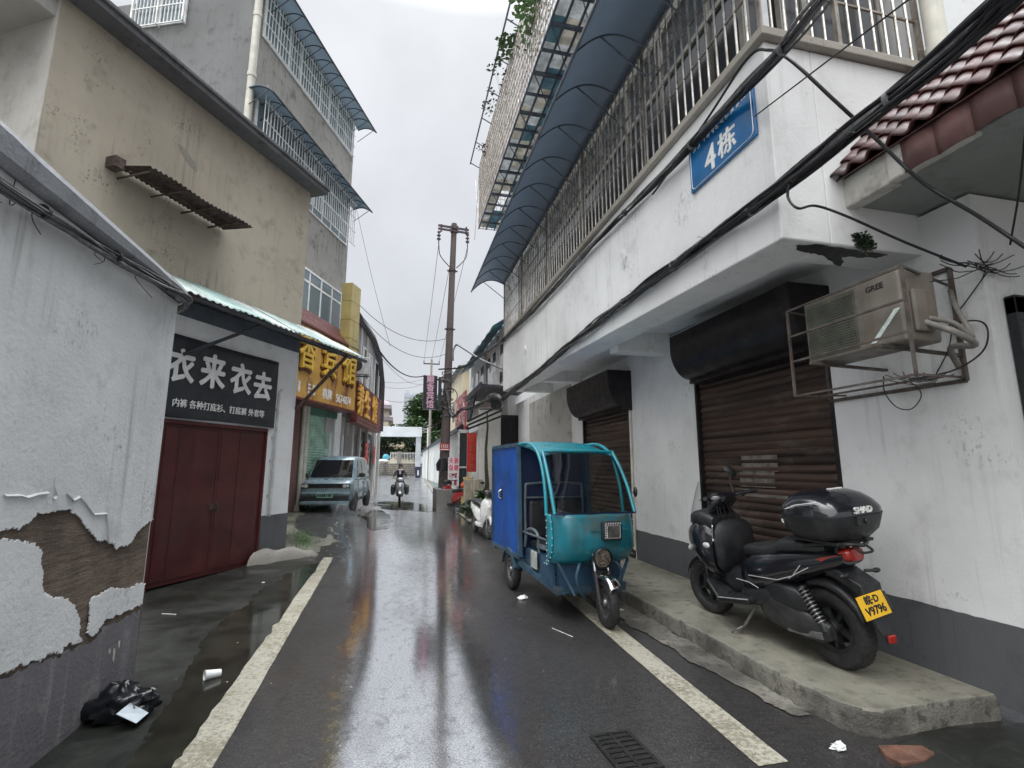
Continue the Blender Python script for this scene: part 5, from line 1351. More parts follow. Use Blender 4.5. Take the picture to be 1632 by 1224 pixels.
for dx, s2 in ((-.58,-1),(.52,1)): m_.tube(spline([(pol(zc)+dx,Yp-.12,zc-.7),(pol(zc)+dx*.9,Yp-.12,zc-1.15),(pol(zc)+dx*.4,Yp-.1,zc-1.5),(pol(zc)+.12*s2,Yp,zc-1.55)],6), .018, 6)
m_.build('jumper_cable', M['cable'], up_)
m_ = MB(); zb_ = AY(710,625,Yp).z
for k in range(6): m_.tube([(pol(zb_+.1*k)+.215*math.cos(a+k),Yp+.215*math.sin(a+k)*.9,zb_-.9+.32*k+.05*math.sin(a*3)) for a in [q*.5 for q in range(14)]], .018, 5)
m_.tube([(pol(2)+.1+.3*math.cos(a),Yp-.2+.04*k,AY(722,632,Yp).z+.3*math.sin(a)) for k in range(3) for a in [q*.45 for q in range(15)]], .012, 5)
m_.build('cable_coil', M['cable_grey'], up_)
# arched service mast and dangling wires to the house
sm = MB(); sm.tube(spline([AY(722,575,17.6),AY(722,560,17.6),AY(727,550,17.6),AY(735,553,17.2),AY(765,572,16),AY(801,588,14)],6), .035, 8); o = sm.build('service_mast', M['grey_metal'], None, smooth=50); tag(o, 'bent grey conduit arching from the utility pole to the house', 'conduit')
# vertical hotel sign on the pole
vs_ = thing('projecting_sign', 'dark vertical lightbox sign with pink characters fixed to the utility pole', 'sign', AY(690,652,17.5))
a, b2_ = AY(675.5,598,17.4), AY(696,652,17.4)
m_ = MB(); m_.box((a.x,17.4,b2_.z),(b2_.x,17.72,a.z)); m_.build('sign_box', plain('sign_black', (.02,.02,.028), .35, 0, .2, 3), vs_, bevel=.01)
m_ = MB(); m_.box((b2_.x+.06,17.62,b2_.z-.02),(b2_.x+.17,17.8,a.z)); m_.bar((b2_.x,17.6,a.z-.1),(pol(4.6),18,a.z-.1),.05); m_.bar((b2_.x,17.6,b2_.z+.1),(pol(4),18,b2_.z+.1),.05); m_.build('sign_bracket', M['dark_metal'], vs_)
L = MB(); hh = (a.z-b2_.z)/4
for k, ch in enumerate('顺香宾馆'): text(ch, hh*1.05, frame(((a.x+b2_.x)/2,17.39,a.z-hh*(k+.5)),(1,0,0),(0,0,1)), .01, L, 0, .008, .88)
L.build('lettering', plain('faded_pink', (.55,.33,.42), .5, 0, .15, 8), vs_)
rs = thing('street_plate', 'small red street plate with white lettering strapped to the utility pole', 'sign', AY(709,712,17.75))
a, b2_ = AY(701,707,17.75), AY(716.5,718,17.75)
m_ = MB(); m_.box((a.x,17.76,b2_.z),(b2_.x,17.79,a.z)); m_.build('plate', plain('red_enamel', (.5,.025,.02), .35), rs, bevel=.004)
L = MB(); scribble(L, a.x+.03, b2_.x-.03, (a.z+b2_.z)/2+.03, .13, 17.755, 4, random.Random(1)); L.box((a.x+.03,17.752,b2_.z+.02),(b2_.x-.03,17.756,b2_.z+.05)); L.build('lettering', M['white_paint'], rs)
p = AY(707,792,17.2)
cbk = MB(); a, b2_ = AY(696,803,16.7), AY(726,780,16.7); cbk.box((a.x,16.7,-.05),(b2_.x,18.6,b2_.z)); cbk.v = wob(cbk.v, .03, 2, 1); tag(cbk.build('concrete_plinth', M['conc_dark'], None, bevel=.03), 'dark concrete plinth round the foot of the utility pole', 'plinth')
jk = thing('jacket', 'black jacket hanging on the utility pole below the red plate', 'jacket', AY(706,748,17.6))
m_ = MB(); a = AY(706,731,17.6); rg = []
for k in range(8):
    q = k/7; w2 = .12+.05*q; z = a.z-.40*q
    rg.append([(a.x+w2*math.cos(t_)*(1+.15*math.sin(5*t_+k)), 17.6+.07*math.sin(t_), z+.02*math.sin(3*t_)) for t_ in [2*math.pi*j/14 for j in range(14)]])
m_.loft(rg); m_.build('body', M['black_plastic'], jk, smooth=50)
for s_ in (-1,1):
    m_ = MB(); m_.tube([(a.x+s_*.1,17.58,a.z-.03),(a.x+s_*.19,17.57,a.z-.2),(a.x+s_*.17,17.57,a.z-.42)], [.05,.055,.045], 8); m_.build('sleeve', M['black_plastic'], jk, smooth=50)
stl = thing('folding_stool', 'small blue and white folding stool on the plinth', 'stool', AY(706,795,17.0))
a, b2_ = AY(700,795,17.0), AY(714,778,17.0); m_ = MB()
for y in (16.85,17.15):
    m_.bar((a.x,y,b2_.z+.0),(b2_.x,y,a.z+.12),.022); m_.bar((b2_.x,y,b2_.z),(a.x,y,a.z+.12),.022); m_.bar((a.x,y,b2_.z),(a.x,y,a.z+.12),.02); m_.bar((b2_.x,y,b2_.z),(b2_.x,y,a.z+.12),.02)
m_.build('frame', M['white_frame'], stl); m_ = MB(); m_.box((a.x,16.84,a.z+.13),(b2_.x,17.16,b2_.z)); m_.build('seat', plain('blue_fabric', (.03,.08,.25), .7), stl)
pk = thing('poster_board', 'white poster board with rows of pink characters by the plinth', 'sign', AY(722,778,17.3))
a, b2_ = AY(714.5,729,17.3), AY(731,775,17.3); m_ = MB(); m_.box((a.x,17.3,b2_.z),(b2_.x,17.33,a.z)); m_.build('board', M['white_paint'], pk)
L = MB(); hh = (a.z-b2_.z)/4; ww = b2_.x-a.x
for k, row in enumerate(('夫妻','保健')):
    for j, ch in enumerate(row): text(ch, hh*.9, frame((a.x+ww*(.27+.47*j),17.295,a.z-hh*(k+.5)),(1,0,0),(0,0,1)), .006, L, 0, .006, .75)
rr = random.Random(6)
for k in (2,3): scribble(L, a.x+.02, b2_.x-.02, a.z-hh*(k+.5), hh*.65, 17.298, 2, rr)
L.build('lettering', plain('pink_ink', (.6,.12,.2), .5), pk)
# red shop banner facing the lane
rb_ = thing('shop_banner', 'faded red banner board with pale writing under the dark canopy', 'sign', (2.55, 20, 3))
def RBp(px, py): p = AX(px, py, 2.55); return p.y, p.z
y0, y1 = RBp(742,620)[0], RBp(726,640)[0]; z0 = RBp(738,687)[1]; z1 = RBp(738,626)[1]
m_ = MB(); m_.box((2.55,y0,z0),(2.6,y1,z1)); m_.build('board', plain('faded_red', (.42,.09,.10), .5, 0, .2, 2, dirt=(.3,.12,.12), dirt_amt=.5), rb_)
L = MB(); rr = random.Random(9)
for k in range(3):
    for j in range(2):
        yy = y1-(y1-y0)*(k+.5)/3
        for q in range(7): L.bar((2.545,yy+rr.uniform(-.35,.35),z0+(z1-z0)*(.3+.4*j)+rr.uniform(-.3,.3)),(2.545,yy+rr.uniform(-.35,.35),z0+(z1-z0)*(.3+.4*j)+rr.uniform(-.3,.3)),.05)
L.build('lettering', plain('pale_pink', (.6,.4,.4), .5), rb_)
# white house with dark canopy, blue awning, columns, dark gate
wh = thing('corner_shop', 'white two storey shop house with torn blue awning and dark flat canopy', 'house', (3.4, 17, 0))
WX = 3.55
m_ = MB(); m_.box((WX,15.9,3.3),(8,25,6.6)); m_.box((WX+.2,16.5,0),(8,25,3.3)); m_.build('wall', M['white_wall'], wh)
m_ = MB(); m_.box((2.55,15.5,0),(3.24,15.8,3.5)); m_.build('column', M['pale_wall'], wh, bevel=.02)
m_ = MB(); a = AY(776,670,15.49); zz = [3.4,2.9,2.2,1.6,1.1,.8,.5]
vs = []
for k, z in enumerate(zz): w2 = .02+.012*k; vs += [(a.x-w2+.03*math.sin(k*2),15.492,z),(a.x+w2+.03*math.sin(k*2),15.492,z)]
m_.add(vs, [(2*i,2*i+1,2*i+3,2*i+2) for i in range(len(zz)-1)]); m_.build('crack_stain', plain('crack_dirt', (.06,.05,.04), .9), wh)
m_ = MB()
for k in range(12): m_.bar((3.27+.05*k,15.62,.15),(3.27+.05*k,15.62,3.25),.018)
for z in (.2,1.2,2.2,3.2): m_.bar((3.24,15.62,z),(3.86,15.62,z),.03)
m_.box((3.24,15.66,.15),(3.86,15.69,3.3)); m_.build('iron_gate', M['black_iron'], wh)
cn_ = MB(); cn_.loft([[(2.48,14.75,4.15),(3.9,14.75,4.05),(3.9,14.75,3.98),(2.48,14.75,4.08)],[(2.48,18.1,4.15),(3.9,18.1,4.05),(3.9,18.1,3.98),(2.48,18.1,4.08)]]); cn_.box((2.44,14.75,4.0),(2.5,18.1,4.2)); cn_.loft([[(2.5,16.2,3.98),(2.5,18.2,3.98),(2.5,18.2,3.3),(2.5,17.4,3.3)],[(2.56,16.2,3.98),(2.56,18.2,3.98),(2.56,18.2,3.3),(2.56,17.4,3.3)]])
cn_.build('dark_canopy', plain('canopy_black', (.03,.032,.04), .6, 0, .3, 3), wh)
m_ = MB()
for py0 in (650,): 
    for k in range(3): m_.bar(AY(745,672+6*k,15.4),AY(800,645+9*k,14.6),.05)
m_.bar(AY(764,652,15.2),AY(800,652,14.9),.04); m_.box((2.9,15.3,3.5),(3.2,15.48,3.75)); m_.build('canopy_bracket', M['black_iron'], wh)
m_ = MB(); m_.grid(lambda i,j: (WX-.6*j,15.4+9.0*i,6.62-.42*j+.02*math.sin(i*60)), 40, 3, 0); 
aw_o = m_.build('blue_awning', plain('torn_awning', (.06,.13,.17), .5, 0, .4, 1.2, dirt=(.05,.34,.44), dirt_amt=.9), wh, smooth=60, thick=.02)
for k in range(6):
    y = 16.3+1.4*k; m_ = MB(); m_.box((WX-.03,y,4.6),(WX-.004,y+.75,5.95)); m_.build('window', M['win'], wh)
m_ = MB(); 
for y in (16.0,17.35,19.9): m_.box((WX-.1,y,4.3),(WX+.0,y+.12,6.4))
m_.box((WX-.25,15.9,4.2),(WX,25,4.35)); m_.build('ledge', M['pale_wall'], wh)
for k, y in enumerate((16.9,)):
    m_ = MB(); m_.box((WX-.35,y,4.5),(WX-.05,y+.7,5.0)); m_.build('condenser', M['alu'], wh, bevel=.02)
cy_ = thing('cream_block', 'cream house with dark tiled roof behind the white shop house', 'house', (4, 30, .4))
m_ = MB(); m_.box((3.62,28,0),(9,36,7.4)); m_.box((4.3,26,0),(9,28,7.9)); m_.build('wall', plaster('cream_render', (.6,.54,.4), (.42,.38,.3), .3, .4, .2), cy_)
m_ = MB(); m_.loft([[(3.3,27.7,7.4),(9,27.7,7.4),(9,36.2,7.4),(3.3,36.2,7.4)],[(4.6,30,8.5),(9,30,8.5),(9,34,8.5),(4.6,34,8.5)]]); m_.box((4.1,25.8,7.9),(9,28,8.15)); m_.build('roof', plain('grey_green_roof', (.15,.17,.16), .7, 0, .3, 1.5), cy_)
m_ = MB()
for z in (2.2,4.6): m_.box((3.6,29.5,z),(3.62,30.6,z+1.3)); m_.box((3.6,32,z),(3.62,33.1,z+1.3))
m_.build('window', M['win'], cy_)
# shop door decorations: red couplets, glass door, stacked baskets, plank box
rc = thing('couplet_banner', 'red couplet banner pasted beside the shop door', 'banner', AY(752,750,17.2))
a, b2_ = AY(745,690,17.2), AY(759,752,17.2); m_ = MB(); m_.box((a.x,17.2,b2_.z),(b2_.x,17.22,a.z)); m_.build('cloth', plain('couplet_red', (.5,.03,.025), .6, 0, .2, 4), rc)
m_ = MB(); scr = random.Random(3)
for k in range(4): scribble(m_, a.x+.06, b2_.x-.06, a.z-.18-.33*k, .22, 17.196, 1, scr)
m_.build('lettering', plain('couplet_gold', (.5,.16,.06), .5), rc)
sdd = thing('shop_door', 'dim glass shop door with aluminium frame beside the red couplet', 'door', AY(736,770,17.4))
a, b2_ = AY(731,690,17.4), AY(745,775,17.4); m_ = MB(); m_.box((a.x,17.42,0),(b2_.x,17.44,a.z)); m_.build('pane', M['win'], sdd)
m_ = MB(); m_.box((a.x-.03,17.38,0),(a.x+.04,17.46,a.z+.05)); m_.box((b2_.x-.04,17.38,0),(b2_.x+.03,17.46,a.z+.05)); m_.box((a.x,17.38,a.z),(b2_.x,17.46,a.z+.12)); m_.box((a.x-.03,17.38,1.6),(b2_.x,17.45,1.66)); m_.build('door_frame', M['alu'], sdd)
sb_ = MB(); p = AY(746,772,15.9)
for k in range(9): sb_.lathe([(.13+.012*(k%3),.0),(.16,.03),(.15,.062),(.1,.065)], 14, M=Matrix.Translation((p.x+.01*math.sin(k*2),15.9,gz(p.x,15.9)+.55+.066*k)))
sb_.box((p.x-.2,15.7,gz(p.x,15.9)),(p.x+.2,16.1,gz(p.x,15.9)+.54)); tag(sb_.build('basket_stack', plain('straw_yellow', (.45,.36,.14), .7, 0, .35, 12), None, smooth=35), 'stack of round straw coloured baskets outside the shop', 'baskets')
wb = MB(); a, b2_ = AY(742,792,15.0), AY(770,764,15.0)
for k in range(5): x0 = a.x+(b2_.x-a.x)*k/5; wb.box((x0+.004,15.0+.01*(k%2),gz(2,15)),(x0+(b2_.x-a.x)/5-.004,15.04+.01*(k%2),b2_.z))
wb.box((a.x,15.04,gz(2,15)),(b2_.x,15.5,b2_.z)); tag(wb.build('plank_box', plain('weathered_plank', (.3,.26,.2), .8, 0, .25, 5), None), 'weathered plank planter box by the white column', 'planter')
gp = 'bushes by the planter box'
for i, (px, py, Y, rad, n, s_, lb) in enumerate(((772,792,14.2,(.32,.3,.34),260,.13,'tall leafy bush in front of the white column'),(757,803,13.6,(.28,.3,.26),220,.12,'low leafy bush between red scooter and white scooter'),(786,775,13.8,(.22,.25,.3),150,.12,'small bush half hidden by the blue cargo box'),(744,808,14.6,(.2,.2,.2),110,.10,'smallest weed bush beside the red scooter wheel'))):
    p = AY(px, py, Y); shrub('leafy_bush', lb, 'bush', (p.x, Y, gz(p.x,Y)+.05), (rad[0],rad[1],rad[2]*1.1), n, s_, 60+i, gp, 'leaf_dark' if i % 2 else 'leaf', None, 8)
# second pole far behind the hotel sign
P2 = AY(688,573,38)
p2 = thing('utility_pole', 'distant slim pole with a crossarm showing above the dark vertical sign', 'pole', (P2.x, 38, .6))
m_ = MB(); m_.tube([(P2.x,38,.5),(P2.x,38,P2.z)], [.11,.08], 10); m_.build('shaft', M['conc'], p2, smooth=50)
m_ = MB(); zc2 = AY(688,580,38).z; m_.bar((P2.x-.62,38,zc2),(P2.x+.62,38,zc2),.08); 
for dx in (-.58,.58): m_.bar((P2.x+dx,38,zc2),(P2.x+dx,38,zc2+.25),.06)
m_.build('crossarm', M['dark_metal'], p2)
# overhead wires
def ow(label, a, b2_, s_, r_=.012, grp=None): return wire(label, sag(a, b2_, s_, 16), r_, 'cable', 'overhead_wire', 'wire', grp, 2)
T1 = lambda dx: Vector((pol(zc)+dx, Yp-.12, zc-.7))
gw = 'wires from the pole crossarm to the far pole'
ow('wire from the insulator over the lane to the distant pole', T1(-.58), (P2.x-.58,38,zc2+.25), .1, .010, gw)
ow('wire from the pole shaft down towards the distant pole', (pol(zc)-.15,Yp,zc-1.6), (P2.x,38,zc2+.3), .1, .010, gw)
ow('wire from the insulator on the shop house side to the distant pole', T1(.52), (P2.x+.58,38,zc2+.25), .1, .010, gw)
ow('thin wire dropping from the grey block awning to the lane wires', AY(566,322,18.5), AY(622,552,17.8), .2, .007)
ow('highest wire from the yellow column to the utility pole', AY(574,487,17.2), (pol(6.6),Yp,AY(716,538,Yp).z), .55, .010)
ow('second wire from the yellow column to the utility pole', AY(574,500,17.2), (pol(6),Yp,AY(714,562,Yp).z), .7, .010)
ow('thick cable sagging from the gold sign to the dark vertical sign', AY(574,500,17.0), AY(678,598,17.4), .75, .022)
ow('cable sagging just below the thick cable towards the vertical sign', AY(580,520,17.0), AY(678,599,17.4), .6, .010)
ow('faint wire across the sky above the gateway', AY(600,606,30), AY(676,604,30), .2, .010)
ow('faint lower wire across the sky above the gateway', AY(600,613,30), AY(676,612,30), .25, .010)
ow('wire from the red signboard corner towards the tree', AY(604,565,26), AY(672,612,40), .5, .012)
ow('wire crossing in front of the tree to the dark vertical sign', AY(604,634,26), AY(680,634,20), .2, .009)
bundle('sagging grey cable bundle from the utility pole to the parapet end', [AY(706,600,17.9),AY(720,660,17.6),AY(736,652,16.8),AY(758,648,15),AY(785,630,13),AY(800,637,11.8)], 9, .05, .013, 33, twigs=6)
bundle('cable bundle from the vertical sign over to the parapet end', [AY(700,588,17.9),AY(735,585,16.5),AY(765,568,14.5),AY(803,541,11.8)], 5, .03, .011, 34)
# ---------------------------------------------------------------- vehicle helpers
def wheel(parent, c, r, w, n=36, rim=.62, spokes=5, ax='x', name='wheel', rim_m='grey_metal', rot=0., disc=True, tread=True):
    """tyre (wheel) with a rim as its child; axle along local x, turned by rot about z"""
    Mx = Matrix.Translation(c) @ Matrix.Rotation(rot, 4, 'Z') @ Matrix.Rotation(R(90), 4, 'Y')
    t_ = MB(); h = w/2
    pr = [(r*rim, -h*.62),(r*rim*1.06,-h*.80),(r*.82,-h*.98),(r*.93,-h*.86),(r*.985,-h*.5),(r,-h*.16),(r,h*.16),(r*.985,h*.5),(r*.93,h*.86),(r*.82,h*.98),(r*rim*1.06,h*.80),(r*rim,h*.62)]
    t_.lathe(pr+[pr[0]], n, 0, Mx, False)
    if tread:
        for k in range(n):
            a = 2*math.pi*k/n
            for s_ in (-1,1):
                q = Matrix.Rotation(a+s_*.05, 4, 'Z')
                t_.box((r*.975,-.005,min(s_*h*.10,s_*h*.46)),(r*1.003,.005,max(s_*h*.10,s_*h*.46)),0,Mx @ q)
    o = t_.build(name, M['rubber'], parent, smooth=40, world=False)
    m_ = MB()
    R1 = r*rim
    m_.lathe([(R1*.86,-h*.55),(R1*1.0,-h*.66),(R1*1.02,-h*.5),(R1*.9,-h*.2),(R1*.9,h*.2),(R1*1.02,h*.5),(R1*1.0,h*.66),(R1*.86,h*.55),(R1*.84,0),(R1*.86,-h*.55)], 28, 0, Mx, False)
    m_.lathe([(.001,-h*.8),(R1*.24,-h*.78),(R1*.3,-h*.5),(R1*.3,h*.5),(R1*.24,h*.78),(.001,h*.8)], 18, 0, Mx)
    for k in range(spokes):
        q = Mx @ Matrix.Rotation(2*math.pi*k/spokes, 4, 'Z')
        m_.loft([[(R1*.22,-R1*.1,-h*.3),(R1*.22,R1*.1,-h*.3),(R1*.22,R1*.1,h*.3),(R1*.22,-R1*.1,h*.3)],[(R1*.9,-R1*.07,-h*.42),(R1*.9,R1*.07,-h*.42),(R1*.9,R1*.07,h*.42),(R1*.9,-R1*.07,h*.42)]], 0, True, False, q)
    if disc: m_.lathe([(R1*.42,h*.62),(R1*.7,h*.62),(R1*.7,h*.7),(R1*.42,h*.7)], 24, 0, Mx)
    m_.build('rim', M[rim_m], o, smooth=40, world=False)
    return o
def ell(y, zc, hw, hh, p=2.6, n=20, x=0., tilt=0.):       # superellipse section across x at station y
    out = []
    for j in range(n):
        t_ = 2*math.pi*j/n; c_, s_ = math.cos(t_), math.sin(t_)
        a = math.copysign(abs(c_)**(2/p), c_)*hw; b = math.copysign(abs(s_)**(2/p), s_)*hh
        out.append((x+a, y+tilt*b, zc+b))
    return out
def clear(name, tint, a, rough=.03):                       # thin clear sheet
    t = NT(name); tr = t.n.new('ShaderNodeBsdfTransparent'); tr.inputs[0].default_value = (*tint, 1)
    gl = t.n.new('ShaderNodeBsdfGlossy'); gl.inputs['Roughness'].default_value = rough; gl.inputs[0].default_value = (.9,.9,.9,1)
    mx = t.n.new('ShaderNodeMixShader'); fr = t.n.new('ShaderNodeLayerWeight'); fq = t.math('POWER', fr.outputs['Facing'], 4.5)
    t.l.new(t.math('ADD', t.math('MULTIPLY', fq, .9), a+.04), mx.inputs[0]); t.l.new(tr.outputs[0], mx.inputs[1]); t.l.new(gl.outputs[0], mx.inputs[2])
    t.l.new(mx.outputs[0], t.n['Material Output'].inputs[0]); return t.mat
M['screen'] = clear('clear_sheet', (.62,.68,.68), .02)
M['teal_paint'] = plain('teal_paint', (.006,.15,.195), .34, 0, .2, 2.5, .3, 5, dirt=(.055,.07,.065), dirt_amt=.8, coat=.15, streak=(.03,.07,.075), streak_amt=.5)
M['teal_light'] = plain('teal_trim', (.01,.22,.28), .32, 0, .14, 4, coat=.3, dirt=(.1,.13,.13), dirt_amt=.35)
M['royal_blue'] = plain('royal_blue_sheet', (.004,.062,.29), .36, 0, .25, 1.8, .45, 3.2, dirt=(.03,.045,.10), dirt_amt=.7, streak=(.03,.07,.2), streak_amt=.5)
M['dark_blue'] = plain('dark_blue_board', (.008,.02,.075), .5, 0, .3, 3)
M['slate_blue'] = plain('slate_blue_frame', (.032,.075,.115), .5, .1, .25, 5, dirt=(.09,.075,.06), dirt_amt=.5)
M['vinyl'] = plain('black_vinyl', (.02,.021,.023), .45, 0, .25, 7, .1, 60)
# ---------------------------------------------------------------- BLUE CARGO TRICYCLE (front towards local -y)
tk = thing('cargo_tricycle', 'teal and royal blue electric cargo tricycle with windscreen cab parked along the kerb', 'tricycle', (2.03, 6.89, 0), R(4.3))
B = dict(parent=tk, world=False)
for s_ in (-1, 1): wheel(tk, (s_*.43, 0, .25), .25, .105, rim=.6, spokes=8)
wheel(tk, (0, -1.865, .238), .238, .10, rim=.6, spokes=5, rot=R(-6))
# chassis and floor
c_ = MB()
for s_ in (-1, 1):
    c_.bar((s_*.3,.85,.42),(s_*.3,-1.0,.42),.05,.08); c_.bar((s_*.44,-.32,.40),(s_*.40,-1.5,.30),.04,.07); c_.bar((s_*.46,.85,.47),(s_*.46,-.45,.47),.045,.05)
    c_.bar((s_*.43,.02,.25),(s_*.43,.25,.40),.04); c_.bar((s_*.43,.02,.25),(s_*.43,-.2,.40),.03)
for y in (.8,.3,-.2,-.45): c_.bar((-.46,y,.43),(.46,y,.43),.04,.05)
c_.tube([(-.43,0,.25),(.43,0,.25)],.035,8); c_.box((-.14,-.12,.16),(.14,.12,.36))
c_.bar((-.42,-1.5,.29),(.42,-1.5,.29),.05,.06)
c_.build('chassis', M['slate_blue'], **B, bevel=.004)
f_ = MB(); f_.box((-.43,-1.52,.315),(.43,-.42,.34)); f_.build('floor', M['slate_blue'], **B)
ap = MB(); ap.loft([[(-.36,-1.5,.30),(.36,-1.5,.30),(.36,-1.47,.30),(-.36,-1.47,.30)],[(-.40,-1.47,.66),(.40,-1.47,.66),(.40,-1.44,.66),(-.40,-1.44,.66)]]); ap.box((-.43,-1.44,.3),(-.40,-1.1,.62)); ap.build('apron', plain('blue_apron', (.025,.07,.13), .45, 0, .2, 3), **B)
bt = MB(); bt.box((-.40,-1.02,.33),(-.1,-.46,.60)); bt.box((-.1,-1.0,.33),(.40,-.46,.62)); bt.build('battery_box', M['slate_blue'], **B, bevel=.012)
bt = MB(); bt.box((-.445,-.98,.42),(-.43,-.78,.62)); bt.build('charger_cover', plain('pale_cover', (.35,.37,.34), .6, 0, .2, 9), **B, bevel=.006)
for s_ in (-1, 1):
    fd = MB(); rg = []
    for k in range(11):
        a = R(15+150*k/10); y, z = .29*math.cos(a), .25+.29*math.sin(a); rg.append([(s_*.36,y,z),(s_*.50,y,z),(s_*.505,y*.97,z-.03),(s_*.36,y*.97,z-.015)])
    fd.loft(rg); fd.build('mudguard', M['slate_blue'], **B, smooth=40)
# cargo box
x0, x1, ya, yb, za, zb_ = -.475, .475, -.42, .86, .49, 1.90
bx = MB()
bx.box((x0,ya,za),(x0+.03,yb,zb_)); bx.box((x1-.03,ya,za),(x1,yb,zb_)); bx.box((x0,yb-.03,za),(x1,yb,zb_)); bx.box((x0,ya,zb_),(x1,yb,zb_+.03)); bx.box((x0,ya,za-.03),(x1,yb,za))
bx.build('cargo_box', M['royal_blue'], **B)
fw2 = MB(); fw2.box((x0+.03,ya+.002,za),(x1-.03,ya+.03,zb_)); fw2.build('front_bulkhead', M['dark_blue'], **B)
ed = MB()
for x in (x0-.006,): 
    ed.bar((x,ya,zb_+.01),(x,yb,zb_+.01),.03,.05); ed.bar((x,ya,za-.01),(x,yb,za-.01),.03,.05); ed.bar((x,yb,za),(x,yb,zb_),.03,.03)
ed.bar((x1+.004,ya,zb_+.01),(x1+.004,yb,zb_+.01),.03,.05); ed.bar((x0,ya-.01,zb_+.012),(x1,ya-.01,zb_+.012),.04)
for x in (x0,x1): ed.bar((x,ya-.012,.45),(x,ya-.012,zb_),.036,.036)
ed.build('box_trim', M['slate_blue'], **B)
rv = MB()
for k in range(9): rv.ball((x0-.004,ya+.03,za+.1+.15*k),(.008,.014,.014),0,8,4)
rv.build('rivet', M['alu'], **B)
hd = MB(); hd.box((x0-.012,.34,1.15),(x0-.001,.41,1.33)); hd.build('latch_plate', M['dark_metal'], **B, bevel=.004)
hd = MB(); hd.tube([(x0-.012,.375,1.29),(x0-.045,.375,1.27),(x0-.045,.375,1.19),(x0-.012,.375,1.17)],.009,8); hd.build('latch_handle', M['chrome'], **B, smooth=50)
for xx in (x0-.02, x1+.01):
    dp2 = MB(); dp2.bar((xx,ya-.12,.5),(xx,ya-.06,1.88),.022,.05); dp2.build('cab_post', M['slate_blue'], **B)
# cab roof (curved down towards the windscreen), side hoops
def roofp(u):                                               # u 0 box .. 1 windscreen head
    y = -.40-.86*u; z = 1.945-.05*u-.115*u**2.2; return y, z
rf = MB()
def rfn(i, j):
    y, z = roofp(j); xx = (i*2-1)*(.475-.02*j); e = abs(i*2-1)
    return (xx, y-.03*(1-e**2)*j, z-.055*e**5)
rf.grid(rfn, 30, 10); rf.build('cab_roof', M['teal_light'], **B, smooth=60, thick=.016)
def panel_prof(k):                                          # front panel side profile, 0 top -> 1 bottom
    pts = [(-1.685,1.105),(-1.72,1.0),(-1.74,.86),(-1.72,.74),(-1.66,.645),(-1.56,.585),(-1.46,.575)]
    f = k*(len(pts)-1); i = min(len(pts)-2, int(f)); t_ = f-i
    return (pts[i][0]*(1-t_)+pts[i+1][0]*t_, pts[i][1]*(1-t_)+pts[i+1][1]*t_)
def hoop(s_):
    A0 = [(s_*.475,-.42,1.91),(s_*.475,-.80,1.905),(s_*.475,-1.06,1.83),(s_*.475,-1.22,1.70),(s_*.475,-1.33,1.50),(s_*.478,-1.39,1.30),(s_*.48,-1.42,1.08)]
    return spline(A0, 5)
for s_ in (-1, 1):
    m_ = MB(); m_.tube(hoop(s_), .022, 8); m_.build('side_hoop', M['teal_light'], **B, smooth=50)
    m_ = MB(); m_.tube(spline([(s_*.452,-1.24,1.80),(s_*.468,-1.40,1.60),(s_*.478,-1.54,1.38),(s_*.482,-1.665,1.11)],6), .022, 8); m_.build('windscreen_pillar', M['teal_light'], **B, smooth=50)
    sgl = MB(); sgl.add([(s_*.462,-1.25,1.76),(s_*.476,-1.36,1.46),(s_*.48,-1.42,1.11),(s_*.482,-1.64,1.11),(s_*.476,-1.50,1.44)],[(0,1,2,3,4)]); sgl.build('quarter_glass', M['screen'], **B)
m_ = MB(); m_.tube(spline([(-.452,-1.25,1.792),(-.2,-1.285,1.80),(.2,-1.285,1.80),(.452,-1.25,1.792)],6), .018, 8); m_.build('windscreen_header', M['teal_light'], **B, smooth=50)
wsn = MB()
def wfn(i, j):
    P = [(-1.26,1.785),(-1.42,1.60),(-1.555,1.38),(-1.675,1.115)]; f = j*3; k = min(2,int(f)); t_ = f-k
    y = P[k][0]*(1-t_)+P[k+1][0]*t_; z = P[k][1]*(1-t_)+P[k+1][1]*t_; e = i*2-1
    return (e*(.445+.028*j), y-.03*(1-e*e), z)
wsn.grid(wfn, 14, 9); wsn.build('windscreen', M['screen'], **B, smooth=60)
fp = MB()
def ffn(i, j):
    y, z = panel_prof(j); e = i*2-1; a = abs(e)
    hw = .49-.035*max(0,(j-.55)/.45)**2
    return (e*hw, y-.035*(1-e*e)+.17*a**7, z+.006*noise.noise(Vector((e*3,j*4,0))))
fp.grid(ffn, 34, 16); fp.build('front_panel', M['teal_paint'], **B, smooth=60, thick=.012)
for s_ in (-1, 1):
    sp_ = MB(); rg = []
    for k in range(13):
        y, z = panel_prof(k/12); yb_ = -1.42-.02*k/12-max(0,(k-8)/4)*.06; rg.append([(s_*.487,y+.13,z),(s_*.492,(y+yb_)/2+.05,z),(s_*.485,yb_,z)])
    sp_.loft(rg, 0, False, False); sp_.build('side_apron', M['teal_light'], **B, smooth=50, thick=.01)
    rv = MB()
    for k in range(10):
        y, z = panel_prof(k/9.5); rv.ball((s_*.494,-1.435-.02*k/12,z-.01),(.006,.009,.009),0,6,4)
        rv.ball((s_*.494,y+.12,z-.01),(.006,.009,.009),0,6,4)
    rv.build('rivet', M['alu'], **B)
rt_ = MB(); rt_.bar((-.485,-1.68,1.112),(.485,-1.68,1.112),.014,.018); rt_.build('panel_top_strip', M['dark_blue'], **B)
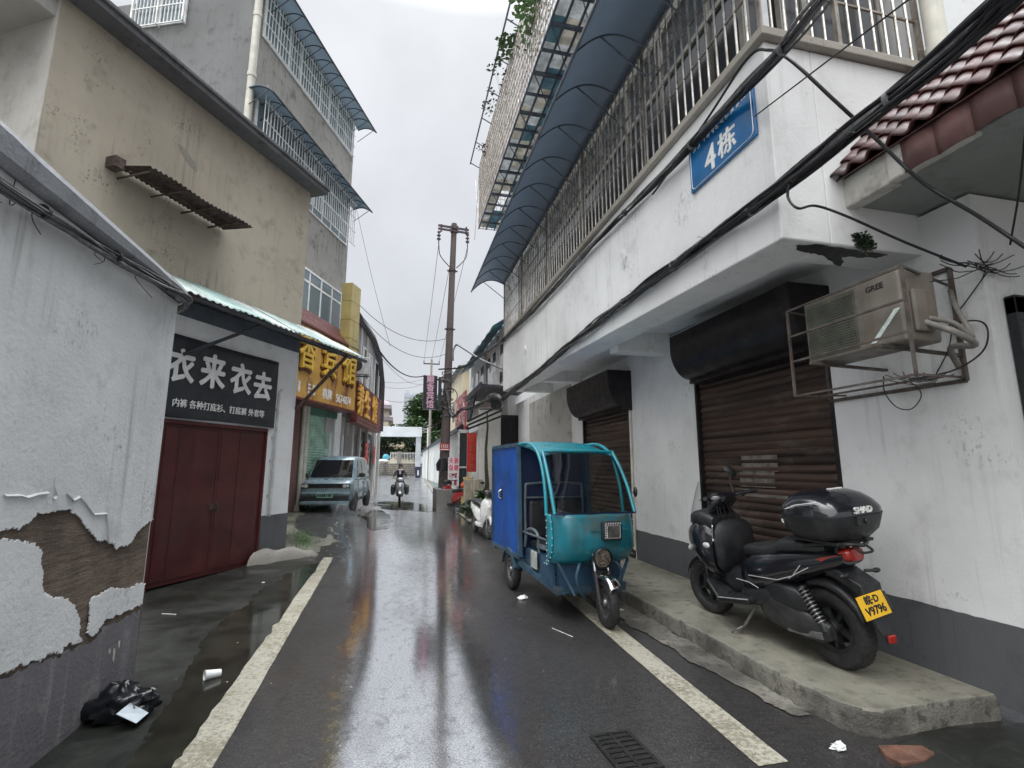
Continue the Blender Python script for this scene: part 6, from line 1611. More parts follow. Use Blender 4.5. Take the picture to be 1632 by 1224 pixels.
# square headlamp on its plate, old round lamp, fork, mudguard
lm = MB(); lm.box((-.005,-1.86,.845),(.215,-1.77,1.045)); lmo = lm.build('headlamp', M['black_plastic'], **B, bevel=.02)
lm = MB()
for a, b2_ in (((.03,-1.865,.875),(.18,-1.865,.875)),((.03,-1.865,1.0),(.18,-1.865,1.0)),((.03,-1.865,.875),(.03,-1.865,1.0)),((.18,-1.865,.875),(.18,-1.865,1.0))): lm.tube([a,b2_],.009,8)
lm.build('lamp_bezel', M['chrome'], lmo, world=False)
lm = MB(); lm.box((.03,-1.864,.875),(.18,-1.861,1.0)); lm.build('lamp_lens', plain('lamp_lens_dark', (.12,.12,.115), .08, .4, .3, 14, spec=.8), lmo, world=False)
lm = MB()
for k in range(7): lm.box((.012+.028*k,-1.863,1.012),(.026+.028*k,-1.861,1.03))
for k in range(6): lm.box((.005,-1.863,.87+.025*k),(.02,-1.861,.885+.025*k))
lm.build('led_dot', M['clear_lens'], lmo, world=False)
lb = MB(); lb.box((-.12,-1.782,.935),(.33,-1.772,.955)); lb.build('lamp_bracket', M['teal_paint'], **B)
ol = MB(); Ml = Matrix.Translation((.0,-1.80,.665)) @ Matrix.Rotation(R(90),4,'X')
ol.lathe([(.03,-.14),(.085,-.09),(.105,-.01),(.105,.02),(.098,.03)],22,0,Ml,False); olo = ol.build('round_lamp', M['black_plastic'], **B, smooth=40)
ol = MB(); rr = random.Random(4)
for k in range(16): a = rr.uniform(0,6.28); q = rr.uniform(.01,.085); ol.bar((q*math.cos(a),-1.818,.665+q*math.sin(a)),(q*.6*math.cos(a+1),-1.80-rr.uniform(0,.035),.665+q*.6*math.sin(a+1)),.02,.008)
ol.lathe([(.001,.0),(.095,.0)],20,0,Ml,False); ol.build('broken_reflector', plain('broken_reflector', (.2,.17,.14), .3, .5, .5, 20), olo, world=False)
fk = MB()
for s_ in (-1, 1):
    fk.tube([(s_*.075,-1.72,.72),(s_*.078,-1.775,.50)],.017,10,0); fk.tube([(s_*.078,-1.77,.53),(s_*.078,-1.865,.235)],.026,10,1)
fk.tube([(0,-1.64,.86),(0,-1.74,.62)],.03,10,1); fk.box((-.1,-1.75,.60),(.1,-1.68,.64),1); fk.box((-.095,-1.775,.50),(.095,-1.73,.54),1)
fk.tube([(-.1,-1.865,.238),(.1,-1.865,.238)],.014,8,0)
fk.build('front_fork', [M['chrome'], M['black_plastic']], **B, smooth=40)
mg = MB(); rg = []
for k in range(12):
    a = R(38+88*k/11); rr_ = .268; y, z = -1.865-rr_*math.cos(a)*1.0, .238+rr_*math.sin(a)
    rg.append([(-.066,y*1+.0,z-.03),(-.06,y,z),(-.03,y-.004,z+.014),(.03,y-.004,z+.014),(.06,y,z),(.066,y,z-.03)])
mg.loft(rg, 0, False, False); mg.build('front_mudguard', M['chrome'], **B, smooth=60, thick=.004)
for s_ in (-1, 1):
    gb_ = MB()
    gb_.tube(spline([(s_*.17,-1.60,.60),(s_*.23,-1.70,.58),(s_*.26,-1.70,.46),(s_*.20,-1.66,.32),(s_*.13,-1.60,.24)],6),.018,8)
    gb_.bar((s_*.42,-1.58,.60),(s_*.25,-1.62,.27),.026)
    gb_.tube([(s_*.12,-1.5,.28),(s_*.36,-1.55,.28)],.016,8)
    gb_.build('guard_tube', M['slate_blue'], **B, smooth=50)
hb_ = MB(); hb_.tube(spline([(-.30,-1.30,1.12),(-.2,-1.42,1.09),(0,-1.47,1.03),(.2,-1.42,1.09),(.30,-1.30,1.12)],6),.013,8); hb_.tube([(0,-1.47,1.03),(0,-1.64,.86)],.022,8)
for s_ in (-1,1): hb_.tube([(s_*.30,-1.30,1.12),(s_*.34,-1.2,1.12)],.019,8)
hb_.build('handlebar', M['black_iron'], **B, smooth=50)
st_ = MB(); st_.box((-.36,-.98,.62),(.36,-.52,.70)); st_.build('seat', M['vinyl'], **B, bevel=.03, seg=3)
st_ = MB(); st_.box((-.36,-.53,.72),(.36,-.46,1.18)); st_.build('backrest', M['vinyl'], **B, bevel=.03, seg=3)
sf = MB()
for s_ in (-1, 1):
    sf.tube(spline([(s_*.42,-.50,.62),(s_*.42,-.60,.82),(s_*.42,-.82,.86),(s_*.42,-.98,.80),(s_*.42,-1.02,.62)],6),.02,8)
sf.tube(spline([(-.40,-.47,.7),(-.40,-.47,1.30),(-.32,-.47,1.40),(.32,-.47,1.40),(.40,-.47,1.30),(.40,-.47,.7)],5),.018,8)
sf.tube([(-.40,-.47,1.22),(.40,-.47,1.22)],.013,8); sf.tube([(-.44,-.48,.80),(-.44,-1.42,.80)],.014,8); sf.bar((-.43,-1.0,.70),(-.43,-1.42,.72),.03,.05)
sf.build('seat_frame', plain('seat_frame_grey', (.10,.13,.15), .5, .2, .25, 7, dirt=(.25,.24,.2), dirt_amt=.4), **B, smooth=50)
mi = MB(); mi.tube([(.48,-1.52,1.30),(.54,-1.56,1.33)],.007,6); mi.ball((.56,-1.57,1.33),(.02,.035,.06),0,10,6); mi.build('mirror', M['black_plastic'], **B, smooth=50)
cbx = MB(); cbx.tube(wob(spline([(.08,-1.70,.70),(.16,-1.76,.60),(.12,-1.72,.45),(.02,-1.62,.36)],6),.01,6,1),.006,6); cbx.tube(spline([(-.2,-1.55,.62),(-.05,-1.62,.56),(.06,-1.7,.60)],6),.005,6); cbx.build('cable', M['cable'], **B)
# ---------------------------------------------------------------- BLACK MAXI SCOOTER (front towards local +y), leaning on its side stand
bs = thing('maxi_scooter', 'black maxi scooter with top case and yellow plate parked on the raised pavement', 'scooter', (3.28, 3.3, .152), R(2.0))
bs.rotation_euler = (0, R(-5), R(2.0))
B = dict(parent=bs, world=False)
wheel(bs, (0, 0, .285), .285, .15, 48, .60, 5, rim_m='black_plastic')
wheel(bs, (0, 1.45, .27), .27, .125, 44, .62, 5, rim_m='black_plastic', rot=R(8))
def body(secs, m, name, p=2.6, sm=50, n=24, **k):
    mb = MB(); mb.loft([ell(*s, p=p, n=n) for s in secs], 0); return mb.build(name, M[m] if isinstance(m, str) else m, bs, smooth=sm, world=False, **k)
# rear body flank rising to the tail
body([(.82,.50,.10,.10),(.76,.53,.17,.16),(.6,.58,.20,.185),(.4,.64,.205,.165),(.2,.70,.19,.13),(.0,.755,.165,.095),(-.16,.80,.13,.07),(-.24,.825,.10,.05)], 'black_gloss', 'rear_body')
body([(.86,.34,.12,.05),(.7,.36,.19,.09),(.5,.40,.19,.11),(.3,.45,.15,.10),(.16,.5,.11,.06)], 'black_plastic', 'lower_fairing')
# seat: stepped two-up saddle
body([(.80,.70,.08,.03),(.74,.735,.13,.055),(.6,.76,.155,.06),(.45,.775,.165,.055),(.36,.80,.168,.06),(.28,.845,.165,.065),(.1,.865,.155,.055),(-.05,.87,.13,.045),(-.1,.87,.1,.03)], 'vinyl', 'seat', 3.0)
# floorboards, central tunnel
fl_ = MB()
for s_ in (-1,1): fl_.loft([[(s_*.07,.62,.30),(s_*.26,.62,.32),(s_*.26,.62,.37),(s_*.07,.62,.39)],[(s_*.07,1.0,.26),(s_*.27,1.0,.25),(s_*.27,1.0,.295),(s_*.07,1.0,.32)],[(s_*.07,1.22,.34),(s_*.22,1.22,.38),(s_*.22,1.22,.42),(s_*.07,1.22,.40)]])
fl_.build('floorboard', M['black_plastic'], bs, world=False, bevel=.015)
body([(.6,.5,.09,.1),(.8,.42,.085,.12),(1.0,.42,.09,.13),(1.15,.5,.1,.16)], 'black_plastic', 'centre_tunnel')
sl = MB()
for s_ in (-1,1): sl.bar((s_*.272,.60,.372),(s_*.272,1.0,.30),.008,.006)
sl.build('floor_edge', M['alu'], bs, world=False)
# front fairing, leg shield, cowl
body([(1.08,.66,.20,.25),(1.16,.70,.25,.28),(1.28,.74,.25,.25),(1.40,.76,.215,.19),(1.52,.77,.15,.13),(1.60,.765,.07,.07),(1.62,.76,.02,.02)], 'black_gloss', 'front_fairing')
body([(1.05,.72,.20,.25),(1.0,.75,.22,.22),(.96,.77,.17,.16)], 'black_plastic', 'leg_shield', 3.2)
body([(1.16,.5,.14,.12),(1.24,.42,.17,.16),(1.34,.44,.13,.14),(1.40,.5,.08,.08)], 'black_gloss', 'lower_nose')
body([(1.08,.93,.17,.08),(1.24,.97,.215,.10),(1.40,.96,.18,.075),(1.52,.90,.09,.03)], 'black_plastic', 'dash_cowl', 3.0)
for s_ in (-1,1):
    q = MB(); q.loft([ell(1.34,.70,.02,.02,2,10,s_*.245),ell(1.36,.69,.035,.03,2,10,s_*.24),ell(1.40,.68,.02,.016,2,10,s_*.225)]); q.build('indicator', M['clear_lens'], bs, smooth=50, world=False)
fcp = MB(); fcp.ball((-.235,1.12,.74),(.02,.05,.028),0,12,6); fcp.build('filler_cap', M['alu'], bs, smooth=50, world=False)
# windscreen
ws_ = MB()
ws_.grid(lambda i,j: ((i*2-1)*(.19-.05*j**2), 1.50-.14*j-.09*(i*2-1)**2+.0, .93+.40*j-.03*(i*2-1)**2), 12, 10)
ws_.build('windscreen', clear('smoked_screen', (.78,.8,.8), .02), bs, smooth=60, world=False)
# handlebar turned a little to the left, one mirror up
hm = Matrix.Translation((0,1.13,1.06)) @ Matrix.Rotation(R(14),4,'Z')
def H(p): return hm @ Vector(p)
hb_ = MB()
for s_ in (-1,1): hb_.tube([H(p) for p in spline([(0,.03,.0),(s_*.12,.02,.06),(s_*.22,-.05,.12),(s_*.36,-.13,.14)],5)],.013,8)
hb_.build('handlebar', M['black_iron'], bs, smooth=50, world=False)
cw_ = MB(); cw_.loft([[H(p) for p in ell(.10,.0,.06,.05)],[H(p) for p in ell(.06,.02,.12,.09)],[H(p) for p in ell(.0,.06,.19,.10)],[H(p) for p in ell(-.08,.10,.15,.065)],[H(p) for p in ell(-.11,.11,.08,.03)]]); cw_.build('handlebar_cowl', M['black_gloss'], bs, smooth=50, world=False)
for s_ in (-1,1):
    g_ = MB(); g_.tube([H((s_*.25,-.07,.125)),H((s_*.385,-.145,.142))],.019,10); g_.lathe([(.03,0),(.03,.01)],12,0,frame(H((s_*.25,-.07,.125)),(0,1,0),(0,0,1))); g_.build('grip', M['black_plastic'], bs, smooth=40, world=False)
    g_ = MB(); g_.tube([H(p) for p in spline([(s_*.2,-.02,.10),(s_*.26,-.0,.115),(s_*.37,-.07,.12)],4)],.007,6); g_.build('brake_lever', M['chrome'], bs, smooth=50, world=False)
g_ = MB(); g_.tube([H((.19,-.02,.12)),H((.22,.03,.24)),H((.235,.02,.32))],.008,8); mo = g_.build('mirror', M['black_plastic'], bs, smooth=50, world=False)
g_ = MB(); g_.loft([ell(0,0,.03,.03,3,14,0),ell(.02,0,.07,.045,3,14,0),ell(.045,0,.05,.03,3,14,0)], 0, True, True, Matrix.Translation(H((.255,.02,.345))) @ Matrix.Rotation(R(50),4,'Y') @ Matrix.Rotation(R(-12),4,'Z')); g_.build('mirror_head', M['black_plastic'], mo, smooth=50, world=False)
g_ = MB(); g_.tube(spline([(-.17,1.06,.92),(-.21,1.02,.93),(-.215,1.03,.86),(-.2,1.05,.80)],5),.009,8); g_.ball((-.2,1.05,.79),.014,0,8,6); g_.build('hook', M['chrome'], bs, smooth=50, world=False)
g_ = MB()
for k in range(5): g_.tube(wob(spline([(-.05+.03*k,1.2,1.14),(-.1+.03*k,1.08,1.2-.02*k),(-.12+.05*k,1.05,1.0),(-.08+.03*k,1.12,.9)],5),.02,5,k),.005,6)
g_.build('brake_hose', M['cable'], bs, world=False)
# tail: light cluster, rack, top case
for s_ in (-1,1):
    q = MB(); q.loft([[(s_*.14,.10,.70),(s_*.155,.10,.73),(s_*.12,.08,.71)],[(s_*.135,-.10,.755),(s_*.15,-.10,.815),(s_*.11,-.10,.78)],[(s_*.10,-.21,.80),(s_*.11,-.21,.845),(s_*.08,-.2,.82)]]); q.build('red_flank', M['red_lens'], bs, smooth=30, world=False)
q = MB(); q.loft([ell(-.20,.835,.10,.045,3),ell(-.25,.845,.09,.05,3),ell(-.275,.845,.065,.04,3)]); q.build('tail_light', M['red_lens'], bs, smooth=50, world=False)
q = MB()
for s_ in (-1,1): q.tube(spline([(s_*.13,.12,.86),(s_*.14,-.1,.91),(s_*.10,-.28,.93),(0,-.34,.92)],6),.013,8); q.tube([(s_*.1,-.22,.925),(s_*.1,-.20,.86)],.012,8)
q.box((-.17,-.28,.925),(.17,.14,.945)); q.tube(spline([(-.05,-.3,.92),(-.05,-.36,.88),(.05,-.36,.88),(.05,-.3,.92)],4),.009,6); q.build('luggage_rack', M['black_plastic'], bs, smooth=40, world=False)
def tcs(z, hw, y0, y1, p=3.4, n=32):
    out = []
    for j in range(n):
        t_ = 2*math.pi*j/n; c_, s_ = math.cos(t_), math.sin(t_)
        out.append((math.copysign(abs(c_)**(2/p),c_)*hw, (y0+y1)/2+math.copysign(abs(s_)**(2/p),s_)*(y1-y0)/2, z))
    return out
q = MB(); q.loft([tcs(.945,.15,-.26,.10),tcs(.955,.20,-.30,.13),tcs(1.02,.262,-.355,.15),tcs(1.10,.288,-.375,.155),tcs(1.125,.29,-.378,.156)]); tco = q.build('top_case', M['black_plastic'], bs, smooth=45, world=False)
q = MB(); q.loft([tcs(1.13,.292,-.38,.157),tcs(1.17,.29,-.375,.155),tcs(1.22,.27,-.345,.13,2.9),tcs(1.265,.225,-.29,.09,2.7),tcs(1.295,.15,-.22,.03,2.4),tcs(1.303,.06,-.14,-.04,2.2)]); q.build('case_lid', M['black_gloss'], tco, smooth=45, world=False)
q = MB(); q.loft([tcs(1.121,.2945,-.382,.159),tcs(1.134,.2945,-.382,.159)]); q.build('case_seam', M['black_iron'], tco, world=False)
q = MB(); q.box((-.07,-.392,1.06),(.07,-.36,1.13)); q.lathe([(.018,0),(.018,.012)],12,0,frame((0,-.393,1.09),(1,0,0),(0,0,1))); q.build('case_lock', M['black_plastic'], tco, bevel=.008, world=False)
L = MB(); text('SHAD', .062, frame((-.005,-.3905,1.165),(1,0,0),(0,-.05,1)), .012, L, 0, .0006); L.build('lettering', M['white_paint'], tco, world=False); L = MB(); text('SHAD', .05, frame((.0,-.19,1.3065),(1,0,0),(0,1,0)), .006, L, 0, .0006)
L.build('lettering', M['white_paint'], tco, world=False)
q = MB()
def lidp(y, z): return (-(.292-.0*(z-1.13))*1.0, y, z)
L = MB(); text('52K', .036, frame((-.262,.08,1.075),(-.5,-.9,0),(.0,0,1)), .004, L, 0, 0); L.build('badge', M['white_paint'], tco, world=False)
for k in range(3):
    q.add([(-.283+.004*k,-.02-.03*k,1.185+.012*k),(-.292,.02-.03*k,1.172+.012*k),(-.268,-.22-.02*k,1.208+.012*k),(-.262,-.22-.02*k,1.214+.012*k)],[(0,1,2,3)])
q.build('case_stripe', M['alu'], tco, world=False)
# rear fender, plate, shocks, engine, stand
fd = MB(); rg = []
for k in range(14):
    a = R(62+95*k/13); rr_ = .335; y, z = rr_*math.cos(a), .285+rr_*math.sin(a); w2 = .085
    rg.append([(-w2,y,z-.035),(-w2*.9,y,z),(-w2*.5,y,z+.014),(w2*.5,y,z+.014),(w2*.9,y,z),(w2,y,z-.035)])
fd.loft(rg, 0, False, False); fd.build('rear_fender', M['black_plastic'], bs, smooth=60, thick=.006, world=False)
q = MB(); q.loft([[(-.10,-.16,.74),(.10,-.16,.74),(.10,-.05,.70),(-.10,-.05,.70)],[(-.09,-.34,.66),(.09,-.34,.66),(.09,-.30,.62),(-.09,-.30,.62)],[(-.085,-.36,.50),(.085,-.36,.50),(.085,-.33,.49),(-.085,-.33,.49)],[(-.06,-.385,.40),(.06,-.385,.40),(.06,-.36,.40),(-.06,-.36,.40)],[(-.03,-.42,.29),(.03,-.42,.29),(.03,-.405,.29),(-.03,-.405,.29)]]); q.build('plate_carrier', M['black_plastic'], bs, smooth=30, world=False, bevel=.008)
PM = frame((-.045,-.375,.535), (1,.0,.1), (0,.30,1))
q = MB(); q.box((-.115,-.075,-.003),(.115,.075,.002),0,PM); po = q.build('number_plate', plain('plate_yellow', (.72,.42,.01), .35, 0, .06, 8), bs, world=False, bevel=.002)
L = MB(); text('皖·D', .062, PM @ Matrix.Translation((-.0,.035,.004)), .002, L, 0, .0022); text('V9796', .072, PM @ Matrix.Translation((0,-.03,.004)), .002, L, 0, .0024, .92); L.build('lettering', M['black_iron'], po, world=False)
q = MB(); q.box((.09,-.07,-.03),(.16,.06,-.012),0,PM); q.build('plate_backing', M['black_plastic'], bs, world=False, bevel=.02)
q = MB(); q.box((-.03,-.435,.30),(.03,-.415,.35)); q.build('reflector', M['red_lens'], bs, world=False, bevel=.006)
for s_ in (-1,1):
    q = MB(); q.tube([(s_*.08,-.24,.72),(s_*.13,-.27,.72)],.011,8); q.ball((s_*.15,-.275,.72),(.035,.018,.018),0,10,6); q.build('indicator', M['black_plastic'], bs, smooth=50, world=False)
    q = MB(); a_, b_ = Vector((s_*.14,.13,.56)), Vector((s_*.14,-.04,.28)); pts = []
    q.tube([a_,b_],.022,10,0); ux = (b_-a_).normalized(); e1_ = ux.orthogonal().normalized(); e2_ = ux.cross(e1_)
    q.tube([a_.lerp(b_,.05+.75*k/110)+(e1_*math.cos(k*.52)+e2_*math.sin(k*.52))*.033 for k in range(111)],.0065,6,1)
    q.tube([a_,a_.lerp(b_,.06)],.036,12,0); q.tube([a_.lerp(b_,.8),b_],.033,12,0)
    q.build('shock_absorber', [M['black_plastic'], M['grey_metal']], bs, smooth=50, world=False)
q = MB(); q.loft([ell(-.08,.28,.03,.05,3,16,-.125),ell(.0,.27,.045,.085,3,16,-.13),(ell(.18,.30,.055,.11,3,16,-.135)),ell(.38,.32,.06,.13,3,16,-.13),ell(.52,.33,.055,.12,3,16,-.125),ell(.6,.33,.03,.07,3,16,-.12)]); q.build('drive_cover', plain('engine_grey_black', (.035,.036,.037), .48, .3, .25, 8, dirt=(.09,.085,.075), dirt_amt=.35), bs, smooth=50, world=False)
q = MB(); q.loft([ell(.08,.44,.03,.05,3.4,16,-.13),ell(.16,.45,.055,.09,3.4,16,-.135),ell(.38,.47,.055,.085,3.4,16,-.135),ell(.5,.46,.03,.05,3.4,16,-.13)]); q.build('air_box', M['black_plastic'], bs, smooth=50, world=False)
q = MB(); q.lathe([(.03,0),(.05,.01),(.05,.03),(.03,.04)],14,0,frame((-.15,0,.285),(0,1,0),(0,0,1))); q.bar((-.165,-.03,.25),(-.165,.3,.22),.03,.05); q.box((-.175,.22,.22),(-.165,.44,.40)); q.build('axle_bracket', M['grey_metal'], bs, world=False, bevel=.008)
q = MB(); q.loft([ell(-.10,.36,.05,.05,2.2,14,.17),ell(.35,.30,.055,.06,2.2,14,.17),ell(.45,.28,.02,.03,2.2,14,.16)]); q.build('exhaust', M['dark_metal'], bs, smooth=50, world=False)
q = MB()
for pts in ([(.18,.62),(.1,.67),(-.02,.735)],[(.62,.56),(.3,.585),(.14,.645),(.05,.74)],[(.78,.50),(.62,.50),(.52,.475)]):
    q.tube([(-.21+.03*max(0,(.5-p[0])),p[0],p[1]) for p in pts],.0035,5)
q.build('silver_stripe', M['alu'], bs, world=False)
q = MB(); q.tube([(-.10,.72,.26),(-.17,.80,.10),(-.21,.86,.012)],.014,8); q.tube(spline([(-.21,.86,.012),(-.26,.90,.012),(-.27,.84,.05),(-.20,.80,.09)],4),.008,6); q.build('side_stand', M['grey_metal'], bs, smooth=50, world=False)
q = MB(); 
for s_ in (-1,1): q.tube([(s_*.075,1.45,.27),(s_*.075,1.34,.62)],.022,10)
q.build('front_fork', M['black_iron'], bs, smooth=50, world=False)
fd = MB(); rg = []
for k in range(14):
    a = R(20+140*k/13); rr_ = .305; y, z = 1.45+rr_*math.cos(a), .27+rr_*math.sin(a); w2 = .08
    rg.append([(-w2,y,z-.06),(-w2*.9,y,z-.01),(-w2*.5,y,z+.012),(w2*.5,y,z+.012),(w2*.9,y,z-.01),(w2,y,z-.06)])
fd.loft(rg, 0, False, False); fd.build('front_fender', M['black_gloss'], bs, smooth=60, thick=.006, world=False)
q = MB(); q.ball((-.085,1.33,.34),(.008,.02,.02),0,8,6); q.build('side_reflector', M['amber_lens'], bs, world=False)
# ---------------------------------------------------------------- smaller mopeds
def moped(name, label, loc, rz, paint, accent, grp=None, lean=-4, lamp=True, turn=0, lowm='black_plastic'):
    o = thing(name, label, 'scooter', loc, rz, grp); o.rotation_euler = (0, R(lean), rz)
    K = dict(parent=o, world=False)
    wheel(o, (0,0,.225), .225, .10, 28, .6, 5, tread=False); wheel(o, (0,1.22,.225), .225, .09, 28, .6, 5, tread=False, rot=R(turn))
    def bd(secs, m, nm, p=2.6):
        mb = MB(); mb.loft([ell(*s, p=p, n=18) for s in secs]); return mb.build(nm, m if not isinstance(m, str) else M[m], smooth=50, **K)
    bd([(.62,.40,.07,.09),(.56,.44,.13,.15),(.4,.50,.155,.16),(.2,.56,.15,.14),(.0,.62,.13,.10),(-.18,.66,.10,.07),(-.3,.68,.06,.04)], paint, 'rear_body')
    bd([(.60,.66,.06,.03),(.52,.70,.12,.05),(.3,.715,.14,.05),(.05,.745,.135,.055),(-.14,.76,.11,.04),(-.2,.765,.06,.02)], 'vinyl', 'seat', 3)
    bd([(.5,.27,.15,.05),(.75,.25,.15,.045),(.95,.27,.14,.05)], lowm, 'floorboard', 4)
    bd([(.93,.50,.15,.23),(.99,.58,.185,.28),(1.05,.60,.17,.25),(1.12,.62,.12,.18),(1.17,.62,.06,.1)], paint, 'leg_shield', 2.8)
    bd([(.96,.55,.14,.22),(.92,.55,.15,.18),(.9,.56,.1,.12)], 'black_plastic', 'inner_shield', 3)
    hmx = Matrix.Translation((0,1.0,.95)) @ Matrix.Rotation(R(turn),4,'Z')
    mb = MB(); mb.loft([ell(-.07,.0,.05,.04,2.6,16),ell(-.02,.02,.14,.07,2.6,16),ell(.05,.0,.13,.07,2.6,16),ell(.1,-.02,.07,.05,2.6,16)],0,True,True,hmx); mb.build('handlebar_cowl', accent if not isinstance(accent,str) else M[accent], smooth=50, **K)
    mb = MB()
    for s_ in (-1,1): mb.tube([hmx @ Vector(p) for p in spline([(0,0,.03),(s_*.15,-.02,.05),(s_*.33,-.1,.06)],4)],[.012]*7+[.018,.018],8)
    mb.build('handlebar', M['black_plastic'], smooth=50, **K)
    for s_ in (-1,1):
        mb = MB(); mb.tube([hmx @ Vector(p) for p in ((s_*.16,0,.06),(s_*.2,.02,.2))],.006,6); mb.ball(hmx @ Vector((s_*.22,.02,.24)),(.055,.015,.035),0,10,6); mb.build('mirror', M['black_plastic'], smooth=50, **K)
    if lamp:
        mb = MB(); mb.ball((0,1.165,.66),(.06,.03,.05),0,14,8); mb.build('headlamp', M['clear_lens'], smooth=50, **K)
    mb = MB(); rg = []
    for k in range(10):
        a = R(25+135*k/9); y, z = 1.22+.25*math.cos(a), .225+.25*math.sin(a); rg.append([(-.06,y,z-.05),(-.05,y,z),(0,y,z+.015),(.05,y,z),(.06,y,z-.05)])
    mb.loft(rg,0,False,False); mb.build('front_fender', paint if not isinstance(paint,str) else M[paint], smooth=60, thick=.005, **K)
    mb = MB()
    for s_ in (-1,1): mb.tube([(s_*.06,1.22,.225),(s_*.06,1.08,.6)],.016,8)
    mb.build('front_fork', M['grey_metal'], smooth=50, **K)
    mb = MB(); mb.ball((0,-.3,.67),(.07,.03,.035),0,12,6); mb.build('tail_light', M['red_lens'], smooth=50, **K)
    mb = MB(); mb.tube(spline([(-.12,-.05,.74),(-.11,-.3,.77),(0,-.36,.77),(.11,-.3,.77),(.12,-.05,.74)],5),.010,8); mb.build('grab_rail', M['chrome'], smooth=50, **K)
    mb = MB(); mb.loft([ell(-.08,.24,.05,.06,3,14,-.1),ell(.2,.26,.06,.09,3,14,-.1),ell(.42,.27,.04,.07,3,14,-.1)]); mb.build('swing_arm', M['dark_metal'], smooth=50, **K)
    mb = MB(); mb.tube([(-.1,.45,.24),(-.17,.52,.01)],.011,6); mb.build('side_stand', M['grey_metal'], **K)
    return o
white_p = plain('white_moped_paint', (.66,.67,.65), .25, 0, .06, 5, coat=.5, dirt=(.35,.34,.3), dirt_amt=.3)
p = AZ(779,862,.05)
moped('moped', 'white moped half hidden behind the blue cargo box', (p.x-1.22*math.sin(R(6)), p.y+1.22*math.cos(R(6)), gz(p.x,p.y)+.0), R(186), white_p, 'black_plastic', None, -4, True, 18, white_p)
red_p = plain('red_moped_paint', (.30,.025,.02), .3, 0, .15, 5, coat=.4, dirt=(.12,.03,.03), dirt_amt=.4)
p = AY(742,815,16.2)
moped('moped', 'dark red and black moped parked by the concrete plinth', (p.x-.05, 16.0, gz(p.x,16)), R(25), red_p, 'black_plastic', None, -4, True, -10)
hl_ = thing('helmet', 'orange red helmet resting on the dark red moped', 'helmet', AY(741,774,16.3)); p = AY(741,775,16.3)
q = MB(); q.ball((p.x,p.y,p.z+.02),(.15,.16,.13),0,16,10); q.build('shell', plain('orange_helmet', (.6,.09,.03), .25, 0, .1, 4, coat=.5), hl_, smooth=60)
# ---------------------------------------------------------------- SMALL BOXY CAR
cz = gz(-1.7, 16)
car = thing('parked_car', 'small boxy grey blue car parked on the forecourt by the green shutter', 'car', (-1.90, 15.15, cz), R(-7.5))
K = dict(parent=car, world=False)
M['car_paint'] = plain('grey_blue_car_paint', (.17,.24,.27), .26, .15, .08, 2, coat=.7, dirt=(.12,.14,.14), dirt_amt=.25)
M['car_glass'] = glass('car_glass', (.012,.014,.016), .03)
b = MB(); b.loft([ell(*s, p=5.5, n=32) for s in ((.0,.52,.62,.20),(.03,.54,.68,.27),(.10,.555,.715,.32),(.3,.575,.74,.345),(.7,.585,.745,.365),(1.6,.59,.745,.375),(2.5,.59,.745,.375),(2.8,.59,.725,.35),(2.9,.59,.66,.28))])
def gh(y, z): 
    q = min(1,max(0,(z-.93)/.62)); return .705-.115*q
b.loft([[(s_*hw*.99 if abs(s_) == 1 else s_*hw, y, z) for s_, y in ((-1,y0+.12),(-.86,y0),(.86,y0),(1,y0+.12),(1,y1-.1),(.86,y1),(-.86,y1),(-1,y1-.1))] for z, hw, y0, y1 in ((.90,.715,.52,2.86),(.95,.71,.57,2.85),(1.30,.645,.83,2.78),(1.50,.60,1.00,2.70),(1.57,.56,1.10,2.60),(1.60,.45,1.25,2.45))])
b.build('body', M['car_paint'], smooth=35, **K)
def gq(name, pts, mt, th=.006):
    m_ = MB(); m_.add(pts, [tuple(range(len(pts)))]); return m_.build(name, mt if not isinstance(mt,str) else M[mt], thick=th, **K)
gq('windscreen', [(-.60,.565,.965),(.60,.565,.965),(.535,.955,1.47),(-.535,.955,1.47)], 'car_glass')
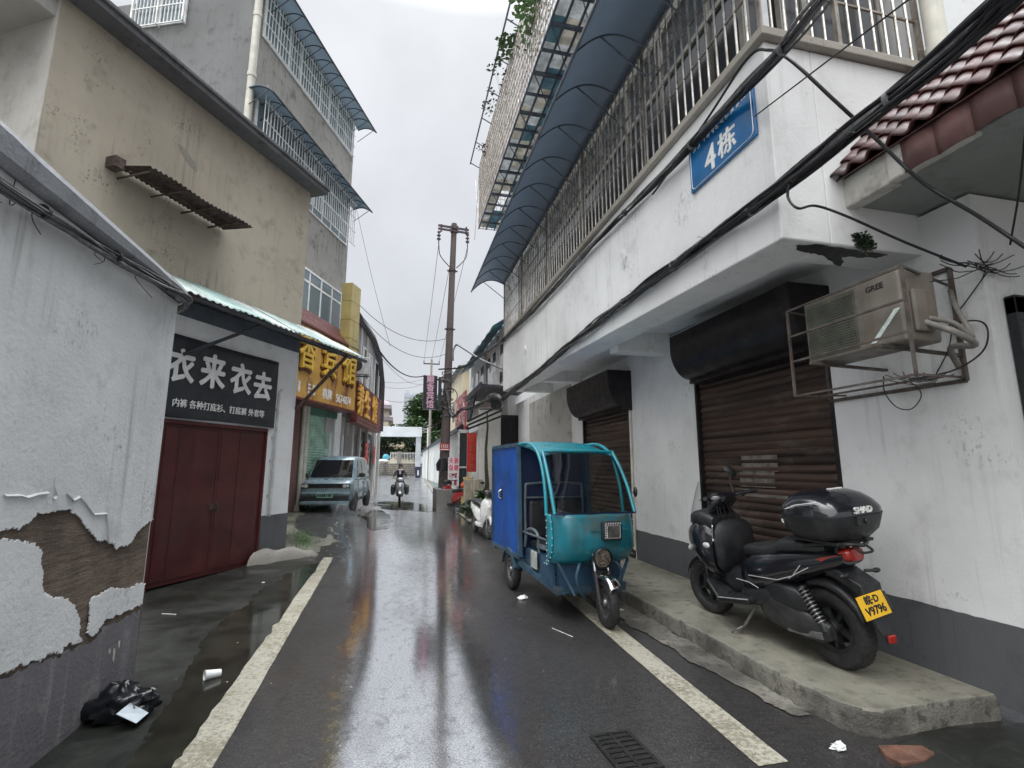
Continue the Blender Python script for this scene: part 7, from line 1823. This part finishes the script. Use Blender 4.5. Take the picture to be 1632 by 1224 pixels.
for s_ in (-1,1):
    gq('side_window', [(s_*.712,.80,.97),(s_*.712,1.55,.97),(s_*.618,1.52,1.46),(s_*.618,1.16,1.46)], 'car_glass')
    gq('side_window', [(s_*.712,1.62,.97),(s_*.712,2.62,.97),(s_*.618,2.50,1.46),(s_*.618,1.59,1.46)], 'car_glass')
    m_ = MB(); m_.bar((s_*.746,.78,.28),(s_*.746,.78,.92),.008); m_.bar((s_*.746,1.62,.28),(s_*.746,1.62,.92),.008); m_.bar((s_*.748,.78,.30),(s_*.748,2.3,.30),.008,.02); m_.bar((s_*.75,1.4,.80),(s_*.75,1.56,.80),.012,.03); m_.build('door_seam', M['black_iron'], **K)
    m_ = MB(); m_.loft([ell(.70,1.02,.09,.055,3,14,s_*.84),ell(.78,1.02,.10,.07,3,14,s_*.84),ell(.82,1.02,.08,.06,3,14,s_*.84)]); m_.bar((s_*.70,.78,.97),(s_*.80,.77,.99),.03); m_.build('mirror', M['black_plastic'], smooth=50, **K)
    m_ = MB(); m_.box((s_*.46,-.012,.66),(s_*.67,.08,.80)); ho_ = m_.build('headlight', M['black_plastic'], bevel=.015, **K)
    m_ = MB(); m_.lathe([(.001,-.005),(.05,0),(.055,.02)],14,0,frame((s_*.53,-.012,.73),(1,0,0),(0,0,1))); m_.lathe([(.001,-.005),(.035,0),(.04,.02)],14,0,frame((s_*.62,-.010,.73),(1,0,0),(0,0,1))); m_.build('lamp_lens', M['clear_lens'], ho_, world=False)
    m_ = MB(); m_.box((s_*.46,-.03,.365),(s_*.60,.02,.425)); m_.build('fog_lamp', M['clear_lens'], bevel=.01, **K)
    for y in (.45,2.42):
        m_ = MB(); m_.lathe([(.001,-.01),(.285,-.01),(.285,.012),(.001,.012)],24,0,frame((s_*.742,y,.28),(0,s_,0),(0,0,1))); m_.build('wheel_arch', M['black_plastic'], **K)
        wheel(car, (s_*.69,y,.265), .265, .16, 28, .66, 7, tread=False, disc=False)
m_ = MB(); m_.box((-.46,-.008,.67),(.46,.08,.79)); 
for k in range(4): m_.box((-.44,-.014,.685+.026*k),(.44,-.006,.692+.026*k))
m_.build('grille_band', M['black_plastic'], **K)
m_ = MB(); m_.box((-.66,-.035,.33),(.66,.04,.46)); m_.build('lower_grille', M['black_plastic'], bevel=.02, **K)
m_ = MB(); m_.box((-.68,-.045,.20),(.68,.1,.31)); m_.box((-.69,-.03,.48),(.69,.06,.56)); m_.build('bumper', M['car_paint'], bevel=.03, **K)
m_ = MB(); m_.box((-.22,-.052,.40),(.22,-.04,.53)); po_ = m_.build('number_plate', plain('pale_green_plate', (.16,.34,.26), .4, 0, .15, 6), **K)
m_ = MB(); scribble(m_, -.2, .2, .465, .08, -.053, 7, random.Random(5), 0, .2); m_.build('lettering', M['black_iron'], po_, world=False)
for s_ in (-1,1):
    m_ = MB(); m_.tube([(s_*.1,.545,.955),(s_*.1+.45,.66,1.10)],.008,5); m_.build('wiper', M['black_plastic'], **K)
m_ = MB(); rr = random.Random(1)
for k in range(5): m_.ball((-.42+.11*k,.70,1.0),(.03,.03,.04),0,8,6)
m_.build('dashboard_toy', M['white_paint'], **K)
# ---------------------------------------------------------------- RIDER ON A GREY MOPED
grey_p = plain('grey_moped_paint', (.30,.31,.33), .3, .2, .08, 4, coat=.5)
mp_scale = .9
pm = AZ(636.5, 795.5, gz(.2,20.5)); my = 20.6; mxx = AY(637,790,my).x
mp_ = moped('moped', 'grey retro moped being ridden towards the camera in the lane', (mxx, my+1.1, gz(mxx,my)), R(180), grey_p, grey_p, None, 0, True, 0)
mp_.scale = (.92,.92,.92)
for s_ in (-1,1):
    q = MB(); q.loft([ell(.30,.48,.05,.18,3,14,s_*.27),ell(.45,.50,.10,.24,3,14,s_*.29),ell(.72,.50,.10,.22,3,14,s_*.30),ell(.85,.48,.05,.14,3,14,s_*.28)]); q.build('leg_wind_cover', M['vinyl'], mp_, smooth=50, world=False)
pr = thing('person', 'rider in a dark jacket with pale scarf sitting on the grey moped', 'person', mp_.location, R(180)); pr.scale = (.92,.92,.92)
V = []; E_ = []; RD = []
def node(p, r, par=None):
    V.append(p); RD.append(r if isinstance(r, tuple) else (r, r))
    if par is not None: E_.append((par, len(V)-1))
    return len(V)-1
pel = node((0,.22,.84),(.16,.12)); waist = node((0,.24,1.0),(.15,.11), pel); chest = node((0,.30,1.18),(.17,.12), waist); base_n = node((0,.33,1.32),(.085,.08), chest); nk = node((0,.36,1.39),.052, base_n); hd0 = node((0,.385,1.47),(.076,.088), nk); hd1 = node((0,.39,1.56),(.078,.09), hd0); hd2 = node((0,.385,1.625),(.05,.06), hd1)
for s_ in (-1,1):
    sh_ = node((s_*.17,.31,1.29),.068, base_n); el_ = node((s_*.27,.48,1.10),.047, sh_); wr = node((s_*.285,.78,1.02),.033, el_); ha = node((s_*.285,.86,1.03),(.036,.026), wr)
    for k in range(4):
        dx = (-.03+.02*k)*s_; L_ = (.034,.042,.045,.038)[k]
        f1 = node((s_*.285+dx,.86+L_,1.035),.0095, ha); f2 = node((s_*.285+dx,.875+L_,1.012),.009, f1); f3 = node((s_*.285+dx,.855+L_,.99),.008, f2)
    t1 = node((s_*.245,.86,1.01),.010, ha); t2 = node((s_*.24,.885,.995),.009, t1)
    hp_ = node((s_*.10,.26,.82),.095, pel); kn = node((s_*.16,.66,.78),.066, hp_); an = node((s_*.14,.70,.36),.042, kn); to = node((s_*.14,.84,.315),(.04,.032), an)
me = bpy.data.meshes.new('person_cage'); me.from_pydata(V, E_, []); po2 = bpy.data.objects.new('person_cage', me); C.objects.link(po2)
po2.modifiers.new('skin', 'SKIN')
sk_ = me.skin_vertices[0].data
for i, r_ in enumerate(RD): sk_[i].radius = r_
sk_[0].use_root = True
ss = po2.modifiers.new('sub', 'SUBSURF'); ss.levels = 2; ss.render_levels = 2
ev_ = bpy.data.meshes.new_from_object(po2.evaluated_get(bpy.context.evaluated_depsgraph_get()))
mb = MB()
for p_ in ev_.polygons:
    pass
vs = [v.co.copy() for v in ev_.vertices]; off = len(mb.v); mb.v += vs
for p_ in ev_.polygons:
    c_ = p_.center; y, z, x = c_.y, c_.z, abs(c_.x)
    m_i = 0 if z > 1.375 else 2 if (z < .86 and not (x > .22 and y > .6 and z > .9)) else 1
    if y > .80 and z > .95 and z < 1.1: m_i = 0
    if z < .40: m_i = 3
    mb.f.append(tuple(p_.vertices)); mb.m.append(m_i)
bpy.data.objects.remove(po2); bpy.data.meshes.remove(ev_)
mb.loft([ell(.468,1.50,.010,.030,2,8),ell(.488,1.495,.016,.018,2,8),ell(.496,1.49,.008,.008,2,8)],0)      # nose
for s_ in (-1,1):
    mb.ball((s_*.08,.385,1.515),(.012,.022,.032),0,8,6); mb.ball((s_*.032,.466,1.525),(.014,.010,.009),4,8,6); mb.bar((s_*.015,.472,1.548),(s_*.05,.465,1.55),.008,.006,3)
mb.box((-.028,.462,1.445),(.028,.476,1.453),5)
mb.build('body', [plain('skin', (.42,.26,.19), .5, 0, .1, 8), plain('dark_jacket', (.018,.02,.03), .7, 0, .3, 8, .3, 20), plain('dark_trousers', (.02,.021,.026), .8, 0, .3, 8, .3, 20), M['black_plastic'], plain('eye_dark', (.03,.025,.02), .2), plain('lips', (.3,.1,.09), .5)], pr, smooth=60, world=False)
q = MB(); rg = []
for k in range(8):
    q_ = k/7; rg.append([(x*1.12, y, z) for x, y, z in [(a*(.085-.05*q_**2), .375+bb*(.10-.06*q_**2), 1.535+.12*q_-(.07*(1-q_) if bb < 0 else 0)) for a, bb in [(math.cos(2*math.pi*j/16), math.sin(2*math.pi*j/16)) for j in range(16)]]])
q.loft(rg); q.build('hair', plain('black_hair', (.015,.013,.012), .5, 0, .3, 20, .3, 60), pr, smooth=60, world=False)
q = MB(); q.lathe([(.07,0),(.10,.02),(.105,.05),(.085,.085),(.06,.09)],16,0,Matrix.Translation((0,.36,1.325)) @ Matrix.Rotation(R(-12),4,'X')); q.box((-.03,.43,1.18),(.05,.46,1.36)); q.build('scarf', plain('pale_scarf', (.6,.58,.6), .8, 0, .1, 9), pr, smooth=50, world=False)
# ---------------------------------------------------------------- LITTER, DRAIN, WEEDS
def crumple(name, label, c, r, mt, seed, cat, amp=.5, flat=.55, grp=None):
    mb = MB(); rr = random.Random(seed)
    n, k = 36, 24; mb.ball((0,0,0), (r[0],r[1],r[2]), 0, n, k)
    out = []
    for v in mb.v:
        q = noise.noise(Vector((v.x/r[0]*1.6+seed, v.y/r[1]*1.6, v.z/r[2]*1.6)))+.6*noise.noise(Vector((v.x/r[0]*3.7, v.y/r[1]*3.7+seed, v.z/r[2]*3.7)))-.5*abs(noise.noise(Vector((v.x/r[0]*5+seed, v.y/r[1]*5, v.z/r[2]*5))))
        w = v*(1+amp*q); w.z = max(w.z, -r[2]*flat); out.append(w+Vector(c)+Vector((0,0,r[2]*flat)))
    mb.v = out
    o = mb.build(name, mt, None, smooth=62)
    return tag(o, label, cat, grp)
p = AZ(183,1146,.0)
bagm = plain('black_bin_liner', (.008,.009,.011), .16, 0, .2, 8, .6, 14)
crumple('rubbish_bag', 'crumpled black plastic bag lying against the foot of the peeling wall', (p.x+.02,p.y,.01), (.19,.13,.12), bagm, 4, 'bag', .42)
q = MB(); a = AZ(205,1142,.06); q.add([(a.x-.05,a.y-.05,.10),(a.x+.07,a.y-.06,.04),(a.x+.09,a.y+.05,.05),(a.x-.02,a.y+.05,.12)],[(0,1,2,3)]); tag(q.build('plastic_scrap', plain('silvery_scrap', (.5,.56,.6), .2, .2, .1, 12), None, thick=.004), 'pale shiny plastic scrap on top of the black bag', 'litter')
p = AZ(335,1080,.02)
cu_ = thing('paper_cup', 'white paper cup tipped over in the puddle by the road line', 'cup', (p.x, p.y, .035))
Mc = Matrix.Translation((p.x-.03,p.y,.040)) @ Vector((.86,.5,-.08)).to_track_quat('Z','Y').to_matrix().to_4x4()
q = MB(); q.lathe([(.026,.10),(.036,-.01),(.038,-.012),(.034,-.008),(.025,.095)],20,0,Mc,False); q.lathe([(.001,.098),(.026,.1)],20,0,Mc,False); q.build('cup_wall', M['paper'], cu_, smooth=50)
q = MB(); q.lathe([(.0335,.0),(.026,.09),(.001,.09)],20,0,Mc,False); q.build('cup_lining', plain('cup_blue', (.06,.12,.4), .4), cu_, smooth=50)
for i, (px, py, r_, lb) in enumerate(((240,1099,.024,'small white scrap of paper near the black bag'),(833,953,.06,'white crumpled tissue beside the rear wheel of the tricycle'),(1337,1191,.045,'white crumpled paper on the asphalt beside the platform corner'),(990,972,.028,'small white scrap on the kerb strip behind the tricycle front wheel'),(420,928,.02,'tiny white scrap in front of the red door'))):
    p = AZ(px, py, .01); crumple('paper_scrap', lb, (p.x,p.y,.004), (r_,r_*.7,r_*.4), M['paper'], 10+i, 'litter', .7, .5, 'scraps of white paper on the road')
for i, (a_, b_, lb) in enumerate((((880,1001),(913,1015),'thin white drinking straw lying on the asphalt before the tricycle'),((258,978),(281,979),'thin white stick lying in front of the red doors'))):
    a, b2_ = AZ(*a_,.008), AZ(*b_,.008); q = MB(); q.tube([a,b2_],.0022,6); tag(q.build('straw', M['paper'], None), lb, 'straw')
rr = random.Random(12)
fb = MB()
for k in range(120):
    x, y = rr.uniform(-1.8,2.5), 2.3+8*rr.random()**1.6
    a = rr.uniform(0,3.14); s_ = rr.uniform(.003,.011); z = gz(x,y)+.006
    fb.add([(x+s_*math.cos(a),y+s_*math.sin(a),z),(x-s_*math.sin(a)*.6,y+s_*math.cos(a)*.6,z+.003),(x-s_*math.cos(a),y-s_*math.sin(a),z)],[(0,1,2)])
tag(fb.build('litter_specks', plain('speck', (.4,.38,.33), .7, 0, .4, 30), None), 'fine pale specks of litter scattered on the wet asphalt', 'litter', None, 'stuff')
gv = MB()
for k in range(220):
    px, py = rr.uniform(455,560), rr.uniform(822,893); p = AZ(px, py, .06)
    s_ = rr.uniform(.006,.02); gv.ball((p.x,p.y,gz(p.x,p.y)+.008+s_*.2),(s_,s_*rr.uniform(.6,1),s_*.55),0,6,4)
tag(gv.build('gravel', plain('loose_gravel', (.22,.21,.19), .7, 0, .5, 15), None, smooth=40), 'loose gravel spilled on the edge of the forecourt', 'gravel', None, 'stuff')
gs = MB()
for k in range(520):
    u = rr.random(); px, py = 468+rr.gauss(14,10), 868+rr.gauss(3,5)
    p = AZ(px, py, .05); z = gz(p.x,p.y); h_ = rr.uniform(.03,.1); a = rr.uniform(0,6.28); w_ = .005
    gs.add([(p.x-w_*math.sin(a),p.y+w_*math.cos(a),z),(p.x+w_*math.sin(a),p.y-w_*math.cos(a),z),(p.x+.5*h_*math.cos(a),p.y+.5*h_*math.sin(a),z+h_)],[(0,1,2)])
tag(gs.build('grass', M['leaf_light'], None), 'small tuft of fresh grass beside the concrete lump', 'grass', None, 'stuff')
# drain grate in the asphalt
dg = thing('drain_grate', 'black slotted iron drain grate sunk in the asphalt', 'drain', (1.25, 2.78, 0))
g0, g1, g2, g3 = AZ(940,1180), AZ(1003,1170), AZ(1055,1240), AZ(965,1240)
ctr = (g0+g1+g2+g3)/4; ux = (g1-g0).normalized(); 
gw_ = .26; gl_ = .40; ang = R(3)
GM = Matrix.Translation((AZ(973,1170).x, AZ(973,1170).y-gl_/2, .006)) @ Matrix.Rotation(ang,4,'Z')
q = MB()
q.box((-gw_/2,-gl_/2,-.003),(gw_/2,gl_/2,.0),0,GM); q.build('pit_shade_plate', plain('drain_pit_shade', (.004,.004,.004), .9), dg)  # flat near-black plate paints the shade of the hollow under the slots
q = MB()
for x in (-gw_/2,-.012,gw_/2-.024): q.box((x,-gl_/2,0.0005),(x+.024,gl_/2,.007),0,GM)
for k in range(9): q.box((-gw_/2+.024,-gl_/2+.0475*k,.0005),(gw_/2-.024,-gl_/2+.0475*k+.022,.0065),0,GM)
q.build('grating', plain('cast_iron_wet', (.03,.029,.027), .35, .5, .3, 20, .2, 60), dg)
# broken brick fragment and mortar lip near the corner
a = AZ(1450,1200,0)
q = MB(); o_ = [AZ(*pp,.02) for pp in ((1398,1191),(1425,1188),(1470,1190),(1490,1201),(1468,1212),(1437,1219),(1412,1206))]
q.prism([(p.x,p.y) for p in o_],-.01,.026,'z'); q.v = wob(q.v, .012, 9, 2); tag(q.build('brick_fragment', plain('broken_brick', (.12,.056,.036), .85, 0, .3, 12, .5, 40, dirt=(.15,.12,.1), dirt_amt=.6), None, bevel=.006), 'flat orange broken brick piece sunk at the near corner of the pavement', 'brick')
